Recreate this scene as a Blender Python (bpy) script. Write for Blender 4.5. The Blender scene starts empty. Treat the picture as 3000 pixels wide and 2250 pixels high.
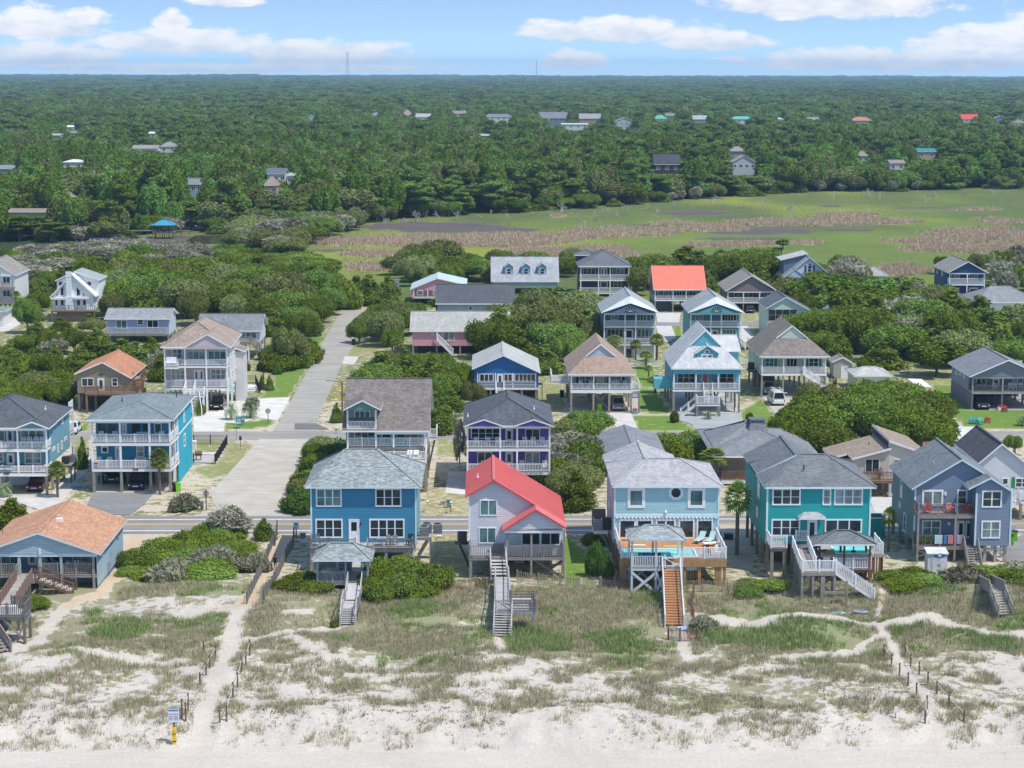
import bpy,math,random
import numpy as np
from mathutils import Vector,Matrix
R=math.radians
random.seed(7);RNG=np.random.default_rng(7)
C=bpy.context.scene.collection
SC=bpy.context.scene
# ------------------------------------------------------------------ camera
CAMH=50.0;FPX=5830.0
cam_d=bpy.data.cameras.new('camera');cam=bpy.data.objects.new('camera',cam_d);C.objects.link(cam)
CAMR=Matrix.Rotation(R(-0.8),3,'Z')@Matrix.Rotation(R(81.03),3,'X')@Matrix.Rotation(R(0.13),3,'Z')
cam.matrix_world=Matrix.Translation((0,0,CAMH))@CAMR.to_4x4()
cam_d.sensor_width=36;cam_d.lens=FPX*36/3000;cam_d.clip_start=1;cam_d.clip_end=40000
SC.camera=cam
# ------------------------------------------------------------------ sun, sky, exposure
SUN=Vector((0.40,-0.25,0.88)).normalized()
sl=bpy.data.lights.new('sun','SUN');sl.energy=3.1;sl.angle=R(0.5);sl.color=(1.0,0.95,0.87)
so=bpy.data.objects.new('sun',sl);C.objects.link(so);so.rotation_euler=SUN.to_track_quat('Z','Y').to_euler()
so.location=(0,0,120)
SC.view_settings.view_transform='Standard';SC.view_settings.look='None'
SC.view_settings.exposure=0.45;SC.view_settings.gamma=1;SC.view_settings.use_curve_mapping=False
W=bpy.data.worlds.new('World');SC.world=W;W.use_nodes=True
SC.cycles.volume_bounces=0;SC.cycles.max_bounces=6;SC.cycles.transparent_max_bounces=6
def raydir(px,py):
 return CAMR@Vector(((px-1500)/FPX,-(py-1125)/FPX,-1))
def world_nodes():
 nt=W.node_tree;nt.nodes.clear();N=nt.nodes.new;L=nt.links.new
 def m(op,a,b=None,c=None):
  n=N('ShaderNodeMath');n.operation=op
  for i,v in enumerate((a,b,c)):
   if v is None:continue
   if isinstance(v,(int,float)):n.inputs[i].default_value=v
   else:L(v,n.inputs[i])
  return n.outputs[0]
 tc=N('ShaderNodeTexCoord');sep=N('ShaderNodeSeparateXYZ');L(tc.outputs['Generated'],sep.inputs[0])
 x,y,z=sep.outputs
 az=m('ARCTAN2',x,y);el=m('ARCSINE',z)
 sky=N('ShaderNodeTexSky');sky.sky_type='NISHITA';sky.sun_disc=False
 sky.sun_elevation=math.asin(SUN.z);sky.sun_rotation=math.atan2(SUN.x,SUN.y)
 sky.altitude=50;sky.air_density=1.0;sky.dust_density=0.25;sky.ozone_density=2.0
 zz=m('MULTIPLY_ADD',m('MAXIMUM',z,0.0),0.8,0.15);zz=m('MULTIPLY_ADD',m('MINIMUM',m('MAXIMUM',z,0.0),0.05),3.4,zz)
 cb=N('ShaderNodeCombineXYZ');L(x,cb.inputs[0]);L(y,cb.inputs[1]);L(zz,cb.inputs[2]);L(cb.outputs[0],sky.inputs[0])
 # clouds: ellipses (azimuth, elevation, half width, half height) broken up by noise
 cl=[(135,80,170,52),(110,172,240,44),(502,70,52,34),(545,128,245,42),(660,8,95,18),(950,165,240,42),(650,202,640,13),(1800,95,265,40),(2095,128,155,30),(2440,12,330,58),(1680,182,95,30),(2920,125,230,45),(2680,184,480,36),(1500,-60,60,20),(3300,60,300,60),(-350,60,260,60),(-500,170,400,30),(3700,150,500,40),(900,-150,300,50),(2000,-190,260,50),(0,-160,220,50),(3100,-170,300,40)]
 cb2=N('ShaderNodeCombineXYZ');L(m('MULTIPLY',az,42.0),cb2.inputs[0]);L(m('MULTIPLY',el,95.0),cb2.inputs[1])
 nz=N('ShaderNodeTexNoise');nz.inputs['Scale'].default_value=1.35;nz.inputs['Detail'].default_value=8;nz.inputs['Roughness'].default_value=0.58
 L(cb2.outputs[0],nz.inputs['Vector'])
 n2=N('ShaderNodeTexNoise');n2.inputs['Scale'].default_value=0.55;n2.inputs['Detail'].default_value=5;L(cb2.outputs[0],n2.inputs['Vector'])
 f=None;sh=None
 for(cx,cy,hw,hh)in cl:
  d=raydir(cx,cy).normalized();a=math.atan2(d.x,d.y);e=math.asin(d.z)
  da=m('MULTIPLY',m('SUBTRACT',az,a),FPX/hw/1.15);de=m('MULTIPLY',m('SUBTRACT',el,e),FPX/hh/1.25)
  fl=m('MAXIMUM',m('MULTIPLY',de,-1.7),de)
  g=m('SUBTRACT',1.0,m('ADD',m('MULTIPLY',da,da),m('MULTIPLY',fl,fl)))
  f=g if f is None else m('MAXIMUM',f,g)
  s_=m('MULTIPLY_ADD',de,0.55,m('MULTIPLY',g,0.0));s_=m('MULTIPLY',s_,m('MAXIMUM',m('MINIMUM',m('MULTIPLY_ADD',g,2.0,0.6),1.0),0.0))
  sh=s_ if sh is None else m('ADD',sh,s_)
 far=m('MULTIPLY_ADD',n2.outputs[0],2.2,-2.1)
 f=m('MAXIMUM',f,far)
 dens=m('ADD',f,m('MULTIPLY_ADD',nz.outputs[0],2.9,-1.62))
 mr=N('ShaderNodeMapRange');mr.interpolation_type='SMOOTHSTEP';L(dens,mr.inputs[0]);mr.inputs[1].default_value=-0.30;mr.inputs[2].default_value=0.42
 mr.inputs[4].default_value=0.93
 # shade: grey undersides, white tops
 shade=m('ADD',sh,m('MULTIPLY_ADD',nz.outputs[0],2.6,-1.15))
 mr2=N('ShaderNodeMapRange');L(shade,mr2.inputs[0]);mr2.inputs[1].default_value=-0.7;mr2.inputs[2].default_value=0.5
 cc=N('ShaderNodeMix');cc.data_type='RGBA';L(mr2.outputs[0],cc.inputs[0])
 k=1/0.15/1.366
 cc.inputs[6].default_value=(0.60*k,0.68*k,0.84*k,1);cc.inputs[7].default_value=(1.06*k,1.04*k,1.04*k,1)
 hs=N('ShaderNodeMix');hs.data_type='RGBA';hs.blend_type='MULTIPLY';hs.inputs[0].default_value=1;L(sky.outputs[0],hs.inputs[6]);hs.inputs[7].default_value=(1.18,1.15,1.06,1)
 mx=N('ShaderNodeMix');mx.data_type='RGBA';L(mr.outputs[0],mx.inputs[0]);L(hs.outputs[2],mx.inputs[6]);L(cc.outputs[2],mx.inputs[7])
 bg=N('ShaderNodeBackground');L(mx.outputs[2],bg.inputs[0]);bg.inputs[1].default_value=0.15
 out=N('ShaderNodeOutputWorld');L(bg.outputs[0],out.inputs[0])
world_nodes()
# ------------------------------------------------------------------ noise and ground height
def vnoise(x,y,seed=0):
 x=np.asarray(x,float);y=np.asarray(y,float)
 i=np.floor(x).astype(np.int64);j=np.floor(y).astype(np.int64);fx=x-i;fy=y-j
 fx=fx*fx*(3-2*fx);fy=fy*fy*(3-2*fy)
 def h(a,b):
  n=(a*374761393+b*668265263+seed*974711)&0xffffffff
  n=((n^(n>>13))*1274126177)&0xffffffff
  return((n^(n>>16))&0xffff)/65535.
 return(h(i,j)*(1-fx)+h(i+1,j)*fx)*(1-fy)+(h(i,j+1)*(1-fx)+h(i+1,j+1)*fx)*fy
def fbm(x,y,seed=0,o=4):
 s=0;a=.5;t=0
 for k in range(o):
  s=s+a*vnoise(x*2**k,y*2**k,seed+k);t+=a;a*=.5
 return s/t
def sm(a,b,x):
 t=np.clip((np.asarray(x,float)-a)/(b-a),0,1);return t*t*(3-2*t)
def hz(X,Y):
 X=np.asarray(X,float);Y=np.asarray(Y,float)
 Yw=Y+2.5*(fbm(X/9,Y/30,5)-.5)*2
 z=-1.7+1.5*sm(145.5,150.5,Yw)+0.25*sm(128,145,Yw)+0.5*sm(152,170,Y)-0.55*sm(186,196,Y)
 d=sm(147,155,Y)*(1-sm(184,195,Y))
 z=z+d*(fbm(X/7,Y/6,11)-.5)*1.7+d*(fbm(X/2,Y/1.6,13,3)-.5)*.35
 z=z+(1-sm(146,154,Y))*(fbm(X/2.5,Y/2.5,17,3)-.5)*.10+sm(145.5,147.5,Yw)*(1-sm(150,154,Yw))*(fbm(X/.9,Y/.9,19,3)-.5)*.9
 return z*(Y<198)
def ground(X,Y):return float(hz(X,Y))
def at(px,py,z=None):
 d=raydir(px,py);zz=0 if z is None else z
 for k in range(1 if z is not None else 9):
  t=(zz-CAMH)/d.z;X=d.x*t;Y=d.y*t
  if z is None:zz=0.5*zz+0.5*ground(X,Y)if k<8 else ground(X,Y)
 return Vector((X,Y,zz))
def project(P):
 P=np.asarray(P,float);P=P-np.array([0,0,CAMH]);Q=P@np.array(CAMR)
 return 1500+FPX*Q[...,0]/-Q[...,2],1125-FPX*Q[...,1]/-Q[...,2]
def conv(x0,y0,s):return lambda x,y:(x0+x*s,y0+y*s)
ZA=conv(0,1100,.36166);ZB=conv(800,1050,.40687);ZC=conv(1700,1250,.27125);ZD=conv(2200,1250,.36166)
ZE=conv(0,700,.40687);ZF=conv(900,700,.40687);ZG=conv(1650,700,.33906);ZH=conv(2100,700,.40687)
ZI=conv(0,1650,.36166);ZJ=conv(750,1550,.36166);ZK=conv(1450,1550,.36166);ZL=conv(2200,1650,.36166)
ZT=conv(0,0,1.35624);ZS=conv(0,0,1.0);ZM=conv(0,0,.67812);ZN=conv(1500,0,.67812)
# ------------------------------------------------------------------ materials
MATS={}
def hexc(h):
 if isinstance(h,(tuple,list)):return(*h[:3],1)
 v=[int(h[i:i+2],16)/255 for i in(0,2,4)]
 return tuple([(c/12.92 if c<=.04045 else((c+.055)/1.055)**2.4)for c in v])+(1,)
def mat(kind,col='808080',**k):
 key=(kind,str(col),tuple(sorted(k.items())))
 if key in MATS:return MATS[key]
 m=bpy.data.materials.new(kind+'_'+str(len(MATS)));m.use_nodes=True;nt=m.node_tree
 N=nt.nodes.new;L=nt.links.new;b=nt.nodes['Principled BSDF'];c=hexc(col)
 b.inputs['Base Color'].default_value=c;b.inputs['Roughness'].default_value=k.get('rough',.7)
 if 'Specular IOR Level' in b.inputs:b.inputs['Specular IOR Level'].default_value=k.get('spec',.3)
 def noise(scale,detail=4,rough=.55,vec=None):
  n=N('ShaderNodeTexNoise');n.inputs['Scale'].default_value=scale;n.inputs['Detail'].default_value=detail;n.inputs['Roughness'].default_value=rough
  if vec is not None:L(vec,n.inputs['Vector'])
  return n.outputs[0]
 def mp(src,a,b_,c_,d):
  n=N('ShaderNodeMapRange');L(src,n.inputs[0])
  for i,v in enumerate((a,b_,c_,d)):n.inputs[i+1].default_value=v
  return n.outputs[0]
 def mul(colsock,fac):
  n=N('ShaderNodeMix');n.data_type='RGBA';n.blend_type='MULTIPLY';n.inputs[0].default_value=1
  if isinstance(colsock,tuple):n.inputs[6].default_value=colsock
  else:L(colsock,n.inputs[6])
  L(fac,n.inputs[7]);return n.outputs[2]
 def mix(f,a,b_):
  n=N('ShaderNodeMix');n.data_type='RGBA';
  if isinstance(f,float):n.inputs[0].default_value=f
  else:L(f,n.inputs[0])
  for i,v in((6,a),(7,b_)):
   if isinstance(v,tuple):n.inputs[i].default_value=v
   else:L(v,n.inputs[i])
  return n.outputs[2]
 def math_(op,a,b_=None):
  n=N('ShaderNodeMath');n.operation=op
  for i,v in enumerate((a,b_)):
   if v is None:continue
   if isinstance(v,(int,float)):n.inputs[i].default_value=v
   else:L(v,n.inputs[i])
  return n.outputs[0]
 def bump(h,st,dist=.05):
  n=N('ShaderNodeBump');n.inputs['Strength'].default_value=st;n.inputs['Distance'].default_value=dist;L(h,n.inputs['Height']);L(n.outputs[0],b.inputs['Normal'])
 tc=N('ShaderNodeTexCoord');obj=tc.outputs['Object'];uv=tc.outputs['UV']
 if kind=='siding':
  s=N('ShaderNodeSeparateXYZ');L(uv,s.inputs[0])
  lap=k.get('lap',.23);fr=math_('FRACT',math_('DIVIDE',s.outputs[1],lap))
  line=mp(fr,0.0,.22,.60,1.0)  # dark lap line: groove dirt plus the lap's thin shadow put into the colour
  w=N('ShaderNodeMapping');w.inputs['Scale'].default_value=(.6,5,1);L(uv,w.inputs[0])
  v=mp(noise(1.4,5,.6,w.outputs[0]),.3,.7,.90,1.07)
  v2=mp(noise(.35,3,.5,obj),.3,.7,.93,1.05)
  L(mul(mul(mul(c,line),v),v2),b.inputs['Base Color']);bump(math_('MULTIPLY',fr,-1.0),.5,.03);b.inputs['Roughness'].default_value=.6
 elif kind=='vsiding':
  s=N('ShaderNodeSeparateXYZ');L(uv,s.inputs[0]);fr=math_('FRACT',math_('DIVIDE',s.outputs[0],k.get('lap',.4)))
  L(mul(mul(c,mp(fr,0,.12,.78,1)),mp(noise(1.2,4,.5,obj),.3,.7,.9,1.06)),b.inputs['Base Color'])
 elif kind=='shingle':
  br=N('ShaderNodeTexBrick');L(uv,br.inputs['Vector']);br.offset=.5
  br.inputs['Scale'].default_value=1;br.inputs['Brick Width'].default_value=.42;br.inputs['Row Height'].default_value=.19
  br.inputs['Mortar Size'].default_value=.018;br.inputs['Mortar Smooth'].default_value=.3;br.inputs['Bias'].default_value=0
  q=k.get('var',.22)
  br.inputs['Color1'].default_value=tuple(x*(1-q)for x in c[:3])+(1,);br.inputs['Color2'].default_value=tuple(min(1,x*(1+q))for x in c[:3])+(1,)
  br.inputs['Mortar'].default_value=tuple(x*.62 for x in c[:3])+(1,)
  v=mp(noise(.5,4,.6,obj),.3,.7,.88,1.1)
  st=N('ShaderNodeMapping');st.inputs['Scale'].default_value=(1.6,.22,1);L(uv,st.inputs[0])
  v2=mp(noise(1.3,4,.6,st.outputs[0]),.35,.7,1.05,.86)
  v3=mp(noise(9,2,.5,obj),.25,.75,.86,1.14)
  L(mul(mul(mul(br.outputs[0],v),v2),v3),b.inputs['Base Color']);b.inputs['Roughness'].default_value=.9
  bump(br.outputs['Fac'],-.3,.03)
 elif kind=='wood':
  w=N('ShaderNodeMapping');w.inputs['Scale'].default_value=(1,1,.25);L(obj,w.inputs[0])
  L(mul(mul(c,mp(noise(6,4,.6,w.outputs[0]),.25,.75,.7,1.25)),mp(noise(.8,3,.5,obj),.3,.7,.85,1.1)),b.inputs['Base Color']);b.inputs['Roughness'].default_value=.85
 elif kind=='planks':
  s=N('ShaderNodeSeparateXYZ');L(obj,s.inputs[0]);fr=math_('FRACT',math_('DIVIDE',s.outputs[k.get('axis',0)],.15))
  w=N('ShaderNodeMapping');w.inputs['Scale'].default_value=(6.66,.5,1)if k.get('axis',0)==0 else(.5,6.66,1);L(obj,w.inputs[0])
  L(mul(mul(mul(c,mp(fr,0,.14,.55,1)),mp(noise(1,3,.6,w.outputs[0]),.3,.7,.78,1.18)),mp(noise(.5,3,.5,obj),.3,.7,.85,1.1)),b.inputs['Base Color']);b.inputs['Roughness'].default_value=.85
 elif kind=='foliage':
  oi=N('ShaderNodeObjectInfo');c2=hexc(k.get('c2',col));c3=hexc(k.get('c3',col))
  n1=mp(noise(.55,3,.6,obj),.35,.65,0,1);n2=mp(noise(2.6,2,.6,obj),.4,.75,0,.8)
  base=mix(n2,mix(n1,c,c2),c3)
  rv=mp(oi.outputs['Random'],0,1,.66,1.40)
  hs=N('ShaderNodeHueSaturation');L(base,hs.inputs['Color']);L(mp(oi.outputs['Random'],0,1,.482,.514),hs.inputs['Hue']);L(mp(oi.outputs['Random'],0,1,1.34,1.08),hs.inputs['Saturation'])
  fc=mul(hs.outputs[0],rv);L(fc,b.inputs['Base Color']);b.inputs['Roughness'].default_value=.62
  if 'Specular IOR Level' in b.inputs:b.inputs['Specular IOR Level'].default_value=.25
  tr=N('ShaderNodeBsdfTranslucent');L(fc,tr.inputs[0]);ms=N('ShaderNodeMixShader');ms.inputs[0].default_value=.22
  L(b.outputs[0],ms.inputs[1]);L(tr.outputs[0],ms.inputs[2]);L(ms.outputs[0],nt.nodes['Material Output'].inputs[0])
 elif kind=='glass':
  b.inputs['Roughness'].default_value=.06;b.inputs['Specular IOR Level'].default_value=.6
  w=N('ShaderNodeMapping');w.inputs['Scale'].default_value=(1,1,.6);L(obj,w.inputs[0])
  L(mul(c,mp(noise(.8,3,.6,w.outputs[0]),.35,.65,.55,1.4)),b.inputs['Base Color'])
 elif kind=='asphalt':
  st=N('ShaderNodeMapping');st.inputs['Scale'].default_value=(.06,.9,1);L(obj,st.inputs[0])
  v=mul(c,mp(noise(.7,5,.65,st.outputs[0]),.3,.7,.82,1.16));v=mul(v,mp(noise(.15,5,.6,obj),.3,.7,.88,1.1))
  L(mul(v,mp(noise(14,2,.5,obj),.2,.8,.9,1.1)),b.inputs['Base Color']);b.inputs['Roughness'].default_value=.95
 elif kind=='concrete':
  v=mul(c,mp(noise(.5,6,.65,obj),.3,.7,.82,1.12));v=mul(v,mp(noise(7,3,.6,obj),.25,.75,.9,1.08))
  L(v,b.inputs['Base Color']);b.inputs['Roughness'].default_value=.95
 elif kind=='gravel':
  v=mul(c,mp(noise(.35,5,.65,obj),.3,.7,.84,1.12));vo=N('ShaderNodeTexVoronoi');vo.inputs['Scale'].default_value=9;L(obj,vo.inputs['Vector'])
  st=N('ShaderNodeMapping');st.inputs['Rotation'].default_value=(0,0,R(62));st.inputs['Scale'].default_value=(.08,1.0,1);L(obj,st.inputs[0])
  v=mul(v,mp(noise(1.2,4,.6,st.outputs[0]),.35,.65,.9,1.08))
  L(mul(v,mp(vo.outputs[0],0,.9,.8,1.12)),b.inputs['Base Color']);b.inputs['Roughness'].default_value=.97;bump(noise(6,4,.7,obj),.5,.06)
 elif kind=='metal_roof':
  L(mul(c,mp(noise(.6,4,.6,obj),.3,.7,.92,1.06)),b.inputs['Base Color']);b.inputs['Roughness'].default_value=.45
 elif kind=='water':
  b.inputs['Roughness'].default_value=.07;L(mul(c,mp(noise(1.1,3,.5,obj),.35,.65,.88,1.12)),b.inputs['Base Color']);bump(noise(3.5,2,.5,obj),.15,.05)
 elif kind=='stripe':
  s=N('ShaderNodeSeparateXYZ');L(obj,s.inputs[0]);fr=math_('FRACT',math_('DIVIDE',s.outputs[k.get('axis',0)],k.get('w',.2)))
  st=N('ShaderNodeMapRange');L(fr,st.inputs[0]);st.inputs[1].default_value=.49;st.inputs[2].default_value=.51
  L(mix(st.outputs[0],c,hexc(k['c2'])),b.inputs['Base Color'])
 else:
  L(mul(c,mp(noise(k.get('ns',2.5),4,.6,obj),.3,.7,1-k.get('nv',.08),1+k.get('nv',.08))),b.inputs['Base Color'])
  if 'metal' in k:b.inputs['Metallic'].default_value=k['metal']
 MATS[key]=m;return m
def paint(c,**k):return mat('paint',c,**k)
WHITE=paint((.80,.80,.80),nv=.05);OFFW=paint((.70,.70,.68));GLASS=mat('glass',(.028,.042,.052));GLASST=mat('glass',(.10,.20,.20));GLASSL=mat('glass',(.22,.27,.28))
GREYW=mat('wood',(.30,.275,.25));DGREYW=mat('wood',(.17,.155,.145));BROWNW=mat('wood',(.23,.12,.07));NEWW=mat('wood',(.42,.25,.11));PILE=mat('wood',(.30,.27,.21))
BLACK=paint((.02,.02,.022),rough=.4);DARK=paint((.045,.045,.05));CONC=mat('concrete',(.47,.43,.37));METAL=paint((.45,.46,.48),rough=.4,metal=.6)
def link(o,parent=None):
 C.objects.link(o)
 if parent is not None:o.parent=parent
 return o
def tag(o,label=None,cat=None,group=None,kind=None):
 for a,b in(('label',label),('category',cat),('group',group),('kind',kind)):
  if b:o[a]=b
 return o
def empty(name,loc,label,cat,group=None,rz=0):
 o=bpy.data.objects.new(name,None);o.empty_display_size=.3;o.location=loc;o.rotation_euler=(0,0,rz);link(o)
 return tag(o,label,cat,group)
def auto_uv(me):
 n=len(me.loops)
 if n==0:return
 uvl=me.uv_layers.new(name='UVMap');F=len(me.polygons)
 nor=np.empty(F*3);me.polygons.foreach_get('normal',nor);nor=nor.reshape(-1,3)
 tot=np.empty(F,np.int32);me.polygons.foreach_get('loop_total',tot)
 vi=np.empty(n,np.int32);me.loops.foreach_get('vertex_index',vi)
 co=np.empty(len(me.vertices)*3);me.vertices.foreach_get('co',co);co=co.reshape(-1,3)
 u=np.stack([-nor[:,1],nor[:,0],np.zeros(F)],1);ln=np.linalg.norm(u,axis=1);flat=ln<.02
 u[flat]=(1,0,0);ln[flat]=1;u/=ln[:,None];v=np.cross(nor,u)
 pi=np.repeat(np.arange(F),tot);P=co[vi]
 uv=np.stack([(P*u[pi]).sum(1),(P*v[pi]).sum(1)],1).astype(np.float32);uvl.data.foreach_set('uv',uv.ravel())
class MB:
 def __init__(s):s.v=[];s.f=[];s.m=[];s.mats=[]
 def mi(s,m):
  if m not in s.mats:s.mats.append(m)
  return s.mats.index(m)
 def add(s,vs,fs,m):
  b=len(s.v);k=s.mi(m);s.v.extend([tuple(p)for p in vs])
  for f in fs:s.f.append(tuple(b+i for i in f));s.m.append(k)
  return s
 def box(s,x0,x1,y0,y1,z0,z1,m):
  if x0>x1:x0,x1=x1,x0
  if y0>y1:y0,y1=y1,y0
  if z0>z1:z0,z1=z1,z0
  return s.add([(x0,y0,z0),(x1,y0,z0),(x1,y1,z0),(x0,y1,z0),(x0,y0,z1),(x1,y0,z1),(x1,y1,z1),(x0,y1,z1)],[(0,3,2,1),(4,5,6,7),(0,1,5,4),(1,2,6,5),(2,3,7,6),(3,0,4,7)],m)
 def beam(s,p,q,w,h,m,up=(0,0,1)):
  p=Vector(p);q=Vector(q);d=(q-p)
  if d.length<1e-6:return s
  d.normalize();a=d.cross(Vector(up))
  if a.length<1e-3:a=Vector((1,0,0))if abs(d.x)<.9 else Vector((0,1,0));a=(a-d*a.dot(d))
  a.normalize();b=a.cross(d);a*=w/2;b*=h/2
  return s.add([p-a-b,p+a-b,p+a+b,p-a+b,q-a-b,q+a-b,q+a+b,q-a+b],[(0,1,2,3),(7,6,5,4),(0,4,5,1),(1,5,6,2),(2,6,7,3),(3,7,4,0)],m)
 def cyl(s,p,q,r0,r1,m,n=8,caps=True):
  p=Vector(p);q=Vector(q);d=(q-p).normalized();a=d.orthogonal().normalized();b=d.cross(a)
  vs=[]
  for c,r in((p,r0),(q,r1)):
   for i in range(n):t=2*math.pi*i/n;vs.append(c+a*math.cos(t)*r+b*math.sin(t)*r)
  fs=[(i,(i+1)%n,n+(i+1)%n,n+i)for i in range(n)]
  if caps:fs+=[tuple(range(n-1,-1,-1)),tuple(range(n,2*n))]
  return s.add(vs,fs,m)
 def prism(s,poly,axis,a,b,m):
  """poly: 2D outline, extruded along axis from a to b. axis 'y': poly=(x,z); 'x': poly=(y,z); 'z': poly=(x,y)"""
  n=len(poly);f={'y':lambda p,t:(p[0],t,p[1]),'x':lambda p,t:(t,p[0],p[1]),'z':lambda p,t:(p[0],p[1],t)}[axis]
  ar=sum(poly[i][0]*poly[(i+1)%n][1]-poly[(i+1)%n][0]*poly[i][1]for i in range(n))
  if(ar<0)^(axis=='y'):poly=poly[::-1]
  if a>b:a,b=b,a
  vs=[f(p,a)for p in poly]+[f(p,b)for p in poly]
  return s.add(vs,[tuple(range(n-1,-1,-1)),tuple(range(n,2*n))]+[(i,(i+1)%n,n+(i+1)%n,n+i)for i in range(n)],m)
 def build(s,name,parent=None,origin=(0,0,0),loc=None,uv=True):
  me=bpy.data.meshes.new(name);ox,oy,oz=origin
  me.from_pydata([(x-ox,y-oy,z-oz)for x,y,z in s.v],[],s.f)
  for m in s.mats:me.materials.append(m)
  me.polygons.foreach_set('material_index',s.m)
  if uv:auto_uv(me)
  me.update();o=bpy.data.objects.new(name,me);link(o,parent)
  if loc is not None:o.location=loc
  return o
def npmesh(name,V,F,mats,mi=None):
 """fast mesh from arrays; F is (n,k)"""
 me=bpy.data.meshes.new(name);n,k=F.shape
 me.vertices.add(len(V));me.vertices.foreach_set('co',np.asarray(V,np.float32).ravel())
 me.loops.add(n*k);me.loops.foreach_set('vertex_index',F.astype(np.int32).ravel())
 me.polygons.add(n);me.polygons.foreach_set('loop_start',np.arange(0,n*k,k,dtype=np.int32));me.polygons.foreach_set('loop_total',np.full(n,k,np.int32))
 for m in mats:me.materials.append(m)
 if mi is not None:me.polygons.foreach_set('material_index',mi.astype(np.int32))
 me.update(calc_edges=True);return me
def pip(px,py,poly):
 poly=np.asarray(poly,float);x,y=poly[:,0],poly[:,1];n=len(poly)
 res=np.zeros(px.shape,bool);bb=(px>=x.min())&(px<=x.max())&(py>=y.min())&(py<=y.max())
 if not bb.any():return res
 X=px[bb];Y=py[bb];c=np.zeros(X.shape,bool);j=n-1
 for i in range(n):
  if y[i]!=y[j]:
   c^=((y[i]>Y)!=(y[j]>Y))&(X<(x[j]-x[i])*(Y-y[i])/(y[j]-y[i])+x[i])
  j=i
 res[bb]=c;return res
def Zp(z,pts):return[z(*p)for p in pts]
EDGE=np.array(Zp(ZT,[(-400,560),(0,545),(230,520),(300,505),(420,500),(560,505),(640,498),(770,482),(1000,463),(1230,451),(1450,433),(1700,416),(2000,410),(2212,405),(2700,400)]))
def forest_edge(px):return np.interp(px,EDGE[:,0],EDGE[:,1])
REEDS=[(950,521,300,13),(1110,512,120,9),(1345,502,118,11),(1240,512,60,7),(1535,493,75,8),(1450,483,45,5),(1700,481,120,9),(1860,478,110,9),(1830,464,70,5),(1590,528,105,5),(1745,524,40,4),(2100,503,110,14),(2020,521,115,8),(2075,538,140,8),(2110,452,60,3),(2145,474,62,3),(1205,467,18,3),(2180,480,60,3),(800,549,60,8),(810,576,65,10),(1180,545,130,8),(1290,540,70,9),(1950,584,60,12),(1330,553,60,8),(1810,468,14,2.5),(2210,520,60,14)]
MUDS=[(930,490,165,11),(1500,461,85,5),(1060,497,120,6),(1650,500,120,7),(1420,487,50,3),(1330,493,60,3),(1830,497,60,3),(2190,497,60,4),(1800,445,30,2),(1600,516,100,3),(1140,512,60,3),(700,541,160,3),(2000,449,80,2.2),(2180,512,60,9),(60,566,120,5)]
def near_line(px,py,pts,hw,ar=.30):
 """weight 1 inside a track; distances measured in photo pixels with the depth squash undone"""
 d=np.full(px.shape,1e9);pts=np.asarray(pts,float);w=np.asarray(hw,float)*np.ones(len(pts))
 for i in range(len(pts)-1):
  a=pts[i];b=pts[i+1];ab=b-a;t=np.clip(((px-a[0])*ab[0]*ar+(py-a[1])*ab[1]/ar)/(ab[0]**2*ar+ab[1]**2/ar+1e-9),0,1)
  dx=px-(a[0]+t*ab[0]);dy=(py-(a[1]+t*ab[1]))/ar
  d=np.minimum(d,np.sqrt(dx*dx+dy*dy)-(w[i]*(1-t)+w[i+1]*t))
 return 1-sm(-6,8,d)
def band(px,py,pts,hw,vw):
 d=np.full(px.shape,1e9);pts=np.asarray(pts,float)
 for i in range(len(pts)-1):
  a=pts[i];b=pts[i+1];ab=b-a;t=np.clip(((px-a[0])*ab[0]+(py-a[1])*ab[1])/(ab@ab+1e-9),0,1)
  d=np.minimum(d,np.sqrt(((px-(a[0]+t*ab[0]))/hw)**2+((py-(a[1]+t*ab[1]))/vw)**2))
 d=d+(fbm(px/14,py/5,55,3)-.5)*.7
 return 1-sm(.75,1.15,d)
TRACK1=[(838,1558),(812,1625),(785,1650),(756,1722),(735,1775),(700,1813),(686,1867),(676,1903),(662,1939),(647,1975),(629,2012),(611,2066),(586,2120),(560,2180),(540,2300)]
TRACK1W=[17,17,17,18,20,24,30,27,24,23,25,26,30,50,110]
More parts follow.
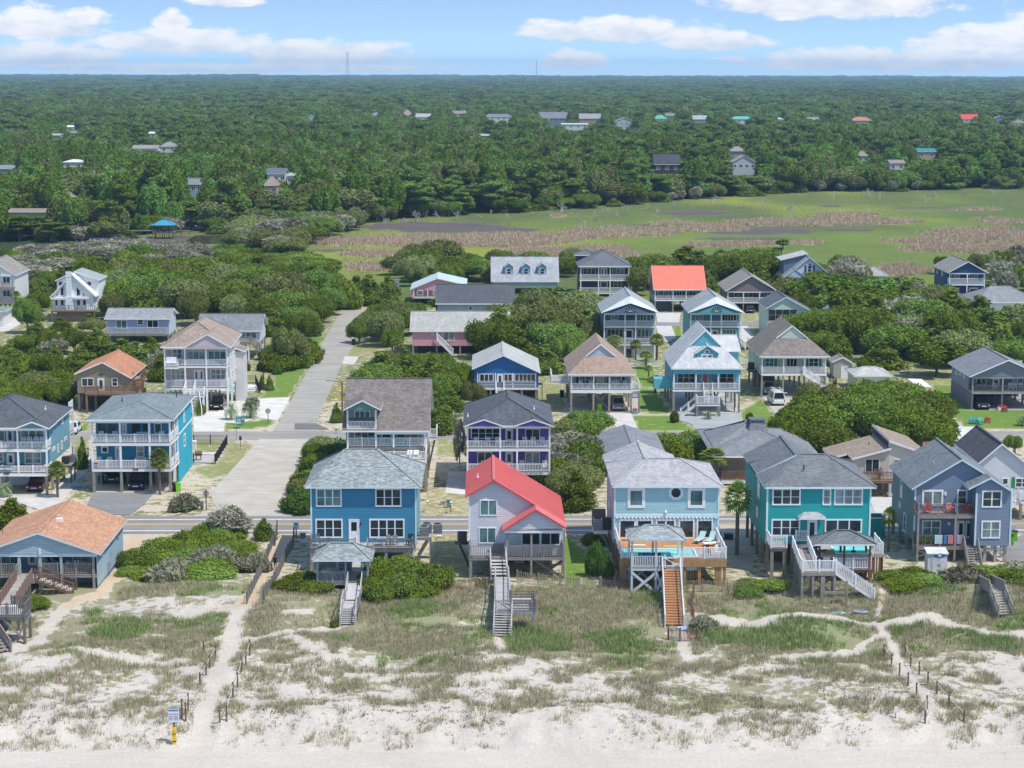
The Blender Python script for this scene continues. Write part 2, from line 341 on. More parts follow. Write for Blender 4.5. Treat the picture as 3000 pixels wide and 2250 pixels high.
def tracks(px,py):
 w=band(px,py,[(0,0),(1,1)],1,1)*0
 for(i,p)in enumerate(TRACK1[:-1]):
  q=TRACK1[i+1];w=np.maximum(w,band(px,py,[p,q],TRACK1W[i]*1.05,26))
 for pts,hw,vw in[(a_,b__*.8,c_*.8)for a_,b__,c_ in[(Zp(ZL,[(-350,560),(0,545),(400,510),(700,490),(1000,520),(1250,500),(1450,470),(1700,545),(2000,600),(2212,590),(2500,640)]),45,13),(Zp(ZL,[(1000,500),(1090,600),(1150,720),(1240,900),(1350,1020),(1440,1150),(1500,1300),(1500,1400)]),24,12),(Zp(ZL,[(1000,620),(850,730),(500,780),(200,800)]),30,9),(Zp(ZL,[(1030,460),(1050,350),(1110,220),(1085,160)]),9,12),(Zp(ZK,[(1440,790),(1560,760),(1700,760),(1900,800),(2212,830)]),30,12),(Zp(ZK,[(1500,900),(1530,1000),(1600,1100)]),26,10),(Zp(ZK,[(-20,880),(20,950),(60,1040)]),16,10),(Zp(ZK,[(1470,560),(1540,600),(1500,800)]),9,12),(Zp(ZJ,[(-300,960),(0,955),(300,900),(560,830),(700,800)]),22,9),(Zp(ZJ,[(300,960),(480,1040),(620,1110)]),50,14),(Zp(ZJ,[(250,740),(420,720)]),26,10),(Zp(ZI,[(-60,800),(150,730),(290,690),(400,530),(560,390),(680,320),(760,300)]),22,14),(Zp(ZI,[(840,250),(900,150),(980,60),(1040,-40),(1100,-200)]),24,30),(Zp(ZI,[(1500,460),(1700,440),(1850,420)]),60,14),(Zp(ZI,[(560,770),(900,790),(1300,830)]),120,9)]]:
  w=np.maximum(w,band(px,py,pts,hw,vw))
 return w
LAWNS=[(ZA,[(580,370),(725,370),(725,450),(585,450)],0),(ZA,[(585,515),(730,515),(700,660),(590,650)],1),(ZA,[(1815,375),(2212,360),(2212,400),(1980,440),(1830,440)],0),(ZA,[(1565,520),(1840,520),(1740,620),(1565,630)],1),(ZA,[(1850,530),(2050,560),(1880,800),(1700,830),(1560,760),(1780,700)],1),(ZE,[(2000,930),(2212,930),(2080,1140),(1880,1140),(1960,1060)],0),(ZE,[(1720,960),(2000,960),(1960,1050),(1720,1000)],1),(ZF,[(0,705),(130,710),(60,830),(0,830)],0),(ZF,[(300,740),(560,740),(520,840),(300,840)],1),(ZF,[(870,1320),(1130,1330),(1150,1370),(870,1375)],0),(ZB,[(1190,585),(1395,585),(1395,700),(1180,700)],1),(ZB,[(1130,950),(1400,950),(1400,1120),(1050,1120)],2),(ZB,[(1140,1260),(1400,1260),(1420,1610),(1150,1600)],2),(ZG,[(600,1290),(800,1290),(930,1510),(660,1500)],0),(ZG,[(600,1530),(960,1530),(1150,1652),(640,1652)],0),(ZG,[(1535,1500),(1720,1370),(1900,1652),(1500,1652)],0),(ZG,[(600,1100),(760,1100),(850,1280),(660,1280)],0),(ZG,[(940,755),(1010,755),(1030,860),(975,860)],0),(ZG,[(1545,640),(1665,640),(1665,718),(1545,718)],1),(ZG,[(1600,755),(1700,755),(1720,850),(1660,850)],1),(ZH,[(1550,1000),(1700,960),(1830,1230),(2300,1230),(2300,1370),(1800,1360),(1590,1190)],0),(ZH,[(1090,820),(1560,820),(1560,900),(1090,900)],0),(ZH,[(1400,960),(1720,940),(1710,1060),(1550,1060)],1),(ZH,[(790,950),(1010,950),(850,1080),(790,1060)],1),(ZB,[(1900,200),(2080,120),(2090,390),(2010,390),(1910,300)],1),(ZB,[(2090,1290),(2150,1270),(2212,1400),(2212,1640),(2090,1640)],0),(ZK,[(560,50),(760,190),(900,400),(560,430)],0),(ZF,[(1060,1000),(1200,1100),(1150,1240),(1060,1200)],1),(ZD,[(1900,0),(2212,0),(2212,25),(1900,20)],0)]
def zones(X,Y,Z):
 n=X.shape;px,py=project(np.stack([X,Y,np.zeros(n)],-1))
 def c(*v):return np.array(v)
 sand=c(.545,.495,.435);tan=c(.55,.47,.37);soil=c(.47,.41,.31);forest=c(.035,.055,.02)
 col=np.empty(n+(3,));alt=np.empty(n+(3,));w=np.zeros(n)
 col[:]=sand;alt[:]=c(.20,.19,.11)
 nl=fbm(X/9,Y/9,41);nm=fbm(X/3,Y/3,47)
 # dune belt
 dw=np.interp(py,[0,1700,1900,1945,2000,2070,2105,2150,2165],[.9,.80,.78,.50,.38,.40,.26,.16,0.0])
 dw=dw+(nl-.5)*.7*sm(2160,2060,py)
 left=(px<700)*sm(1755,1780,py)*sm(1915,1895,py);dw=dw-left*.25
 grn=sm(.6,.8,fbm(X/6,Y/5,71))*.6
 alt[:]=c(.29,.27,.165)*(1-grn[...,None])+c(.22,.27,.11)*grn[...,None]
 w=dw
 # house lots
 lot=sm(184,196,Y);l3=lot[...,None]
 col=col*(1-l3)+(tan*(1-.4*nl[...,None])+soil*.4*nl[...,None])*l3;altl=c(.20,.22,.085)
 alt=alt*(1-l3)+altl*l3;w=w*(1-lot)+lot*(.42+(nm-.5)*.5)
 w[Y>300]=.62
 for z,poly,kind in LAWNS:
  m=pip(px,py,Zp(z,poly))
  a,b_,ww=[(c(.145,.235,.045),c(.30,.32,.11),.28),(c(.26,.27,.11),c(.44,.38,.25),.38),(c(.30,.28,.13),c(.50,.42,.28),.45)][kind]
  col[m]=a;alt[m]=b_;w[m]=ww+(nm[m]-.5)*.4
  # tracks of bare sand
 t=tracks(px,py);t3=t[...,None];pathc=np.where((py<1800)[...,None],c(.54,.42,.29),c(.54,.485,.415))
 col=col*(1-t3)+pathc*t3;w=w*(1-t*.97)
 # marsh and forest floor
 fe=forest_edge(px);far=Y>395
 isl=Y+(fbm(X/40,Y/40,3)-.5)*30
 mz=(isl>425)&(Y>380)
 mcol=c(.15,.205,.045)*(1-sm(.35,.65,fbm(X/60,Y/90,9))[...,None])+c(.24,.27,.05)*sm(.35,.65,fbm(X/60,Y/90,9))[...,None]
 col[mz]=mcol[mz];alt[mz]=c(.105,.135,.05);w[mz]=(.10+.85*(fbm(X/30,Y/60,29)))[mz]
 for(cx,cy,hw,hh)in MUDS:
  q=ZT(cx,cy);dd=((px-q[0])/(hw*1.356))**2+((py-q[1])/(hh*1.356))**2+(fbm(px/60,py/9,77)-.5)*1.6
  m=mz&(dd<1);col[m]=c(.115,.098,.095);alt[m]=c(.16,.14,.12);w[m]=.35
 for(cx,cy,hw,hh)in REEDS:
  q=ZT(cx,cy);dd=((px-q[0])/(hw*1.356))**2+((py-q[1])/(hh*1.356))**2+(fbm(px/70,py/7,78)-.5)*1.5
  m=mz&(dd<1);col[m]=c(.40,.31,.20);alt[m]=c(.28,.21,.14);w[m]=.5
 cr=band(px,py,Zp(ZT,[(-200,535),(150,528),(330,520),(420,516),(520,505)]),40,12)*(Y>430)
 col=col*(1-cr[...,None])+c(.12,.105,.08)*cr[...,None];w=w*(1-cr)
 m=(py<fe-1)&far;col[m]=forest;alt[m]=c(.05,.075,.03);w[m]=.4
 m=Y>2300;col[m]=forest
 return col,alt,np.clip(w,0,1)
def make_ground():
 nr,nc=900,400
 Ys=112*np.exp(np.linspace(0,math.log(16000/112),nr));u=np.linspace(-1,1,nc)
 Y=np.repeat(Ys[:,None],nc,1);X=u[None,:]*(0.31*Y+34)
 Z=hz(X,Y)
 col,alt,w=zones(X,Y,Z)
 V=np.stack([X,Y,Z],-1).reshape(-1,3)
 i=(np.arange(nr-1)[:,None]*nc+np.arange(nc-1)[None,:]).ravel();F=np.stack([i,i+1,i+1+nc,i+nc],1)
 m=bpy.data.materials.new('ground');m.use_nodes=True;nt=m.node_tree;N=nt.nodes.new;L=nt.links.new;b=nt.nodes['Principled BSDF']
 b.inputs['Roughness'].default_value=.97;b.inputs['Specular IOR Level'].default_value=.1
 def A(nm):a=N('ShaderNodeAttribute');a.attribute_name=nm;return a
 tc=N('ShaderNodeTexCoord')
 def nz(s,d,r=.6,map_=None):
  n=N('ShaderNodeTexNoise');n.inputs['Scale'].default_value=s;n.inputs['Detail'].default_value=d;n.inputs['Roughness'].default_value=r
  if map_:
   mp=N('ShaderNodeMapping');mp.inputs['Scale'].default_value=map_;L(tc.outputs['Object'],mp.inputs[0]);L(mp.outputs[0],n.inputs['Vector'])
  else:L(tc.outputs['Object'],n.inputs['Vector'])
  return n.outputs[0]
 def mr(s,a,b_,c_,d,st=False):
  n=N('ShaderNodeMapRange');L(s,n.inputs[0])
  if st:n.interpolation_type='SMOOTHSTEP'
  for i_,v in enumerate((a,b_,c_,d)):n.inputs[i_+1].default_value=v
  return n.outputs[0]
 def ma(op,a,b_):
  n=N('ShaderNodeMath');n.operation=op
  for i_,v in enumerate((a,b_)):
   if isinstance(v,(int,float)):n.inputs[i_].default_value=v
   else:L(v,n.inputs[i_])
  return n.outputs[0]
 n1=mr(nz(.9,7,.68),.28,.72,0,1)
 th=mr(ma('SUBTRACT',A('wgt').outputs['Fac'],n1),-.10,.12,0,1,True)
 mx=N('ShaderNodeMix');mx.data_type='RGBA';L(th,mx.inputs[0]);L(A('col').outputs['Color'],mx.inputs[6]);L(A('alt').outputs['Color'],mx.inputs[7])
 v=ma('MULTIPLY',ma('MULTIPLY',mr(nz(4,5,.7),.25,.75,.84,1.14),mr(nz(.12,4),.3,.7,.93,1.07)),mr(nz(1.2,4,.6,(.25,1,1)),.3,.7,.95,1.05))
 mm=N('ShaderNodeMix');mm.data_type='RGBA';mm.blend_type='MULTIPLY';mm.inputs[0].default_value=1;L(mx.outputs[2],mm.inputs[6]);L(v,mm.inputs[7]);L(mm.outputs[2],b.inputs['Base Color'])
 bp=N('ShaderNodeBump');bp.inputs['Strength'].default_value=.75;bp.inputs['Distance'].default_value=.10;L(nz(3.0,6,.7),bp.inputs['Height']);L(bp.outputs[0],b.inputs['Normal'])
 me=npmesh('ground',V,F,[m])
 for nm,a in(('col',col),('alt',alt)):
  at_=me.attributes.new(nm,'FLOAT_COLOR','POINT');at_.data.foreach_set('color',np.concatenate([a.reshape(-1,3),np.ones((nr*nc,1))],1).astype(np.float32).ravel())
 a=me.attributes.new('wgt','FLOAT','POINT');a.data.foreach_set('value',w.astype(np.float32).ravel())
 me.polygons.foreach_set('use_smooth',np.ones(len(F),bool))
 o=bpy.data.objects.new('ground',me);link(o);o['kind']='structure'
make_ground()
# ------------------------------------------------------------------ roads, drives and slabs
LV=[0]
def sheet(name,z,poly,m,lift=.03,label=None,cat=None,kind='structure',thick=.0,zz=None):
 pts=[at(*z(*p),0)for p in poly];b=MB();LV[0]+=1
 zt=lift+(LV[0]%7)*.0041
 b.prism([(p.x,p.y)for p in pts],'z',-.12,zt,m);c=pts[0];o=b.build(name,None,(c.x,c.y,0),(c.x,c.y,0));o['kind']=kind
 return o
def strip(name,y0,y1,x0,x1,z,m):
 a=at(1500,y0,0).y;b_=at(1500,y1,0).y;o=MB().box(x0,x1,a,b_,z-.1,z,m).build(name);o['kind']='structure';return a,b_
ASPH=mat('asphalt',(.245,.23,.21));ASPL=mat('asphalt',(.36,.335,.295));GRAV=mat('gravel',(.49,.445,.38));LINEW=paint((.62,.62,.60),nv=.2,ns=3);LINEY=paint((.60,.42,.14),nv=.2,ns=3)
strip('beach_road',1563,1512,-230,260,.025,ASPH)
SHOUL=mat('gravel',(.47,.43,.37))
for(y0,y1,m_,nm)in((1556.0,1553.4,LINEW,'edge_line'),(1522.8,1520.6,LINEW,'edge_line')):strip(nm,y0,y1,-230,260,.031,m_)
for(y0,y1)in((1537.2,1535.9),(1534.4,1533.2)):strip('centre_line',y0,y1,-230,260,.031,LINEY)
strip('back_street',1288,1264,-230,260,.022,mat('asphalt',(.30,.28,.255)))
sheet('side_street',ZS,[(812,1241),(816,1239),(922,1050),(953,989),(996,916),(1012,888),(1091,895),(1063,916),(1040,950),(1034,1017),(1006,1058),(926,1239),(934,1264),(800,1264)],ASPL,.034)
sheet('street_patch',ZF,[(0,1330),(65,1330),(160,1375),(-90,1375),(-90,1330)],mat('asphalt',(.16,.155,.15)),.045)
sheet('cross_street',ZE,[(1985,665),(2330,665),(2330,700),(1985,697)],ASPL,.034)
sheet('cross_street',ZG,[(560,720),(1700,720),(2400,720),(2400,754),(560,754)],mat('asphalt',(.25,.245,.24)),.03)
sheet('gravel_lot',ZS,[(760,1287),(912,1287),(906,1310),(873,1367),(850,1440),(845,1480),(858,1513),(560,1513),(640,1498),(622,1470),(618,1443),(668,1389),(741,1310)],GRAV,.03)
DRIVE=mat('gravel',(.235,.235,.23));SHELL=mat('gravel',(.64,.62,.57));CONCW=mat('concrete',(.56,.54,.50))
sheet('driveway',ZA,[(750,950),(1240,962),(1150,1060),(1050,1135),(680,1118)],DRIVE,.05)
sheet('concrete_slab',ZA,[(740,760),(1400,760),(1385,952),(750,952)],CONC,.06)
sheet('concrete_path',ZA,[(590,655),(725,660),(745,740),(640,850),(560,960),(500,1030),(330,1095),(120,1020),(-20,1010),(-20,960),(110,975),(400,975),(560,790)],CONCW,.05)
sheet('concrete_slab',ZA,[(-200,830),(400,830),(375,975),(-200,975)],CONC,.066)
sheet('driveway',ZE,[(1390,1245),(1480,1245),(1560,1250),(1640,1180),(1750,1160),(2090,1140),(2000,1310),(1850,1290),(1720,1330),(1620,1325),(1610,1390),(1395,1390)],SHELL,.04)
sheet('concrete_slab',ZG,[(-10,1380),(650,1380),(650,1510),(60,1515)],CONC,.05)
sheet('driveway',ZG,[(395,1512),(590,1512),(640,1640),(460,1640)],CONCW,.055)
sheet('gravel_drive',ZG,[(985,1510),(1525,1510),(1558,1575),(1500,1600),(1478,1660),(1160,1665),(1110,1605),(1000,1570),(965,1535)],mat('gravel',(.36,.38,.38)),.05)
sheet('concrete_slab',ZG,[(900,1330),(1530,1330),(1525,1508),(960,1508)],mat('concrete',(.46,.46,.45)),.052)
sheet('driveway',ZG,[(1720,1372),(2075,1372),(1965,1460),(1990,1500),(1925,1625)],CONC,.05)
sheet('concrete_slab',ZG,[(1690,1230),(2230,1230),(2220,1370),(1700,1370)],mat('concrete',(.33,.32,.30)),.045)
sheet('driveway',ZG,[(800,640),(1015,640),(1000,722),(815,722)],CONCW,.05);sheet('driveway',ZG,[(800,754),(935,754),(975,860),(900,895),(830,860)],CONCW,.05)
sheet('driveway',ZG,[(1530,754),(1590,754),(1665,870),(1600,900),(1500,870)],CONCW,.05)
sheet('driveway',ZH,[(1510,1190),(1590,1190),(1640,1270),(1800,1368),(1540,1368)],mat('concrete',(.50,.47,.42)),.05)
sheet('concrete_slab',ZH,[(1830,1120),(2300,1120),(2300,1232),(1830,1232)],mat('concrete',(.34,.32,.30)),.05)
sheet('driveway',ZD,[(960,575),(1185,575),(1190,700),(1180,740),(1010,740)],CONCW,.05)
sheet('driveway',ZF,[(270,848),(370,850),(340,902),(250,900)],CONCW,.05);sheet('driveway',ZF,[(0,822),(65,822),(30,860),(0,858)],CONCW,.05)
sheet('driveway',ZE,[(0,565),(130,560),(170,600),(60,665),(0,668)],CONCW,.05)
sheet('dirt_turnaround',ZF,[(200,480),(260,380),(600,380),(470,480),(400,530),(240,520)],mat('gravel',(.42,.37,.29)),.036)
sheet('pool_terrace',ZA,[(1565,625),(1745,625),(1735,715),(1565,715)],CONCW,.05)
sheet('gravel_yard',ZD,[(2080,930),(2260,850),(2260,1120),(2060,1100)],mat('gravel',(.25,.24,.235)),.04)
sheet('gravel_yard',ZC,[(1500,1060),(1870,1060),(1870,1560),(1600,1500)],mat('gravel',(.42,.385,.33)),.04)
sheet('gravel_yard',ZB,[(1260,815),(1395,815),(1395,985),(1240,970)],SHELL,.04)
# ------------------------------------------------------------------ building kit
_TR={}
class House:
 """a thing whose parts are built in world coordinates; zoom-coordinates are read on upright planes at a known distance"""
 def __init__(s,name,label,cat,z,gx,gy,group=None,Y=None):
  s.z=z;p=at(*z(gx,gy),0);s.Y=p.y if Y is None else Y;s.o=(p.x,s.Y,0)if Y is None else(s.q(gx,gy,Y)[0],Y,0)
  s.root=empty(name,s.o,label,cat,group);s.white=WHITE
 def q(s,x,y,Y=None):
  d=raydir(*s.z(x,y));t=(s.Y if Y is None else Y)/d.y;return d.x*t,CAMH+d.z*t
 def qs(s,x,y,X):
  d=raydir(*s.z(x,y));t=X/d.x;return d.y*t,CAMH+d.z*t
 def qz(s,x,y,Z):
  p=at(*s.z(x,y),Z);return p.x,p.y
 def r(s,x0,y0,x1,y1,Y=None):
  a=s.q(x0,(y0+y1)/2,Y);b=s.q(x1,(y0+y1)/2,Y);t=s.q((x0+x1)/2,y0,Y);u=s.q((x0+x1)/2,y1,Y);return a[0],b[0],u[1],t[1]
 def X(s,x,Y=None,y=None):
  return s.q(x,y if y is not None else 800,Y)[0]
 def Z(s,y,Y=None,x=None):
  return s.q(x if x is not None else 1000,y,Y)[1]
 def part(s,name,mb,parent=None):return mb.build(name,parent or s.root,s.o)
 def box(s,name,x0,x1,y0,y1,z0,z1,m,parent=None):return s.part(name,MB().box(x0,x1,y0,y1,z0,z1,m),parent)
 def win(s,x0,x1,z0,z1,Y,cols=1,rows=2,face='f',glass=None,trim=None,fw=.10,name='window',d=.06,split=None):
  """window standing on a wall: white casing and bars (mesh 'window'), its glass a child 'pane'"""
  trim=trim or s.white;g=glass or random.choice([GLASS,GLASS,GLASST,GLASSL])
  b=MB();p=MB()
  def bx(mb,a0,a1,c0,c1,dd0,dd1,m):
   if face=='f':mb.box(a0,a1,Y-dd1,Y-dd0,c0,c1,m)
   elif face=='r':mb.box(Y+dd0,Y+dd1,a0,a1,c0,c1,m)
   else:mb.box(Y-dd1,Y-dd0,a0,a1,c0,c1,m)
  bx(b,x0,x0+fw,z0,z1,-.02,d,trim);bx(b,x1-fw,x1,z0,z1,-.02,d,trim)
  bx(b,x0+fw,x1-fw,z0,z0+fw,-.02,d,trim);bx(b,x0+fw,x1-fw,z1-fw,z1,-.02,d,trim)
  W_=x1-x0-2*fw
  for i in range(1,cols):c=x0+fw+W_*i/cols;bx(b,c-fw*.42,c+fw*.42,z0+fw,z1-fw,-.02,d-.006,trim)
  for j in range(1,rows):c=z0+fw+(z1-z0-2*fw)*j/rows;bx(b,x0+fw,x1-fw,c-.025,c+.025,-.02,d-.015,trim)
  bx(p,x0+fw,x1-fw,z0+fw,z1-fw,-.01,d-.035,g)
  w=s.part(name,b);s.part('pane',p,w);return w
 def W(s,L,Y=None,**k):
  Y=s.Y if Y is None else Y
  for t in L:
   x0,x1,z0,z1=s.r(*t[:4],Y=Y);s.win(x0,x1,z0,z1,Y,*(t[4:6]),**{**k,**(t[6]if len(t)>6 else{})})
 def SW(s,X,side,L,**k):
  """windows on a side wall: zoom rectangles read on the plane x = X"""
  for t in L:
   y0,a=s.qs(t[0],t[1],X);y1,_=s.qs(t[2],t[1],X);_,b=s.qs(t[0],t[3],X);y0,y1=sorted((y0,y1))
   s.win(y0,y1,b,a,X,*(t[4:6]),face=side,**k)
 def door(s,x0,x1,z0,z1,Y,col=None,glass=True,trim=None):
  col=col or s.white;trim=trim or s.white;b=MB()
  b.box(x0,x0+.09,Y-.05,Y+.02,z0,z1,trim).box(x1-.09,x1,Y-.05,Y+.02,z0,z1,trim).box(x0+.09,x1-.09,Y-.05,Y+.02,z1-.09,z1,trim)
  fr=s.part('door',b);s.part('door_leaf',MB().box(x0+.09,x1-.09,Y-.03,Y+.02,z0,z1-.09,col),fr)
  if glass:s.part('pane',MB().box(x0+.26,x1-.26,Y-.042,Y-.02,z0+(.25 if glass!='half' else(z1-z0)*.5),z1-.3,GLASS),fr)
  s.part('handle',MB().box(x1-.2,x1-.15,Y-.08,Y-.03,z0+.98,z0+1.06,METAL),fr);return fr
 def D(s,L,Y=None,**k):
  Y=s.Y if Y is None else Y
  for t in L:
   x0,x1,z0,z1=s.r(*t[:4],Y=Y);s.door(x0,x1,z0,z1,Y,**{**k,**(t[4]if len(t)>4 else{})})
   # ---- roofs
 def roof(s,polys,m,t=.2,trim=None,name='roof',ridge=True,parent=None):
  trim=trim or s.white;b=MB();key={};vs=[];ed={}
  for p in polys:
   for v in p:
    k=tuple(round(c,3)for c in v)
    if k not in key:key[k]=len(vs);vs.append(tuple(v))
  F=[[key[tuple(round(c,3)for c in v)]for v in p]for p in polys];F2=[]
  for f in F:
   a,b_,c=Vector(vs[f[0]]),Vector(vs[f[1]]),Vector(vs[f[2]])
   if(b_-a).cross(c-a).z<0:f=f[::-1]
   F2.append(f)
  for f in F2:
   for i in range(len(f)):ed[(f[i],f[(i+1)%len(f)])]=1
  n=len(vs);low=[(x,y,z-t)for x,y,z in vs]
  b.add(vs,F2,m);b.add(low,[f[::-1]for f in F2],trim)
  for(i,j)in ed:
   if(j,i)not in ed:b.add([vs[i],low[i],low[j],vs[j]],[(0,1,2,3)],trim)
  o=s.part(name,b,parent)
  if ridge:
   rb=MB();done=set()
   for(i,j)in ed:
    if(j,i)in ed and(j,i)not in done:
     done.add((i,j));a=Vector(vs[i]);c=Vector(vs[j])
     fa=[f for f in F2 if i in f and j in f]
     mid=(a+c)/2;low_=all(sum(vs[k][2]for k in f)/len(f)<mid.z+.01 for f in fa)
     if low_ or abs(a.z-c.z)<.01:rb.beam(a+Vector((0,0,.03)),c+Vector((0,0,.03)),.28,.05,m)
   if rb.v:s.part('ridge_cap',rb,o)
  return o
 def gableY(s,x0,x1,y0,y1,ze,zp,m,xp=None,zr=None,**k):
  xp=(x0+x1)/2 if xp is None else xp;zr=ze if zr is None else zr
  return s.roof([[(x0,y0,ze),(xp,y0,zp),(xp,y1,zp),(x0,y1,ze)],[(xp,y0,zp),(x1,y0,zr),(x1,y1,zr),(xp,y1,zp)]],m,**k)
 def gableX(s,x0,x1,y0,y1,ze,zp,m,yp=None,zb=None,**k):
  yp=(y0+y1)/2 if yp is None else yp;zb=ze if zb is None else zb
  return s.roof([[(x0,y0,ze),(x1,y0,ze),(x1,yp,zp),(x0,yp,zp)],[(x0,yp,zp),(x1,yp,zp),(x1,y1,zb),(x0,y1,zb)]],m,**k)
 def hip(s,x0,x1,y0,y1,ze,ra,rb,m,**k):
  """ra, rb: ridge ends (x,y,z)"""
  A,B,Cc,D=(x0,y0,ze),(x1,y0,ze),(x1,y1,ze),(x0,y1,ze)
  if abs(ra[0]-rb[0])>abs(ra[1]-rb[1]):P=[[A,B,rb,ra],[B,Cc,rb],[Cc,D,ra,rb],[D,A,ra]]
  else:P=[[A,B,ra],[B,Cc,rb,ra],[Cc,D,rb],[D,A,ra,rb]]
  return s.roof(P,m,**k)
 def tri(s,x0,x1,ze,zp,y0,y1,m,xp=None,name='gable',base=None):
  xp=(x0+x1)/2 if xp is None else xp;base=ze if base is None else base
  poly=[(x0,base),(x1,base),(x1,ze),(xp,zp),(x0,ze)]if base<ze-.01 else[(x0,ze),(x1,ze),(xp,zp)]
  return s.part(name,MB().prism(poly,'y',y0,y1,m))
 def rail(s,pts,m=None,h=1.0,sp=.16,bw=.068,name='railing',posts=True,top=.09,pm=None,hor=False,ps=1.9,parent=None):
  m=m or s.white;pm=pm or m;b=MB()
  for a,c in zip(pts[:-1],pts[1:]):
   a=Vector(a);c=Vector(c);L=(c-a).length;n=max(1,int(L/sp));U=Vector((0,0,1))
   b.beam(a+U*h,c+U*h,top,.07,m)
   if hor:
    for f in(.25,.5,.75):b.beam(a+U*h*f,c+U*h*f,.04,.10,m)
   else:
    b.beam(a+U*.12,c+U*.12,.06,.07,m)
    for i in range(1,n):p=a.lerp(c,i/n);b.beam(p+U*.12,p+U*(h-.03),bw,bw,m,up=(0,1,0))
  o=s.part(name,b,parent)
  if posts:
   for a,c in zip(pts[:-1],pts[1:]):
    a=Vector(a);c=Vector(c);n=max(1,round((c-a).length/ps))
    for i in range(0,n+1):
     if i==n and(a,c)!=(Vector(pts[-2]),Vector(pts[-1])):continue
     p=a.lerp(c,i/n);s.sq('railing_post',p.x,p.y,p.z,p.z+h+.12,.15,pm,o)
  return o
 def sq(s,name,x,y,z0,z1,w,m,parent=None):
  """square post; alike posts share one mesh"""
  k=('sq',round(z1-z0,2),w,m.name)
  if k not in _TR:_TR[k]=None
  if _TR[k]is None:
   o=MB().box(-w/2,w/2,-w/2,w/2,0,z1-z0,m).build(name,None);_TR[k]=o.data
  else:o=bpy.data.objects.new(name,_TR[k]);link(o)
  o.parent=parent or s.root;o.location=(x-s.o[0],y-s.o[1],z0-s.o[2]);return o
 def pil(s,xs,ys,z1,m=None,w=.30,z0=-.8,name='piling'):
  for x in xs:
   for y in ys:s.sq(name,x,y,z0,z1,w,m or PILE)
 def deck(s,x0,x1,y0,y1,z,m=None,rim=None,name='deck',th=.32,axis=0):
  m=m or mat('planks',(.30,.27,.24),axis=axis);rim=rim or s.white
  return s.part(name,MB().box(x0,x1,y0,y1,z-.05,z,m).box(x0+.02,x1-.02,y0+.02,y1-.02,z-th,z-.05,rim))
 def stairs(s,top,bot,w=1.2,m=None,rm=None,rails=True,name='stairs',n=None,landing=0,bal=True,sp=.17,joined=False,open_=True,stringer=None):
  m=m or GREYW;rm=rm or m;top=Vector(top);bot=Vector(bot);dz=top.z-bot.z;n=n or max(2,round(dz/.19));h=Vector((bot.x-top.x,bot.y-top.y,0));L=h.length;d=h.normalized();lat=Vector((-d.y,d.x,0))
  b=MB();st=stringer or rm
  for sg in(-1,1):b.beam(top+lat*sg*w/2-Vector((0,0,.12)),bot+lat*sg*w/2-Vector((0,0,.12)),.06,.28,st)
  o=s.part(name,b);ang=math.atan2(d.y,d.x);td=L/n+.03;tm=None;k=('tread',round(w,2),round(td,2),m.name)
  jb=MB()
  for i in range(1,n):
   p=top+(bot-top)*(i/n)
   if joined:jb.beam(p-lat*w/2,p+lat*w/2,td,.05,m);continue
   if k not in _TR:t=MB().box(-td/2,td/2,-w/2,w/2,-.05,0,m).build('tread',None);_TR[k]=t.data
   else:t=bpy.data.objects.new('tread',_TR[k]);link(t)
   t.parent=o;t.location=p-Vector(s.o);t.rotation_euler=(0,0,ang)
  if joined:s.part('treads',jb,o)
  if rails:
   for sg in(-1,1):
    a=top+lat*sg*w/2;c=bot+lat*sg*w/2;rb=MB();U=Vector((0,0,1));rb.beam(a+U*.95,c+U*.95,.09,.07,rm)
    if bal:
     rb.beam(a+U*.15,c+U*.15,.05,.06,rm);nn=int((c-a).length/sp)
     for i in range(1,nn):p=a.lerp(c,i/nn);rb.beam(p+U*.15,p+U*.92,.045,.045,rm,up=(0,1,0))
    ro=s.part('stair_railing',rb,o)
    for f in(0,.5,1):p=a.lerp(c,f);s.sq('railing_post',p.x,p.y,p.z-.3,p.z+1.08,.13,rm,ro)if False else rb
    for f in(0,.5,1):
     p=a.lerp(c,f);s.sq('newel_post',p.x,p.y,p.z-.25,p.z+1.08,.14,rm,o)
  return o
 def vent(s,x,y,z,m=None):s.part('roof_vent',MB().cyl((x,y,z-.2),(x,y,z+.38),.06,.06,m or DARK,6).cyl((x,y,z-.05),(x,y,z+.06),.14,.09,m or DARK,6))
def text_obj(s,body,x,z,Y,size,m,parent=None,face='f',name='lettering',bold=0.0):
 cu=bpy.data.curves.new(name,'FONT');cu.body=body;cu.size=size;cu.align_x='CENTER';cu.align_y='CENTER';cu.extrude=.01;cu.offset=bold;cu.resolution_u=2
 o=bpy.data.objects.new('tmp',cu);link(o);dg=bpy.context.evaluated_depsgraph_get();me=bpy.data.meshes.new_from_object(o.evaluated_get(dg));bpy.data.objects.remove(o)
 me.materials.clear();me.materials.append(m);me.name=name
 w=bpy.data.objects.new(name,me);link(w,parent or s.root);w.rotation_euler=(math.pi/2,0,0);w.location=(x-s.o[0],Y-s.o[1],z-s.o[2]);return w
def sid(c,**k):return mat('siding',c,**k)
def shi(c,**k):return mat('shingle',c,**k)
def lin(v,*a):return[v[0]+(v[1]-v[0])*i/(a[0]-1)for i in range(a[0])]
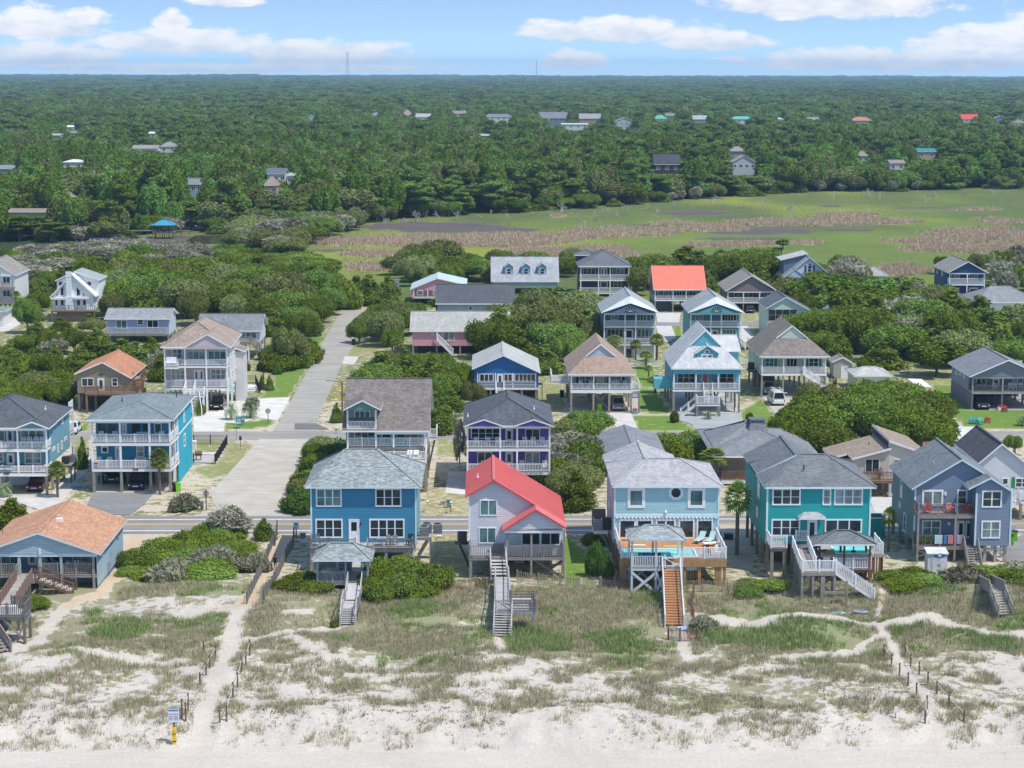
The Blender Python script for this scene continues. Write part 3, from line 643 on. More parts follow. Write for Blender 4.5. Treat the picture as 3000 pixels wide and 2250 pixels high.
# ================================================================== houses along the beach
HS={}
def h_orange_blue():
 h=House('beach_house','low light blue beach house with orange shingle roof at the left edge','house',ZI,765,240);h.z=ZA;Y=h.Y
 ze=h.Z(1432,Y,810);xr=h.X(812,Y,1420);xp=h.X(315,Y,1265);zp=h.Z(1262,Y,315);xl=2*xp-xr
 _,yb=h.qz(1000,1165,ze);B=sid((.17,.30,.42));BL=sid((.36,.46,.52));R_=shi((.53,.285,.175),var=.2)
 h.gableY(xl-.1,xr+.1,Y-.5,yb,ze,zp,R_,xp=xp,trim=paint((.60,.68,.70)))
 h.tri(xl+.35,xr-.35,ze-.1,zp-.28,Y-.15,Y,BL,xp=xp)
 zf=h.Z(1612,Y,500);wy=Y+2.4;zbm=h.Z(1430,Y,500)
 h.box('wall',xl+.3,xr-.4,wy,yb-.4,zf-.3,ze-.12,B);h.box('beam',xl+.3,xr-.3,Y-.1,Y+.1,ze-.42,ze-.1,paint((.60,.68,.70)))
 _,ysw=h.qz(865,1590,0);xs=xr-.4
 h.part('side_wall',MB().box(xs,xs+.08,Y+.05,yb-.5,zf-1.2,ze-.13,BL));h.part('side_panel',MB().box(xs+.081,xs+.10,Y+.3,yb-.6,zf+1.2,ze-.3,B))
 h.deck(xl+.3,xr-.35,Y,wy,zf,mat('planks',(.36,.33,.30)),GREYW);px=[h.X(v,Y,1560)for v in(160,330,497,757)]
 for x in px+[2*xp-v for v in px[1:]]:h.sq('post',x,Y+.05,-.8,ze-.15,.22,GREYW if x>px[2]else paint((.35,.45,.42)))
 h.rail([(px[0]+.9+1.0,Y+.12,zf),(px[3],Y+.12,zf),(px[3],wy,zf)],GREYW,h=1.05,pm=GREYW);h.rail([(xl+.4,Y+.12,zf),(px[0]-.15,Y+.12,zf)],GREYW,h=1.05,pm=GREYW)
 h.W([(5,1425,155,1530,2,1),(345,1425,487,1520,2,1),(585,1425,735,1515,2,1)],wy);h.D([(225,1425,300,1535)],wy)
 h.SW(xs+.10,'r',[(820,1410,835,1470,1,2),(872,1340,886,1385,1,2),(918,1290,932,1340,1,2)],d=.05)
 h.pil([xr-.6,xr-3.5,xp,xp-3.5],[Y+3,Y+6.5,Y+10,yb-1],zf-.3,DGREYW);h.box('storage_wall',xp,xr-.5,Y+2.7,yb-2,-.3,zf-.32,B)
 for x,y in((480,1140),):p=h.q(x,y,Y+5.6);h.part('skylight',MB().box(p[0]-.3,p[0]+.3,Y+5.3,Y+5.8,zp-.35,zp+.02,WHITE))
 for x in(xp-5.2,xp+6.3):h.vent(x,Y+6.5 if x>xp else Y+7,zp-(zp-ze)*abs(x-xp)/(xr-xp),BROWNW)
 h.part('meter_box',MB().box(xs+.1,xs+.3,Y+5,Y+5.4,1.2,1.8,METAL))
 lamp=h.part('post_lamp',MB().box(px[1]-.1,px[1]+.1,Y-.25,Y-.05,zf+2.0,zf+2.6,paint((.7,.7,.68))))
 # stairs to the right and the long walkway to the left
 a=h.q(245,1645,Y-1.4);g=h.q(575,1740,Y-2.6);zt=zf
 h.deck(px[0]-.2,px[0]+1.9,Y-2.2,Y,zf-.01,mat('planks',(.36,.33,.30)),GREYW)
 h.stairs((px[0]+1.9,Y-1.3,zf),(px[0]+1.9+3.6,Y-1.3,.5),1.5,mat('wood',(.55,.53,.48)),mat('wood',(.20,.12,.09)))
 h.rail([(px[0]-.2,Y-.1,zf),(px[0]-.2,Y-.9,zf)],GREYW,h=1.0)
 w0=Vector((px[0]+.9,Y-2.2,zf));gI=at(*ZI(135,655));h.z=ZI;zI=h.Z(432,gI.y,100);xI=h.X(198,gI.y,430);h.z=ZA;w1=Vector((xI-2.2,gI.y+2.6,zI))
 b=MB().beam(w0,w1,1.5,.12,mat('planks',(.42,.39,.36),axis=1));h.part('ramp',b)
 lat=Vector((w1-w0).cross(Vector((0,0,1)))).normalized()*.75
 for sg in(-1,1):h.rail([tuple(w0+lat*sg),tuple(w1+lat*sg)],mat('wood',(.25,.16,.13)),h=1.05,sp=.15)
 for i in range(1,6):
  p=w0.lerp(w1,i/6)
  for sg in(-1,1):h.sq('piling',p.x+lat.x*sg,p.y+lat.y*sg,-1,p.z,.2,DGREYW)
 ld=w1;h.deck(ld.x-2.4,ld.x+2.2,ld.y-2.6,ld.y,ld.z,mat('planks',(.42,.39,.36)),DGREYW)
 h.rail([(ld.x+.5,ld.y,ld.z),(ld.x+2.2,ld.y,ld.z),(ld.x+2.2,ld.y-2.6,ld.z),(ld.x-.8,ld.y-2.6,ld.z)],DGREYW,h=1.1)
 for dx in(-2.2,2.1):
  for dy in(-2.4,-.2):h.sq('piling',ld.x+dx,ld.y+dy,-1.5,ld.z-.2,.22,DGREYW)
 h.part('brace',MB().beam((ld.x+.4,ld.y-2.5,ld.z-.3),(ld.x+2.1,ld.y-2.3,.6),.09,.2,GREYW).beam((ld.x+2.2,ld.y-.2,ld.z-.3),(ld.x+1.2,ld.y-2.5,.3),.09,.16,GREYW))
 eI=at(*ZI(30,735));h.stairs((ld.x-1.7,ld.y-2.6,ld.z),(eI.x,eI.y,eI.z+.1),1.4,GREYW,mat('wood',(.30,.24,.24)))
 h.part('bench_stack',MB().box(ld.x-1.9,ld.x-.3,ld.y-2.4,ld.y-1.6,ld.z,ld.z+.45,WHITE).box(ld.x-.1,ld.x+1.3,ld.y-1.9,ld.y-1.2,ld.z,ld.z+.7,WHITE))
 HS['orange']=(h,Y,zf,wy,px,xs)
h_orange_blue()
def h_aqua_left():
 h=House('beach_house','aqua three storey house with dark hip roof cut by the left edge','house',ZA,380,975);Y=h.Y
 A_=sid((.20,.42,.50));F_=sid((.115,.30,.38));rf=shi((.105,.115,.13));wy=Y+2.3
 ze=h.Z(418,Y,380);xr=h.X(376,Y,600);xl=xr-11.2;_,yb=h.qz(565,265,ze)
 xm=h.X(-150,Y,400);rz=h.q(300,325,Y+3.2)
 zr=ze+2.7;cx=(xl+xr)/2
 h.hip(xl-.5,xr+.45,Y-.45,yb+.3,ze,(cx,Y+5.6,zr),(cx,yb-5,zr),rf)
 x0=h.X(120,Y-.6,400);x1=h.X(376,Y-.6,400);zpk=h.Z(372,Y-.7,245)
 h.gableY(x0,x1+.35,Y-.8,Y+3.4,ze+.02,zpk,rf,t=.18);h.tri(x0+.3,x1+.05,ze-.05,zpk-.2,Y-.55,Y-.45,F_)
 h.box('wall',xl,xr-.1,wy,yb,h.Z(735,Y,200)-.2,ze-.18,F_);h.box('side_wall',xr-.1,xr,wy,yb,h.Z(740,Y,200)-.1,ze-.19,A_)
 for k,(yt,ydk,ybm)in enumerate(((540,590,606),(735,788,812))):
  zf=h.Z(ydk,Y,200);h.deck(xl,xr,Y,wy-.01,zf,None,WHITE,th=.45)
  px=[h.X(v,Y,500)for v in(140,372)]+[xl+.1,xl+4]
  h.rail([(xl+.1,Y+.1,zf),(px[0],Y+.1,zf),(px[1],Y+.1,zf),(px[1],wy,zf)],h=h.Z(yt,Y,200)-zf)
  for x in px:h.sq('column',x,Y+.1,zf-.02,(ze-.2 if k==0 else h.Z(612,Y,200)),.2,WHITE)
 h.box('beam',xl,xr,Y-.02,Y+.2,ze-.45,ze-.17,WHITE)
 h.W([(165,432,360,520,3,1),(-60,432,40,530,2,1)],wy,glass=GLASST);h.W([(200,620,335,718,2,2),(-70,620,30,700,2,2)],wy,glass=GLASSL);h.D([(50,432,112,540),(55,628,118,722)],wy)
 h.SW(xr,'r',[(496,350,510,400,1,2),(463,560,474,630,1,2),(492,535,505,605,1,2),(425,395,450,412,2,1),(422,590,446,620,2,1),(518,508,540,536,2,1)],glass=GLASSL)
 # back porch
 zf1=h.Z(590,Y,200);zf2=h.Z(788,Y,200)
 for z_ in(zf1+2.2,zf1-.5):h.deck(xr-3,xr+.1,yb,yb+2.2,z_,None,WHITE);h.rail([(xr,yb+.1,z_),(xr,yb+2.1,z_)])
 h.sq('column',xr,yb+2.1,-.2,ze-.5,.2,WHITE)
 h.pil([xr-.15,xr-5.6,xl+.2],lin((Y+.2,yb-.3),5),zf2-.4);h.box('garage_wall',xl,xr-3.2,Y+6,yb-.2,-.1,zf2-.42,OFFW)
 dk=h.deck(xr,xr+1.5,Y+7,Y+9.6,zf2-.5,None,DGREYW);h.pil([xr+1.3],[Y+7.2,Y+9.4],zf2-.7,DGREYW,.16)
 text_obj(h,'1928',h.X(50,Y-.02,797),h.Z(797,Y-.02,50),Y-.03,.34,BLACK,bold=.01);sg=h.box('banner',*h.r(2,735,92,780,Y-.1)[:2],Y-.06,Y-.02,*h.r(2,735,92,780,Y-.1)[2:],paint((.16,.17,.2)))
 text_obj(h,'SEA PRIZE',h.X(47,Y-.07,758),h.Z(757,Y-.07,47),Y-.07,.34,WHITE,sg,bold=.012);h.vent(h.X(352,Y+3,262),Y+4,ze+1.5,WHITE)
 HS['aqua']=(h,Y,h.Z(590,Y,200),wy,xr,yb)
h_aqua_left()
def h_blue_1930():
 h=House('beach_house','bright blue three storey house with grey green roof and white double porch','house',ZA,1385,950);Y=h.Y
 B=sid((.035,.235,.40));S_=sid((.03,.42,.56));rf=shi((.21,.25,.26));wy=Y+2.6  # side siding is a brighter copy, its sunlit look put into the colour
 x0=h.X(738,Y,600);x1=h.X(1385,Y,600);ze=h.Z(352,Y,1000)
 _,yb=h.qz(1575,160,ze);_,yr=h.qz(1100,205,ze+2.6);cx=(x0+x1)/2;zr=h.Z(205,Y+6.2,1100)
 h.hip(x0-.5,x1+.45,Y-.5,yb,ze,(cx,Y+6.2,zr),(cx,yb-5.0,zr),rf)
 h.box('wall',x0+.1,x1-.1,wy,yb-.4,h.Z(755,Y,900)-.3,ze-.17,B);xs=x1-.1
 h.box('side_wall',xs,xs+.1,Y+5.6,yb-.4,-.05,ze-.18,S_)
 h.box('trim_band',xs+.08,xs+.13,Y+5.6,yb-.4,h.Z(560,Y,900)-.05,h.Z(560,Y,900)+.15,WHITE)
 pxs=[740,975,1212,1385];px=[h.X(v,Y,600)for v in pxs];px[0]+=.1;px[3]-=.1
 for k,(yt,ydk)in enumerate(((478,543),(690,752))):
  zf=h.Z(ydk,Y,1000);zh=h.Z(yt,Y,1000)-zf;h.deck(x0,x1,Y,wy-.01,zf,None,WHITE,th=.42);h.deck(x1-.9,x1+.15,wy,Y+5.55,zf,None,WHITE,th=.42)
  for a,c in zip(px[:-1],px[1:]):h.rail([(a,Y+.12,zf),((a+c)/2,Y+.12,zf),(c,Y+.12,zf)],h=zh,ps=9)
  h.rail([(px[3],Y+.12,zf),(px[3]+.1,Y+5.5,zf)],h=zh)
  top=ze-.2 if k==0 else h.Z(575,Y,1000)
  for x in px:h.sq('column',x,Y+.12,zf,top,.22,WHITE)
  for yy in(Y+2.6,Y+5.3):h.sq('column',px[3]+.05,yy,zf,top,.2,WHITE)
 h.box('beam',x0,x1,Y-.02,Y+.24,ze-.5,ze-.18,WHITE)
 h.box('corner_board',xs-.1,xs+.2,wy-.1,wy+.1,-.0,ze-.2,WHITE)
 h.W([(788,383,858,475,1,1),(872,383,945,475,1,1),(1065,383,1140,475,1,1),(1152,383,1200,475,1,1)],wy,glass=GLASS,fw=.07,trim=B)
 h.W([(1105,572,1170,660,1,2)],wy,glass=GLASSL);h.W([(820,572,878,628,1,1)],wy,glass=GLASS,fw=.16);h.D([(988,385,1028,480),(932,572,972,682)],wy);h.W([(1250,385,1310,470,1,1)],wy,glass=GLASST)
 h.SW(xs+.1,'r',[(1484,280,1494,385,1,2),(1487,480,1500,585,1,2)],glass=GLASSL);h.SW(xs,'r',[(1428,330,1442,400,1,2),(1405,355,1416,430,1,2),(1432,520,1446,590,1,2),(1408,560,1420,620,1,2)],glass=GLASS)
 zf=h.Z(752,Y,1000);h.pil([x0+.2,px[1],px[2],x1-.2],[Y+.2,Y+4.5,Y+9,yb-1],zf-.42);h.box('storage_wall',x1-3,x1-.3,Y+6,yb-.6,-.1,zf-.43,GREYW);h.box('garage_wall',x0+.3,x1-3,yb-3,yb-1,-.1,zf-.43,GREYW)
 h.box('storage_door',xs+.1,xs+.14,yb-5.5,yb-1.5,.1,2.4,sid((.03,.42,.56)))
 text_obj(h,'1930',h.X(1097,Y,763),h.Z(762,Y,1097),Y-.03,.36,BLACK,bold=.01)
 pl=h.box('notice_board',*h.r(755,698,802,728,Y-.05)[:2],Y-.05,Y-.01,*h.r(755,698,802,728,Y-.05)[2:],paint((.75,.7,.68)));a=h.r(760,704,797,722,Y-.06);h.box('notice_print',a[0],a[1],Y-.06,Y-.05,a[2],a[3],paint((.35,.1,.1)),pl)
 h.vent(h.X(970,Y+3,210),Y+4.5,ze+1.5);h.vent(h.X(1415,Y+7,155),Y+8.5,ze+1.4);HS['b1930']=(h,Y,h.Z(543,Y,1000),h.Z(752,Y,1000),wy,px,x1,yb)
h_blue_1930()
def h_steel_blue():
 h=House('beach_house','deep blue two storey beach house with pale grey hip roof and wide deck','house',ZB,1010,1560);Y=h.Y+1.2
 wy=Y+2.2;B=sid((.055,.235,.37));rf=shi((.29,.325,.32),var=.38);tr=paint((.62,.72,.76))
 x0=h.X(272,wy,1100);x1=h.X(1030,wy,1100);ze=h.Z(925,wy-.4,600);cx=(x0+x1)/2
 zr=h.Z(655,wy+5.5,640);xa=h.X(520,wy+5.5,650);xb=h.X(755,wy+5.5,650);yb=wy+11
 h.hip(x0-.6,x1+.6,wy-.6,yb+.6,ze,(xa,wy+5.5,zr),(xb,wy+5.5,zr),rf,t=.14,trim=tr)
 zf=h.Z(1362,Y,640);h.box('wall',x0,x1,wy,yb,zf-.35,ze-.12,B)
 for x in(x0-.04,x1-.12):h.box('corner_board',x,x+.16,wy-.04,wy+.12,zf-.3,ze-.13,tr)
 h.box('side_trim',x1,x1+.05,wy+.2,yb,zf-.3,ze-.13,sid((.20,.45,.52)))
 h.W([(308,935,495,1067,3,2),(735,935,925,1067,3,2),(305,1155,502,1293,3,2),(692,1155,947,1293,4,2)],wy,glass=None,fw=.15)
 h.D([(545,1157,622,1325,{'glass':'half'})],wy);h.part('wall_lamp',MB().box(h.X(628,wy,1190),h.X(636,wy,1190),wy-.15,wy,h.Z(1195,wy,630),h.Z(1182,wy,630),BLACK))
 dx0=h.X(262,Y,1340);dx1=h.X(1008,Y,1340);h.deck(dx0,dx1,Y,wy-.01,zf,mat('planks',(.42,.39,.36)),DGREYW,th=.5)
 gl=h.X(590,Y,1330);gr=h.X(680,Y,1330);RW=mat('wood',(.22,.21,.205));zh=h.Z(1305,Y,640)-zf
 h.rail([(dx0+.1,wy,zf),(dx0+.1,Y+.1,zf),(gl,Y+.1,zf)],RW,h=zh,sp=.2,bw=.045);h.rail([(gr,Y+.1,zf),(dx1-.1,Y+.1,zf),(dx1-.1,wy,zf)],RW,h=zh,sp=.2,bw=.045)
 h.pil(lin((dx0+.2,dx1-.2),5),[Y+.2,wy+3,wy+6.5,yb-.3],zf-.45,GREYW)
 xa1=h.X(1140,wy+2.5,1300);h.deck(x1,xa1,wy+1.2,wy+3.8,zf+.25,mat('planks',(.45,.43,.38)),GREYW);h.pil([xa1-.1],[wy+1.3,wy+3.6],zf,GREYW,.16)
 h.part('brace',MB().beam((x1+.1,wy+1.2,.6),(xa1-.3,wy+1.2,zf-.1),.15,.25,DGREYW).beam((x1+.1,wy+2.4,.6),(xa1-.3,wy+2.4,zf-.1),.15,.25,GREYW))
 h.part('storage_door',MB().box(x1-1.4,x1-.2,wy+1,wy+1.1,0,zf-.6,OFFW));h.vent(h.X(422,wy+3,755),wy+3.2,ze+1.5)
 HS['steel']=(h,Y,zf,wy,x0,x1,dx0,dx1,gl,gr)
 # gazebo in front with stairs to the sand: a thing of its own
 g=House('gazebo','small weathered gazebo with pale hip roof in front of the deep blue house','gazebo',ZJ,500,530);Yg=g.Y
 zr0=g.Z(243,Yg,700);gx0=g.X(455,Yg,243);gx1=g.X(945,Yg,243);D=3.6;ztp=g.Z(110,Yg+D/2,740)
 g.hip(gx0,gx1,Yg-.5,Yg+D+.4,zr0,(g.X(600,Yg+D/2,120),Yg+D/2,ztp),(g.X(790,Yg+D/2,120),Yg+D/2,ztp),rf,t=.14,trim=tr)
 zg=g.Z(428,Yg,620);px0=g.X(497,Yg,400);px1=g.X(905,Yg,400);LG=mat('wood',(.36,.37,.35));g.deck(px0-.1,px1+.1,Yg,Yg+D,zg,mat('planks',(.40,.38,.35)),GREYW)
 for x in(px0,px1):
  for y in(Yg+.1,Yg+D-.1):g.sq('post',x,y,-.6,zr0-.1,.18,LG)
 g.sq('post',(px0+px1)/2+.3,Yg+.1,zg,zr0-.1,.16,LG);sx0=g.X(752,Yg,400);sx1=g.X(852,Yg,400)
 g.rail([(sx0-.1,Yg+.1,zg),(px0,Yg+.1,zg),(px0,Yg+D-.1,zg),(sx0,Yg+D-.1,zg)],LG,h=g.Z(350,Yg,620)-zg);g.rail([(sx1+.1,Yg+.1,zg),(px1,Yg+.1,zg),(px1,Yg+D,zg)],LG,h=1.0)
 g.part('brace',MB().beam((px0,Yg,zg-.4),(sx0,Yg,.2),.1,.2,LG).beam((px1,Yg+.2,zr0-.8),(px1-.8,Yg+.2,zr0-.15),.08,.12,LG).beam((px1,Yg,zg-.3),(px1-1.2,Yg,.3),.1,.2,LG))
 # walkway from the house deck over the gazebo floor
 h_,Yh=h,Y;m_=mat('planks',(.46,.45,.43),axis=1);cxw=(sx0+sx1)/2
 g.part('walkway',MB().beam(((gl+gr)/2,Y,zf-.05),(cxw,Yg+D,zg),1.4,.12,m_))
 for sg,xx in((-1,gl),(1,gr)):g.rail([(xx,Y,zf-.1),(cxw+sg*.7,Yg+D,zg)],GREYW,h=1.0)
 zt1=g.Z(445,Yg,790);b1=at(*ZJ(760,530));land=Vector((0,Yg-2.6,at(*ZJ(742,782)).z+1.2));ly=Yg-3.0
 while g.Z(640,ly,750)<land.z:ly-=.1
 ly+=2.6;land.x=g.X(755,ly-2.6,640);SL=mat('wood',(.50,.48,.47))
 g.stairs((cxw,Yg,zg),(land.x+.15,ly,land.z),1.35,SL,SL,bal=False,n=6);g.part('landing',MB().box(land.x-.65,land.x+.8,ly-2.6,ly,land.z-.12,land.z,mat('planks',(.48,.46,.44),axis=1)))
 e=at(*ZJ(742,782));g.rail([(land.x-.68,ly,land.z),(land.x-.72,ly-2.6,land.z)],SL,h=.95,sp=.9);g.rail([(land.x+.84,ly,land.z),(land.x+.8,ly-2.6,land.z)],GREYW,h=.95)
 g.stairs((land.x,ly-2.6,land.z),(e.x,e.y,e.z+.05),1.35,SL,SL,bal=False,n=9);g.pil([land.x-.6,land.x+.7],[ly-.2,ly-2.4],land.z,DGREYW,.16)
 HS['gazebo']=(g,Yg,zg,px0,px1)
h_steel_blue()
def h_red_roof():
 h=House('beach_house','white clapboard beach house with red metal roof','house',ZB,2090,1600);Y=h.Y;wy=Y+2.2
 Wd=sid((.62,.62,.66));Rf=mat('metal_roof',(.62,.155,.145));tr=paint((.62,.06,.07));yb=wy+12
 def P(x,y,Yp):return h.q(x,y,Yp)
 lx,lz=P(1382,995,wy-.5);px_,pz=P(1590,873,wy-.5);vx,vz=P(1880,1048,wy-.5);rx,rz=P(2112,1238,Y-.5);mx_,mz=P(1650,1240,Y-.5);kx,kz=P(1893,1100,Y-.5)
 sl=(pz-vz)/(vx-px_);rx2=rx;rz2=pz-sl*(rx2-px_);rz=max(rz,rz2-.4)if abs(rz-rz2)>1 else rz2
 h.gableY(lx,rx,wy-.5,yb,lz,pz,Rf,xp=px_,zr=rz,t=.16,trim=tr,name='roof')
 kz2=pz-sl*(kx-px_)+.02;h.roof([[(mx_,Y-.5,mz),(kx,Y-.5,kz2),(kx,wy+.2,kz2),(mx_,wy+.2,mz)],[(kx,Y-.5,kz2),(rx,Y-.5,rz+.01),(rx,wy-.5,rz+.01),(kx,wy-.5,kz2)]],Rf,t=.16,trim=tr,name='porch_roof')
 # standing ribs
 b=MB();n=24
 for i in range(1,n):
  y=wy-.5+(yb-wy+.5)*i/n;b.beam((lx,y,lz+.03),(px_,y,pz+.03),.045,.05,Rf);b.beam((px_,y,pz+.03),(rx,y,rz+.03),.045,.05,Rf)
 h.part('roof_ribs',b);x0=h.X(1410,wy,1200);x1=h.X(2095,wy,1250);zf=h.Z(1432,Y,1800);zfl=h.Z(1362,wy,1500)
 xs=h.X(1672,wy,1300)
 h.part('wall',MB().prism([(x0,zf-.2),(x1,zf-.2),(x1,rz-.12),(px_,pz-.2),(x0,lz+.12)],'y',wy,yb-.5,Wd))
 zpk=kz2-.2;h.part('porch_gable',MB().prism([(mx_+.25,mz-.1),(rx-.2,rz-.1),(kx,zpk)],'y',Y-.1,Y,Wd));h.box('beam',mx_+.2,rx-.2,Y-.08,Y+.1,mz-.35,mz-.11,WHITE)
 h.W([(1487,1017,1615,1133,2,1),(1480,1216,1608,1332,2,1)],wy,glass=GLASST,fw=.11);h.box('corner_board',x0-.03,x0+.12,wy-.03,wy+.1,zf-.2,lz,WHITE)
 h.W([(1788,1252,1925,1345,2,1,{'name':'glass_door'}),(1925,1252,2070,1345,2,1,{'name':'glass_door'})],wy,glass=GLASS,fw=.12)
 dx0=h.X(1408,Y,1400);dx1=h.X(2095,Y,1400);h.deck(dx0,dx1,Y,wy-.01,zf,mat('planks',(.30,.28,.26)),GREYW)
 g0=h.X(1570,Y,1400);g1=h.X(1668,Y,1400);zh=h.Z(1352,Y,1800)-zf
 RW=mat('wood',(.23,.22,.21));h.rail([(dx0+.1,wy,zf),(dx0+.1,Y+.1,zf),(g0,Y+.1,zf)],RW,h=zh,sp=.2,bw=.05);h.rail([(g1,Y+.1,zf),(dx1-.1,Y+.1,zf),(dx1-.1,wy,zf)],RW,h=zh,sp=.15,bw=.10)
 h.box('gate_board',g0,g1,wy-.3,wy-.2,zf,zf+.9,GREYW)
 for v in(1685,1860,2095):h.sq('post',h.X(v,Y,1400),Y+.1,-.6,mz-.1 if v!=1860 else h.Z(1230,Y,1860),.2,GREYW)
 h.pil([x0+.2,xs,h.X(1860,wy,1400),x1-.1],[wy+.2,wy+4,wy+8,yb-1],zf-.3,PILE,.28);h.pil([dx0+.2],[Y+.2],zf,GREYW)
 xx0=h.X(1880,Y+1,1500);h.part('brace',MB().beam((xx0,Y+.4,zf-.4),(x1,Y+.4,.1),.12,.28,DGREYW).beam((x1,Y+.6,zf-.4),(xx0,Y+.6,.1),.12,.28,DGREYW));h.box('storage_wall',xs,h.X(1860,wy,1400),wy+5,yb-3,-.1,zf-.35,DGREYW);h.box('storage_door',xs+1,xs+2,wy+4.9,wy+5,-.1,2,OFFW)
 h.vent(h.X(1473,wy+4,835),wy+5,(lz+pz)/2,WHITE)
 # stairs, walkway, landing with benches, stairs to sand
 SL=mat('wood',(.52,.49,.48));zl=h.Z(1565,Y-3,1620);sx=(g0+g1)/2
 g=House('boardwalk','grey boardwalk with bench platform and stairs below the red roofed house','boardwalk',ZK,60,420,Y=Y-3.3);zl=g.Z(390,Y-3.3,60)
 h.stairs((sx,Y,zf),(sx+.1,Y-3.2,zl),1.55,SL,SL,bal=False)
 wx0=g.X(5,Y-8,500);wx1=g.X(112,Y-8,500);ye=Y-3.3;e=at(*ZK(60,885));ya=e.y+4.4;zl2=zl-.0
 PG=mat('planks',(.46,.44,.43),axis=1)
 zl2=e.z+2.0;ya=g.Y-2.6
 for it in range(60):
  if g.Z(662,ya,60)>=zl2:break
  ya-=.25
 g.part('walkway',MB().beam(((wx0+wx1)/2,ye+.1,zl-.05),((wx0+wx1)/2,ya,zl2-.05),1.55,.12,PG))
 for x,rm_ in((wx0,SL),(wx1,SL)):g.rail([(x,ye,zl),(x,ya+(3.4 if x==wx1 else 0),zl2)],rm_,h=1.0,sp=1.1)
 bx1=g.X(325,ya,620);g.part('platform',MB().box(wx1,bx1,ya,ya+3.0,zl2-.3,zl2,mat('planks',(.34,.32,.31))))
 g.rail([(wx1,ya+3.0,zl2),(bx1,ya+3.0,zl2),(bx1,ya,zl2),(wx1+.1,ya,zl2)],DGREYW,h=1.0,hor=True)
 g.part('bench',MB().box(wx1+.2,bx1-.2,ya+2.3,ya+2.7,zl2+.42,zl2+.48,SL).box(wx1+.3,wx1+.4,ya+2.3,ya+2.7,zl2,zl2+.42,GREYW).box(bx1-.4,bx1-.3,ya+2.3,ya+2.7,zl2,zl2+.42,GREYW))
 g.part('gate',MB().box(wx0,wx1,ya-.02,ya+.04,zl2+.9,zl2+1.0,GREYW).box(wx0,wx1,ya-.02,ya+.04,zl2+.08,zl2+.16,GREYW).beam((wx0,ya,zl2+.95),(wx1,ya,zl2+.12),.05,.08,GREYW))
 for x in lin((wx0+.2,wx1-.2),8):g.part('gate_bar',MB().box(x-.02,x+.02,ya-.01,ya+.03,zl2+.12,zl2+.9,DGREYW))
 g.pil([wx0,wx1,bx1-.1],[ya+.1,ya+2.9],zl2-.1,GREYW,.18);g.pil([wx0,wx1],[ye-2,ye-.2],zl-.1,GREYW,.18)
 g.stairs(((wx0+wx1)/2,ya,zl2),(e.x,e.y,e.z+.08),1.55,SL,SL,bal=False,stringer=BROWNW);HS['red']=(h,Y,zf,wy,x0,dx0,dx1)
h_red_roof()
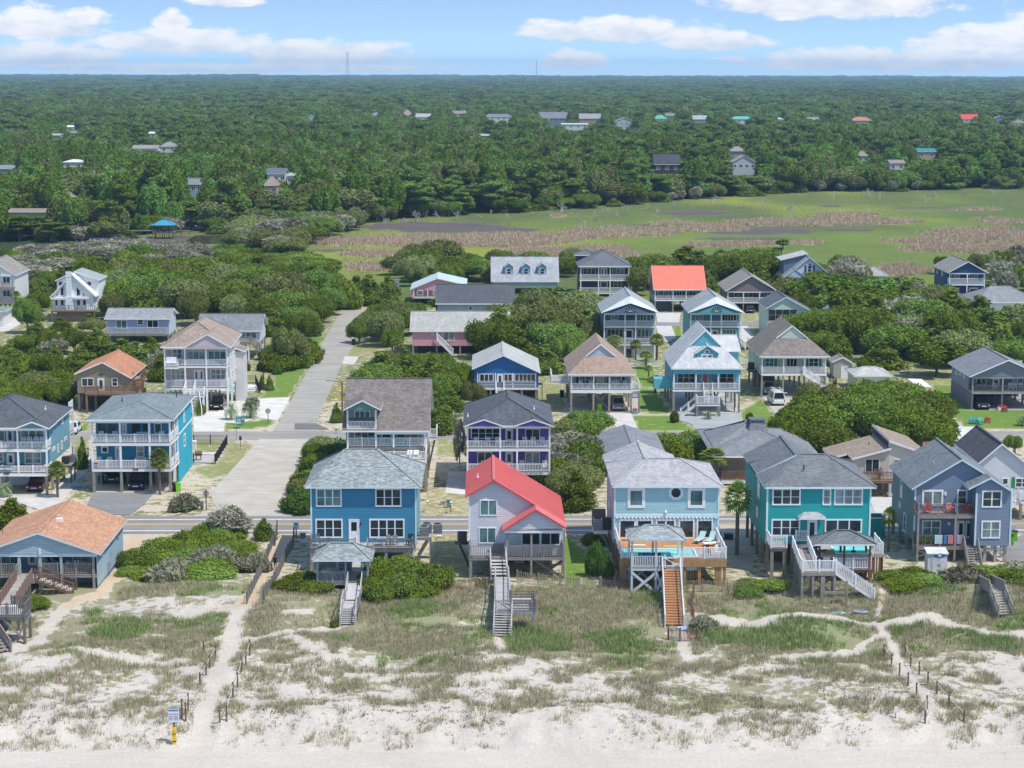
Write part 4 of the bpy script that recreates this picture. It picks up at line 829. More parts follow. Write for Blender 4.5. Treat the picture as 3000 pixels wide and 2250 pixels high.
def h_pale_pool():
 h=House('beach_house','pale aqua two storey house with light grey roof, octagonal window and pool deck','house',ZK,1860,490);h.z=ZC;Yd=h.Y
 zd=h.Z(1425,Yd,1300);_,wy=h.qz(900,1205,zd);A_=sid((.34,.56,.60));rf=shi((.42,.415,.425),var=.2);tr=paint((.66,.74,.78))
 x0=h.X(368,wy,900);x1=h.X(1495,wy,900);ze=h.Z(640,wy-.4,900);yb=wy+15
 ya=wy+6.2;za=h.Z(343,ya,900);xa=h.X(735,ya,345);xb=h.X(1080,ya,345);xr=h.X(650,yb-4,205);zb=h.Z(205,yb-3,650)
 yb2=wy+11.5;h.hip(x0-.3,x1+.35,wy-.45,yb2,ze,(xa,ya,za),(xb,ya,za),rf,trim=tr)
 # rear wing with a higher ridge running back
 cxr=h.X(700,ya,345);wl=x0-.3;wr=2*cxr-wl;yend=yb+1
 h.roof([[(wl,ya,ze+.02),(cxr,ya-.3,za+.03),(cxr,yend,za+.03),(wl,yend,ze+.02)],[(cxr,ya-.3,za+.03),(wr,ya,ze+.02),(wr,yend,ze+.02),(cxr,yend,za+.03)]],rf,trim=tr,name='rear_roof')
 h.box('wall',x0,x1,wy,yb2-.4,zd-.5,ze-.18,A_);h.box('rear_wall',wl+.5,wr-.5,yb2-.4,yend-.5,zd-.5,ze-.18,sid((.42,.40,.46)))
 h.box('side_wall',x0-.06,x0,wy+.15,yb2-.4,zd-.6,ze-.18,sid((.42,.40,.46)))
 for x in(x0-.05,x1-.12):h.box('corner_board',x,x+.18,wy-.05,wy+.1,zd,ze-.19,tr)
 za_,zb_=h.Z(945,wy,900),h.Z(978,wy,900);h.box('trim_band',x0-.02,x1+.02,wy-.09,wy,zb_,za_,tr)
 b=MB();
 for i in range(27):x=x0+.3+(x1-x0-.6)*i/26;b.box(x-.09,x+.09,wy-.16,wy-.01,zb_-.13,zb_,tr)
 h.part('dentils',b)
 h.W([(510,660,700,878,1,1),(1160,660,1350,878,1,1)],wy,glass=GLASST,fw=.3);o=MB();p=MB();cx,cz=h.q(1034,713,wy);R1=.78;R0=.5
 n=8;v1=[(cx+R1*math.cos(R(22.5+45*i)),cz+R1*math.sin(R(22.5+45*i)))for i in range(n)];v0=[(cx+R0*math.cos(R(22.5+45*i)),cz+R0*math.sin(R(22.5+45*i)))for i in range(n)]
 o.prism(v1,'y',wy-.05,wy+.02,tr);w=h.part('octagonal_window',o);h.part('pane',MB().prism(v0,'y',wy-.07,wy,GLASS),w)
 h.W([(415,1000,600,1210,1,1),(605,1000,785,1210,1,1),(815,1000,1030,1210,2,1),(1060,1000,1235,1210,1,1),(1255,1000,1435,1210,1,1)],wy,fw=.17,glass=GLASS)
 h.SW(x0-.06,'l',[(325,640,338,710,1,2),(306,800,320,850,1,2)],glass=GLASS)
 # flood lamp
 lx,lz=h.q(922,918,wy);h.part('flood_lamp',MB().cyl((lx,wy-.25,lz-.1),(lx,wy,lz+.1),.16,.06,WHITE))
 # deck with pool
 dx0=h.X(432,Yd,1430);dx1=h.X(1585,Yd,1430);TM=mat('planks',(.50,.24,.10));
 _,pyf=h.qz(900,1412,zd);_,pyb=h.qz(900,1320,zd);pxl,_=h.qz(448,1370,zd);pxr,_=h.qz(1255,1370,zd);pyb-=.1
 b=MB().box(dx0,dx1,pyb,wy-.01,zd-.06,zd,TM).box(pxr,dx1,Yd,pyb,zd-.06,zd,mat('planks',(.42,.33,.27)))
 b.box(dx0+.05,dx1-.05,pyb+.5,wy-.05,zd-.35,zd-.06,NEWW).box(dx0,pxr,Yd,pyf,zd-.06,zd,TM);h.part('deck',b)
 h.box('deck_rim',dx0,dx1,Yd-.02,Yd+.16,zd-.85,zd-.06,NEWW);h.box('deck_rim',dx1-.16,dx1,Yd+.17,wy,zd-.6,zd-.07,NEWW)
 pl=House('swimming_pool','raised pool of turquoise water in the timber deck of the pale aqua house','pool',ZC,900,1400,Y=pyf)
 PW=paint((.68,.80,.80));pw=MB();t=.18
 pw.box(pxl,pxr,pyf,pyf+t,zd-1.3,zd+.10,PW).box(pxl,pxr,pyb-t,pyb,zd-1.3,zd+.10,PW).box(pxl,pxl+t,pyf+t,pyb-t,zd-1.3,zd+.10,PW).box(pxr-t,pxr,pyf+t,pyb-t,zd-1.3,zd+.10,PW);pl.part('basin',pw)
 pl.box('water',pxl+t,pxr-t,pyf+t,pyb-t,zd-1.25,zd-.12,mat('water',(.16,.68,.66)))
 RR=[(dx0+.1,wy-.2,zd),(dx0+.1,Yd+.1,zd),(h.X(530,Yd,1400),Yd+.1,zd)];h.rail(RR,h=1.05);h.rail([(h.X(1110,Yd,1400),Yd+.1,zd),(dx1-.1,Yd+.1,zd),(dx1-.1,wy-.2,zd)],h=1.05)
 for x in[dx0+.2,h.X(480,Yd,1500),h.X(1130,Yd,1500),h.X(1290,Yd,1500),h.X(1480,Yd,1500),dx1-.2,dx1-.7]:
  h.sq('piling',x,Yd+.25,-.8,zd-.3,.3,NEWW)
 h.pil([dx0+.2,dx1-.4],lin((Yd+2.2,wy-.5),3),zd-.3,NEWW);h.pil(lin((x0+.2,x1-.2),4),lin((wy+.3,yb2-.8),4),zd-.4,PILE)
 sb=MB()
 for a,c in((440,525),(1150,1300)):
  xa_,xb_=h.X(a,Yd+.9,1550),h.X(c,Yd+.9,1550);n=int((xb_-xa_)/.28)
  for i in range(n):sb.box(xa_+.28*i,xa_+.28*i+.17,Yd+.8,Yd+.84,.9,zd-.62,NEWW)
 h.part('lattice_slats',sb)
 # AC platform at left
 xl=h.X(135,wy+4,1100);zc=h.Z(1095,wy+4,200);h.deck(xl,x0-.4,wy+3,wy+6,zc,None,OFFW,th=.4);h.part('brace',MB().beam((xl+.8,wy+3,zc-.4),(x0-.1,wy+3,1.0),.13,.2,DGREYW).beam((xl+1.2,wy+5,zc-.4),(x0-.1,wy+5,1.0),.13,.2,DGREYW))
 h.box('screen_wall',xl,x0-.5,wy+5.9,wy+6,zc,zc+1.6,DGREYW)
 HS['pale']=(h,Yd,zd,wy,x0,x1,dx0,dx1,xl,zc)
 # pavilion on its braced legs
 g=House('gazebo','white legged gazebo with pale grey roof beside the orange stairs','gazebo',ZK,1110,530);Yg=g.Y;D=4.0
 zr0=g.Z(78,Yg,1300);gx0=g.X(1080,Yg,78);gx1=g.X(1552,Yg,78);g.z=ZC;ztp=g.Z(1060,Yg+D/2,830);g.z=ZK
 g.hip(gx0,gx1,Yg-.4,Yg+D+.4,zr0,((gx0+gx1)/2-1.0,Yg+D/2,ztp),((gx0+gx1)/2+1.0,Yg+D/2,ztp),shi((.33,.36,.36),var=.3),trim=paint((.5,.58,.6)),t=.15)
 zg=g.Z(312,Yg,1250);a0=g.X(1110,Yg,300);a1=g.X(1305,Yg,300);a2=g.X(1378,Yg,300);a3=g.X(1515,Yg,300);OW=paint((.62,.64,.64))
 g.deck(a0-.1,a3+.1,Yg,Yg+D,zg,mat('planks',(.4,.36,.32)),OW)
 for x in(a0,a1,a3):
  for y in(Yg+.1,Yg+D-.1):g.sq('post',x,y,-.6,zr0-.1,.2,OW)
 g.sq('post',a2,Yg+.1,-.6,zg+1.1,.16,OW);g.rail([(a0,Yg+.1,zg),(a1,Yg+.1,zg),(a2,Yg+.1,zg)],h=1.1)
 X_=MB()
 for(l,r_)in((a0,a1),(a1,a2)):X_.beam((l,Yg+.02,zg-.5),(r_,Yg+.02,.2),.1,.24,OW).beam((r_,Yg-.06,zg-.5),(l,Yg-.06,.2),.1,.24,OW).beam((l,Yg+D-.1,zg-.5),(r_,Yg+D-.1,.2),.1,.2,OW).beam((r_,Yg+D-.2,zg-.5),(l,Yg+D-.2,.2),.1,.2,OW)
 g.part('cross_brace',X_)
 ORW=mat('wood',(.40,.19,.085));e=at(*ZK(1455,795));sx=g.X(1428,Yg,300)
 g.stairs((sx,Yg,zg),(e.x,e.y,e.z+.1),1.7,ORW,OW,bal=True,sp=.5,n=22);g.part('gate',MB().box(sx-.7,sx+.7,Yg+.0,Yg+.05,zg+.9,zg+1,WHITE).beam((sx-.7,Yg,zg+.95),(sx+.7,Yg,zg+.2),.04,.07,WHITE).box(sx-.7,sx+.7,Yg,Yg+.05,zg+.12,zg+.2,WHITE))
 HS['pavilion']=(g,Yg,zg,a0,a3,D)
h_pale_pool()
def h_teal():
 h=House('beach_house','teal two storey beach house with dark grey hip roof and white railed pool deck','house',ZD,160,1250);h.Y=h.Y;Yd=h.Y
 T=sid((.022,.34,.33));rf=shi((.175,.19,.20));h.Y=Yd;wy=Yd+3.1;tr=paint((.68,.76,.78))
 x0=h.X(122,wy,900);x1=h.X(962,wy,900);ze=h.Z(488,wy-.4,600);zf=h.Z(985,Yd,200);yb2=wy+12
 ya=wy+6;za=h.Z(222,ya,500);xa=h.X(395,ya,222);xb=h.X(610,ya,222);
 h.hip(x0-.3,x1+.45,wy-.45,yb2,ze,(xa,ya,za),(xb,ya,za),rf,trim=tr)
 cxr=h.X(360,ya,230);wl=x0-.3;wr=2*cxr-wl;yend=wy+16.5
 h.roof([[(wl,ya,ze+.02),(cxr,ya-.3,za+.02),(cxr,yend,za+.02),(wl,yend,ze+.02)],[(cxr,ya-.3,za+.02),(wr,ya,ze+.02),(wr,yend,ze+.02),(cxr,yend,za+.02)]],rf,trim=tr,name='rear_roof')
 h.box('wall',x0,x1,wy,yb2-.4,zf-.3,ze-.18,T);h.box('rear_wall',wl+.35,wr-.6,yb2-.4,yend-.5,zf-.3,ze-.18,T);h.box('side_wall',x0-.05,x0,wy+.15,yend-.5,zf-.4,ze-.19,T)
 for x in(x0-.04,x1-.14):h.box('corner_board',x,x+.18,wy-.05,wy+.1,zf-.3,ze-.19,tr)
 h.W([(172,500,403,637,3,2),(580,500,650,637,1,2),(673,500,907,637,3,2),(165,748,398,887,3,2),(597,748,900,860,3,1)],wy,fw=.15)
 h.SW(x0-.05,'l',[(55,425,74,565,1,2),(44,630,58,725,1,2)],glass=GLASSL);h.D([(455,752,535,915)],wy)
 a=h.q(390,745,wy-1.2);c=h.q(612,745,wy-1.2);zt=h.Z(692,wy-.1,500);ez=a[1]
 h.roof([[(a[0],wy-1.2,ez),(c[0],wy-1.2,ez),(c[0]-.7,wy,zt),(a[0]+.7,wy,zt)],[(a[0],wy-1.2,ez),(a[0]+.7,wy,zt),(a[0],wy,ez)],[(c[0],wy-1.2,ez),(c[0],wy,ez),(c[0]-.7,wy,zt)]],shi((.42,.42,.43)),trim=tr,t=.12,name='door_hood',ridge=False)
 h.vent(h.X(430,wy+2.5,305),wy+2.6,ze+1.3);wl_=h.q(565,768,wy);h.part('wall_lamp',MB().box(wl_[0]-.12,wl_[0]+.12,wy-.15,wy,wl_[1]-.15,wl_[1]+.12,METAL))
 # bunting in the window
 # left side deck, walkway down to landing, pool deck right
 dx1=h.X(290,Yd,985);h.deck(x0,dx1,Yd,wy-.01,zf,None,DGREYW);h.rail([(x0+.1,wy+2,zf),(x0+.1,Yd+.1,zf),(dx1,Yd+.1,zf)],h=1.1);h.pil([x0+.2,dx1-.2],[Yd+.2],zf-.3,GREYW)
 h.pil(lin((x0+.2,x1-.2),5),lin((wy+.3,yend-1),5),zf-.3,PILE);h.box('storage_wall',x0+1.2,x1-2,wy+5,yb2-1,-.1,zf-.35,BROWNW)
 # landing with rails and the stairs down
 yl=Yd-3.0;zl=None;lxg=h.X(410,yl,1180)
 for it in range(60):
 # find the plane where the landing corner post foot (410,1425) meets the ground
  if ground(lxg,yl)<=h.Z(1425,yl,410):break
  yl-=.1
 zl=h.Z(1180,yl,450);lx0=h.X(410,yl,1180);lx1=h.X(690,yl,1180)
 PB=mat('planks',(.40,.34,.30),axis=1);g=h
 h.part('ramp',MB().beam(((x0+dx1)/2+2.2,Yd+.3,zf-.1),(lx0+.85,yl+1.5,zl-.08),1.5,.14,PB));
 for dx,in((-.75,),(.75,)):h.rail([((x0+dx1)/2+2.2+dx,Yd+.3,zf-.05),(lx0+.85+dx,yl+1.5,zl-.02)],h=1.1,sp=.17)
 h.part('landing',MB().box(lx0,lx1,yl,yl+1.5,zl-.35,zl,mat('planks',(.36,.30,.26))));h.rail([(lx0+.1,yl+1.4,zl),(lx0+.1,yl+.1,zl),(lx1,yl+.1,zl)],h=1.1)
 for t in lin((.1,.9),7):
  for s_ in(-.6,.6):X_=(x0+dx1)/2+2.2+(lx0+.85-(x0+dx1)/2-2.2)*t+s_;Y_=Yd+.3+(yl+1.2-Yd)*t;h.sq('piling',X_,Y_,-.8,zf-.2+(zl-zf)*t,.2,GREYW)
 for x in lin((lx0+.1,lx1-.1),4):h.sq('piling',x,yl+.15,-.8,zl-.3,.22,GREYW);h.sq('piling',x,yl+1.3,-.8,zl-.3,.2,GREYW)
 sx1=h.X(1000,yl,1400);h.stairs((lx1,yl+.75,zl),(sx1,yl+.75,max(ground(sx1,yl),h.Z(1400,yl,1000))+.05),1.4,BROWNW,WHITE,sp=.19)
 h.part('stair_brace',MB().beam((lx1+.2,yl+1.3,zl-.4),(lx1-2.2,yl+1.3,.4),.1,.18,GREYW).beam((lx1-2.2,yl+1.3,zl-.4),(lx1+.2,yl+1.3,.4),.1,.18,GREYW))
 # pool deck
 zd=h.Z(1080,Yd-1.0,1030);yd0=Yd-1.2;px0=h.X(470,wy,930);
 pdx1=h.X(1076,yd0,1060);zd=zf-.35;_,pf=h.qz(850,1062,zd);_,pb=h.qz(850,930,zd);pb=min(pb,wy-.7);pf=max(pf,yd0+.3)
 pxl=h.qz(690,1040,zd)[0];pxr=h.qz(1000,1040,zd)[0]
 h.part('pool_deck',MB().box(dx1+1.7,pxl,yd0,wy-.02,zd-.3,zd,mat('planks',(.48,.40,.33))).box(pxr,pdx1,yd0,wy-.02,zd-.3,zd,mat('planks',(.48,.40,.33))).box(pxl,pxr,yd0,pf,zd-.3,zd,mat('planks',(.48,.40,.33))).box(pxl,pxr,pb,wy-.02,zd-.3,zd,mat('planks',(.48,.40,.33))))
 p=House('swimming_pool','pool with bright turquoise water behind the dark roofed gazebo of the teal house','pool',ZD,850,1050,Y=pf)
 PW=paint((.68,.80,.80));t=.18;p.part('basin',MB().box(pxl,pxr,pf,pf+t,zd-1.4,zd+.08,PW).box(pxl,pxr,pb-t,pb,zd-1.4,zd+.08,PW).box(pxl,pxl+t,pf+t,pb-t,zd-1.4,zd+.08,PW).box(pxr-t,pxr,pf+t,pb-t,zd-1.4,zd+.08,PW));p.box('water',pxl+t,pxr-t,pf+t,pb-t,zd-1.35,zd-.14,mat('water',(.10,.66,.62)))
 h.rail([(h.X(985,yd0,1050),yd0+.1,zd),(pdx1-.1,yd0+.1,zd),(pdx1-.1,wy-.1,zd)],h=1.1);h.rail([(h.X(360,wy,900),wy-.3,zf),(h.X(460,wy,900),wy-.3,zf)],h=1.1)
 h.pil([pdx1-.2,pdx1-2.2],[yd0+.2,wy],zd-.2,BROWNW)
 sb=MB()
 for i in range(12):sb.box(pdx1-3.0+.25*i,pdx1-3.0+.25*i+.17,yd0+.05,yd0+.09,.6,zd-.3,BROWNW)
 h.part('lattice_slats',sb)
 # dark roofed gazebo
 g=House('gazebo','dark roofed gazebo over the pool deck of the teal house','gazebo',ZD,975,1290);Yg=g.Y;D=2.2
 zr0=g.Z(945,Yg,760);a0=g.X(500,Yg,945);a3=g.X(1020,Yg,945);zt=g.Z(838,Yg+D/2,760)
 DW=mat('wood',(.10,.065,.05));g.hip(a0,a3,Yg-.4,Yg+D+.4,zr0,(a0+2.4,Yg+D/2,zt),(a3-2.4,Yg+D/2,zt),rf,t=.16,trim=tr)
 zg=g.Z(1155,Yg,850);b0=g.X(538,Yg,1100);b3=g.X(972,Yg,1100);g.deck(b0,b3,Yg,Yg+D,zg,mat('planks',(.36,.30,.26)),DW)
 for x in(b0+.2,(b0+b3)/2,b3-.1):
  for y in(Yg+.1,Yg+D-.1):g.sq('post',x,y,-.5,zr0-.1,.19,DW if x<b3-1 else BROWNW)
 g.rail([(g.X(690,Yg,1100),Yg+.1,zg),(b3,Yg+.1,zg)],h=1.1);tbx=g.X(840,Yg+2,1040);tb=g.part('table',MB().box(tbx-1.6,tbx+1.3,Yg+.9,Yg+1.3,zg+.85,zg+.92,DW));g.part('table_leg',MB().box(tbx-.2,tbx+.1,Yg+1.0,Yg+1.2,zg,zg+.85,DW),tb)
 cb=g.r(583,1040,640,1105,Yg+.8);g.box('cabinet',cb[0],cb[1],Yg+.6,Yg+1.2,zg,zg+1.1,WHITE)
 HS['teal']=(h,Yd,zf,wy,x0,x1,zd,yd0,g,Yg,zg,tbx)
h_teal()
def h_slate():
 h=House('beach_house','slate blue two storey house with grey roof, red chairs above and green chairs below','house',ZD,1345,1100);Yd=h.Y;wy=Yd+2.0
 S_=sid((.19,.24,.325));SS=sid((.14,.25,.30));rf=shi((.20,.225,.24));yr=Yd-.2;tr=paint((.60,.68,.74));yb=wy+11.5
 lx,lz=h.q(1305,500,wy-.4);px_,pz=h.q(1712,262,wy-.4);x0=h.X(1320,wy,800);x1=h.X(2105,yr,800);rx,rz=h.q(2120,497,yr-.4)
 h.gableY(lx,rx,wy-.45,yb,lz,pz,rf,xp=px_,zr=pz-(pz-lz)/(px_-lx)*(rx-px_),trim=tr)
 zre=pz-(pz-lz)/(px_-lx)*(rx-px_);bl,bz=h.q(1765,500,yr-.4);bp,bpz=h.q(1945,405,yr-.4);bpz2=pz-(pz-lz)/(px_-lx)*(bp-px_)+.03
 h.roof([[(bl,yr-.4,bz),(bp,yr-.4,bpz2),(bp,wy+.5,bpz2),(bl,wy+.5,bz)],[(bp,yr-.4,bpz2),(rx,yr-.4,zre+.01),(rx,wy-.45,zre+.01),(bp,wy-.45,bpz2)]],rf,trim=tr,name='bay_roof')
 zlow=h.Z(965,yr,1950);h.part('wall',MB().prism([(x0,zlow),(x1-.1,zlow),(x1-.1,zre-.1),(px_,pz-.22),(x0,lz+.1)],'y',wy,yb-.4,S_));h.box('side_wall',x0-.05,x0,wy+.1,yb-.4,zlow,lz+.05,SS)
 xb0=h.X(1815,yr,800);h.part('bay_wall',MB().prism([(xb0,zlow),(x1,zlow),(x1,zre-.12),(bp,bpz2-.22),(xb0,bz-.05)],'y',yr,wy-.01,S_))
 for x,y in((x0-.04,wy),(xb0-.03,yr),(x1-.13,yr)):h.box('corner_board',x,x+.17,y-.05,y+.1,zlow,(lz if x<xb0 else bz)-.1,tr)
 h.W([(1870,517,2033,655,2,2),(1865,762,2020,905,2,2)],yr,fw=.15);h.W([(1668,510,1752,632,1,2)],wy,fw=.15);h.W([(1385,512,1558,640,2,1,{'name':'french_door'})],wy,glass=GLASSL,fw=.2)
 h.W([(1385,757,1538,880,2,2)],wy,glass=GLASSL,fw=.13);h.D([(1665,760,1735,905),(1730,760,1790,905)],wy)
 h.SW(x0-.05,'l',[(1212,430,1232,570,1,2),(1240,690,1262,845,1,2),(1200,600,1216,650,1,1)],glass=GLASSL)
 # upper and lower decks
 dx0=h.X(1345,Yd,900);dx1=h.X(1828,Yd,700);zu=h.Z(715,Yd,1600);zl=h.Z(968,Yd,1600);RW=mat('wood',(.16,.11,.095))
 for z_,r1 in((zu,dx1),(zl,h.X(1715,Yd,900))):
  h.deck(dx0,dx1,Yd,wy-.01,z_,mat('planks',(.33,.28,.26)),GREYW,th=.38);h.rail([(dx0+.1,wy-.1,z_),(dx0+.1,Yd+.1,z_),(r1,Yd+.1,z_)]+([(dx1-.1,Yd+.1,z_),(dx1-.1,wy-.3,z_)]if z_==zu else[]),RW,h=1.05,pm=GREYW,sp=.17,bw=.04)
 for x in(dx0+.1,h.X(1655,Yd,900)):h.sq('post',x,Yd+.12,-.6,zu-.3,.2,GREYW)
 h.sq('piling',dx1-.1,Yd+.2,-.6,zl,.25,GREYW);h.pil([x0+.1,h.X(1600,wy,1000),xb0,x1-.2],lin((wy+.2,yb-.8),4),zlow,mat('wood',(.34,.37,.38)));h.pil([xb0+1.2,x1-.4,x1-1.4],[yr+.4],zlow,mat('wood',(.40,.37,.33)))
 h.part('cross_brace',MB().beam((dx0+.2,Yd+.5,zl-.6),(dx0+2.4,Yd+.5,.6),.1,.2,GREYW).beam((dx0+2.4,Yd+.6,zl-.6),(dx0-.2,Yd+.6,.4),.1,.2,GREYW).beam((xb0,yr+.3,zlow-.3),(x1-.3,yr+.3,1.0),.1,.2,OFFW).beam((x1-.3,yr+.4,zlow-.3),(xb0,yr+.4,1.0),.1,.2,OFFW).beam((h.X(1640,Yd,1050),Yd+.5,zl-.5),(h.X(1590,Yd,1150),Yd+.5,.6),.12,.25,BROWNW))
 for k in(0,1):h.part('wall_lamp',MB().box(*[(h.X(v,wy,540 if k==0 else 785))for v in((1566,1582)if k==0 else(1592,1612))],wy-.14,wy,h.Z(555 if k==0 else 795,wy,1570),h.Z(530 if k==0 else 772,wy,1570),WHITE))
 b0=h.X(1750,Yd,950);st=h.stairs((b0+.4,Yd,zl),(h.X(1850,Yd-3.2,1100)-.2,Yd-3.3,zl-2.9),1.4,mat('wood',(.38,.33,.31)),GREYW,sp=.22)
 # storage locker with sign
 Yk=at(*ZD(1510,1207)).y;lk=h.r(1432,1018,1590,1210,Yk);c=House('storage_locker','white wooden storage cupboard with round blue sign under the slate blue house','cupboard',ZD,1510,1210,Y=Yk)
 gz=ground(c.o[0],c.Y);c.box('body',lk[0],lk[1],(Yk+.02),Yk+1.4,gz-.2,lk[3]-.2,mat('wood',(.60,.60,.58)));c.part('lid',MB().prism([(Yk-.1,lk[3]-.2),(Yk+1.5,lk[3]+.1),(Yk+1.5,lk[3]+.18),(Yk-.1,lk[3]-.1)],'x',lk[0]-.1,lk[1]+.1,mat('wood',(.62,.62,.60))))
 mid=(lk[0]+lk[1])/2+.15
 for a,b_ in((lk[0]+.45,mid-.02),(mid+.02,lk[1]-.06)):d_=c.box('door',a,b_,Yk-.02,(Yk+.02),gz+.1,lk[3]-.55,mat('wood',(.66,.66,.64)));c.box('handle',b_-.12 if a<mid-.1 else a+.05,b_-.08 if a<mid-.1 else a+.09,Yk-.07,Yk-.02,gz+1,gz+1.2,DARK,d_)
 sgx,sgz=c.q(1530,1043,Yk-.06);v=[(sgx+.55*math.cos(t),sgz+.24*math.sin(t))for t in np.linspace(0,2*math.pi,20,endpoint=False)];sg=c.part('sign',MB().prism(v,'y',Yk-.05,Yk-.02,paint((.05,.16,.38))))
 v2=[(sgx+.16*math.cos(t),sgz+.14*math.sin(t))for t in np.linspace(0,2*math.pi,12,endpoint=False)];c.part('emblem',MB().prism(v2,'y',Yk-.08,Yk-.05,WHITE),sg)
 # boardwalk to the sand
 g=House('boardwalk','narrow railed boardwalk and stairs running down right of the slate blue house','boardwalk',ZD,1850,1100,Y=Yd-3.4);e=at(*ZD(2090,1545));z0=zl-2.95;s0=Vector((h.X(1850,Yd-3.2,1100)-.2,Yd-3.3,z0));g.z=ZD
 e2=Vector((e.x-1.0,s0.y-3,e.z+1.75))
 for it in range(200):
  q=g.q(1990,1340,e2.y)
  if q[1]>=e2.z:break
  e2.y-=.1
 e2.x=q[0];PG=mat('planks',(.46,.43,.42),axis=1);g.part('walkway',MB().beam(s0,e2,1.4,.12,PG));lat=(e2-s0).cross(Vector((0,0,1))).normalized()*.7
 for sg_ in(-1,1):g.rail([tuple(s0+lat*sg_),tuple(e2+lat*sg_)],GREYW,h=1.05,sp=.15)
 g.stairs(tuple(e2),(e.x-.25,e.y+.3,e.z+.05),1.4,mat('wood',(.45,.41,.40)),GREYW,sp=.18)
 for t in(0.05,.5,.97):
  p=s0.lerp(e2,t)
  for sg_ in(-1,1):g.sq('piling',p.x+lat.x*sg_,p.y+lat.y*sg_,-1,p.z,.18,DGREYW)
 h.vent(h.X(1485,wy+3.5,300),wy+4,(lz+pz)/2+.1,WHITE);HS['slate']=(h,Yd,wy,zu,zl,dx0,dx1)
h_slate()
# ================================================================== second row and the village
def porch_house(name,label,z,base,fx,eave,floors,cols,depth,wall,front=None,roof=None,rk='hip',wins=(),doors=(),pd=2.2,ov=.4,rp=None,gable=None,swins=(),side=None,sidec=None,pil=True,pilm=None,railm=None,colm=None,post_bottom=True,rise=None,swl=GLASSL,slab=None,hor=False,ground_wall=None,left_wall=True,sp=.18,th=.4,Y=None,gt=None):
 """floors: list of (rail top y, floor y) from the top storey down, read in zoom coordinates on the porch front"""
 h=House(name,label,'house',z,*base,Y=Y);Y=h.Y;wy=Y+pd;yb=wy+depth;x0=h.X(fx[0],Y,base[1]-50);x1=h.X(fx[1],Y,base[1]-50)
 ze=h.Z(eave,Y,sum(fx)/2);front=front or wall;railm=railm or WHITE;colm=colm or WHITE;cx=(x0+x1)/2;D=yb-Y
 rise=rise or(x1-x0)*.22
 if rk=='hip':h.hip(x0-ov,x1+ov,Y-ov,yb+ov,ze,(cx,Y+(x1-x0)*.42,ze+rise),(cx,yb-(x1-x0)*.42,ze+rise),roof)
 elif rk=='hipx':h.hip(x0-ov,x1+ov,Y-ov,yb+ov,ze,(x0+D*.42,(Y+yb)/2,ze+rise),(x1-D*.42,(Y+yb)/2,ze+rise),roof)
 elif rk=='gy':
  h.gableY(x0-ov,x1+ov,Y-ov,yb+ov,ze,ze+rise,roof);h.tri(x0,x1,ze-.15,ze+rise-.25,Y-.05,Y+.05,gable or front)
 elif rk=='gx':
  h.gableX(x0-ov,x1+ov,Y-ov,yb+ov,ze,ze+rise,roof)
  for xx in(x0,x1-.1):h.part('gable',MB().prism([(Y+.3,ze-.15),(yb-.2,ze-.15),((Y+yb)/2,ze+rise-.3)],'x',xx,xx+.1,wall))
 elif rk=='dutch':
  fy=Y+(x1-x0)*.30;fz=ze+rise*.55;w2=(x1-x0)*.26*.9
  kx=(x1-x0+2*ov)/2;t=fz-ze;ax=kx*t/rise
  h.roof([[(x0-ov,Y-ov,ze),(x1+ov,Y-ov,ze),(x1+ov-ax,fy,fz),(x0-ov+ax,fy,fz)],[(x1+ov,Y-ov,ze),(x1+ov,yb+ov,ze),(cx,yb+ov,ze+rise),(cx,fy,ze+rise),(x1+ov-ax,fy,fz)],[(x0-ov,Y-ov,ze),(x0-ov+ax,fy,fz),(cx,fy,ze+rise),(cx,yb+ov,ze+rise),(x0-ov,yb+ov,ze)]],roof)
  h.tri(x0-ov+ax,x1+ov-ax,fz-.05,ze+rise-.12,fy-.02,fy+.1,gable or front)
  h.part('gable_trim',MB().beam((x0-ov+ax,fy-.12,fz-.02),(cx,fy-.12,ze+rise-.02),.2,.16,WHITE).beam((cx,fy-.12,ze+rise-.02),(x1+ov-ax,fy-.12,fz-.02),.2,.16,WHITE))
 zl=[h.Z(f[1],Y,cx and(fx[0]+fx[1])/2)for f in floors];zb=zl[-1]
 h.box('wall',x0+.05,x1-.05,wy,yb-.1,zb-.3,ze-.17,front)
 if sidec is not None or side:
  xs=x1-.05 if side=='r' else x0+.05-.08;h.box('side_wall',xs,xs+.08,wy+.05,yb-.1,zb-.32,ze-.18,sidec or wall)
 px=[h.X(v,Y,(floors[0][0]+base[1])/2)for v in cols];px=[min(max(p,x0+.08),x1-.08)for p in px]
 for k,(yt,yd)in enumerate(floors):
  zf=zl[k];zh=h.Z(yt,Y,(fx[0]+fx[1])/2)-zf;h.deck(x0,x1,Y,wy-.01,zf,None,colm,th=th)
  for a,c in zip(px[:-1],px[1:]):h.rail([(a,Y+.1,zf),(c,Y+.1,zf)],railm,h=zh,posts=False,sp=sp,hor=hor)
  top=ze-.15 if k==0 else zl[k-1]-th
  for x in px:h.sq('column',x,Y+.1,zf-.02,top,.2,colm)
  for xx in(x0+.1,x1-.1):h.rail([(xx,Y+.1,zf),(xx,wy,zf)],railm,h=zh,posts=False,sp=sp,hor=hor)
 h.box('beam',x0,x1,Y-.02,Y+.2,ze-.42,ze-.16,colm)
 h.W(wins,wy);h.D(doors,wy)
 if side:h.SW((x1-.05+.08)if side=='r' else(x0+.05-.08),side,swins,glass=swl)
 if pil:h.pil(px,lin((Y+.2,yb-.3),4),zb-th+.02,pilm or PILE,.28)
 if ground_wall:h.box('ground_floor_wall',x0+.3,x1-.3,Y+ground_wall[0],yb-.3,-.1,zb-th,ground_wall[1])
 h.x0,h.x1,h.wy,h.yb,h.ze,h.zl,h.px=x0,x1,wy,yb,ze,zl,px
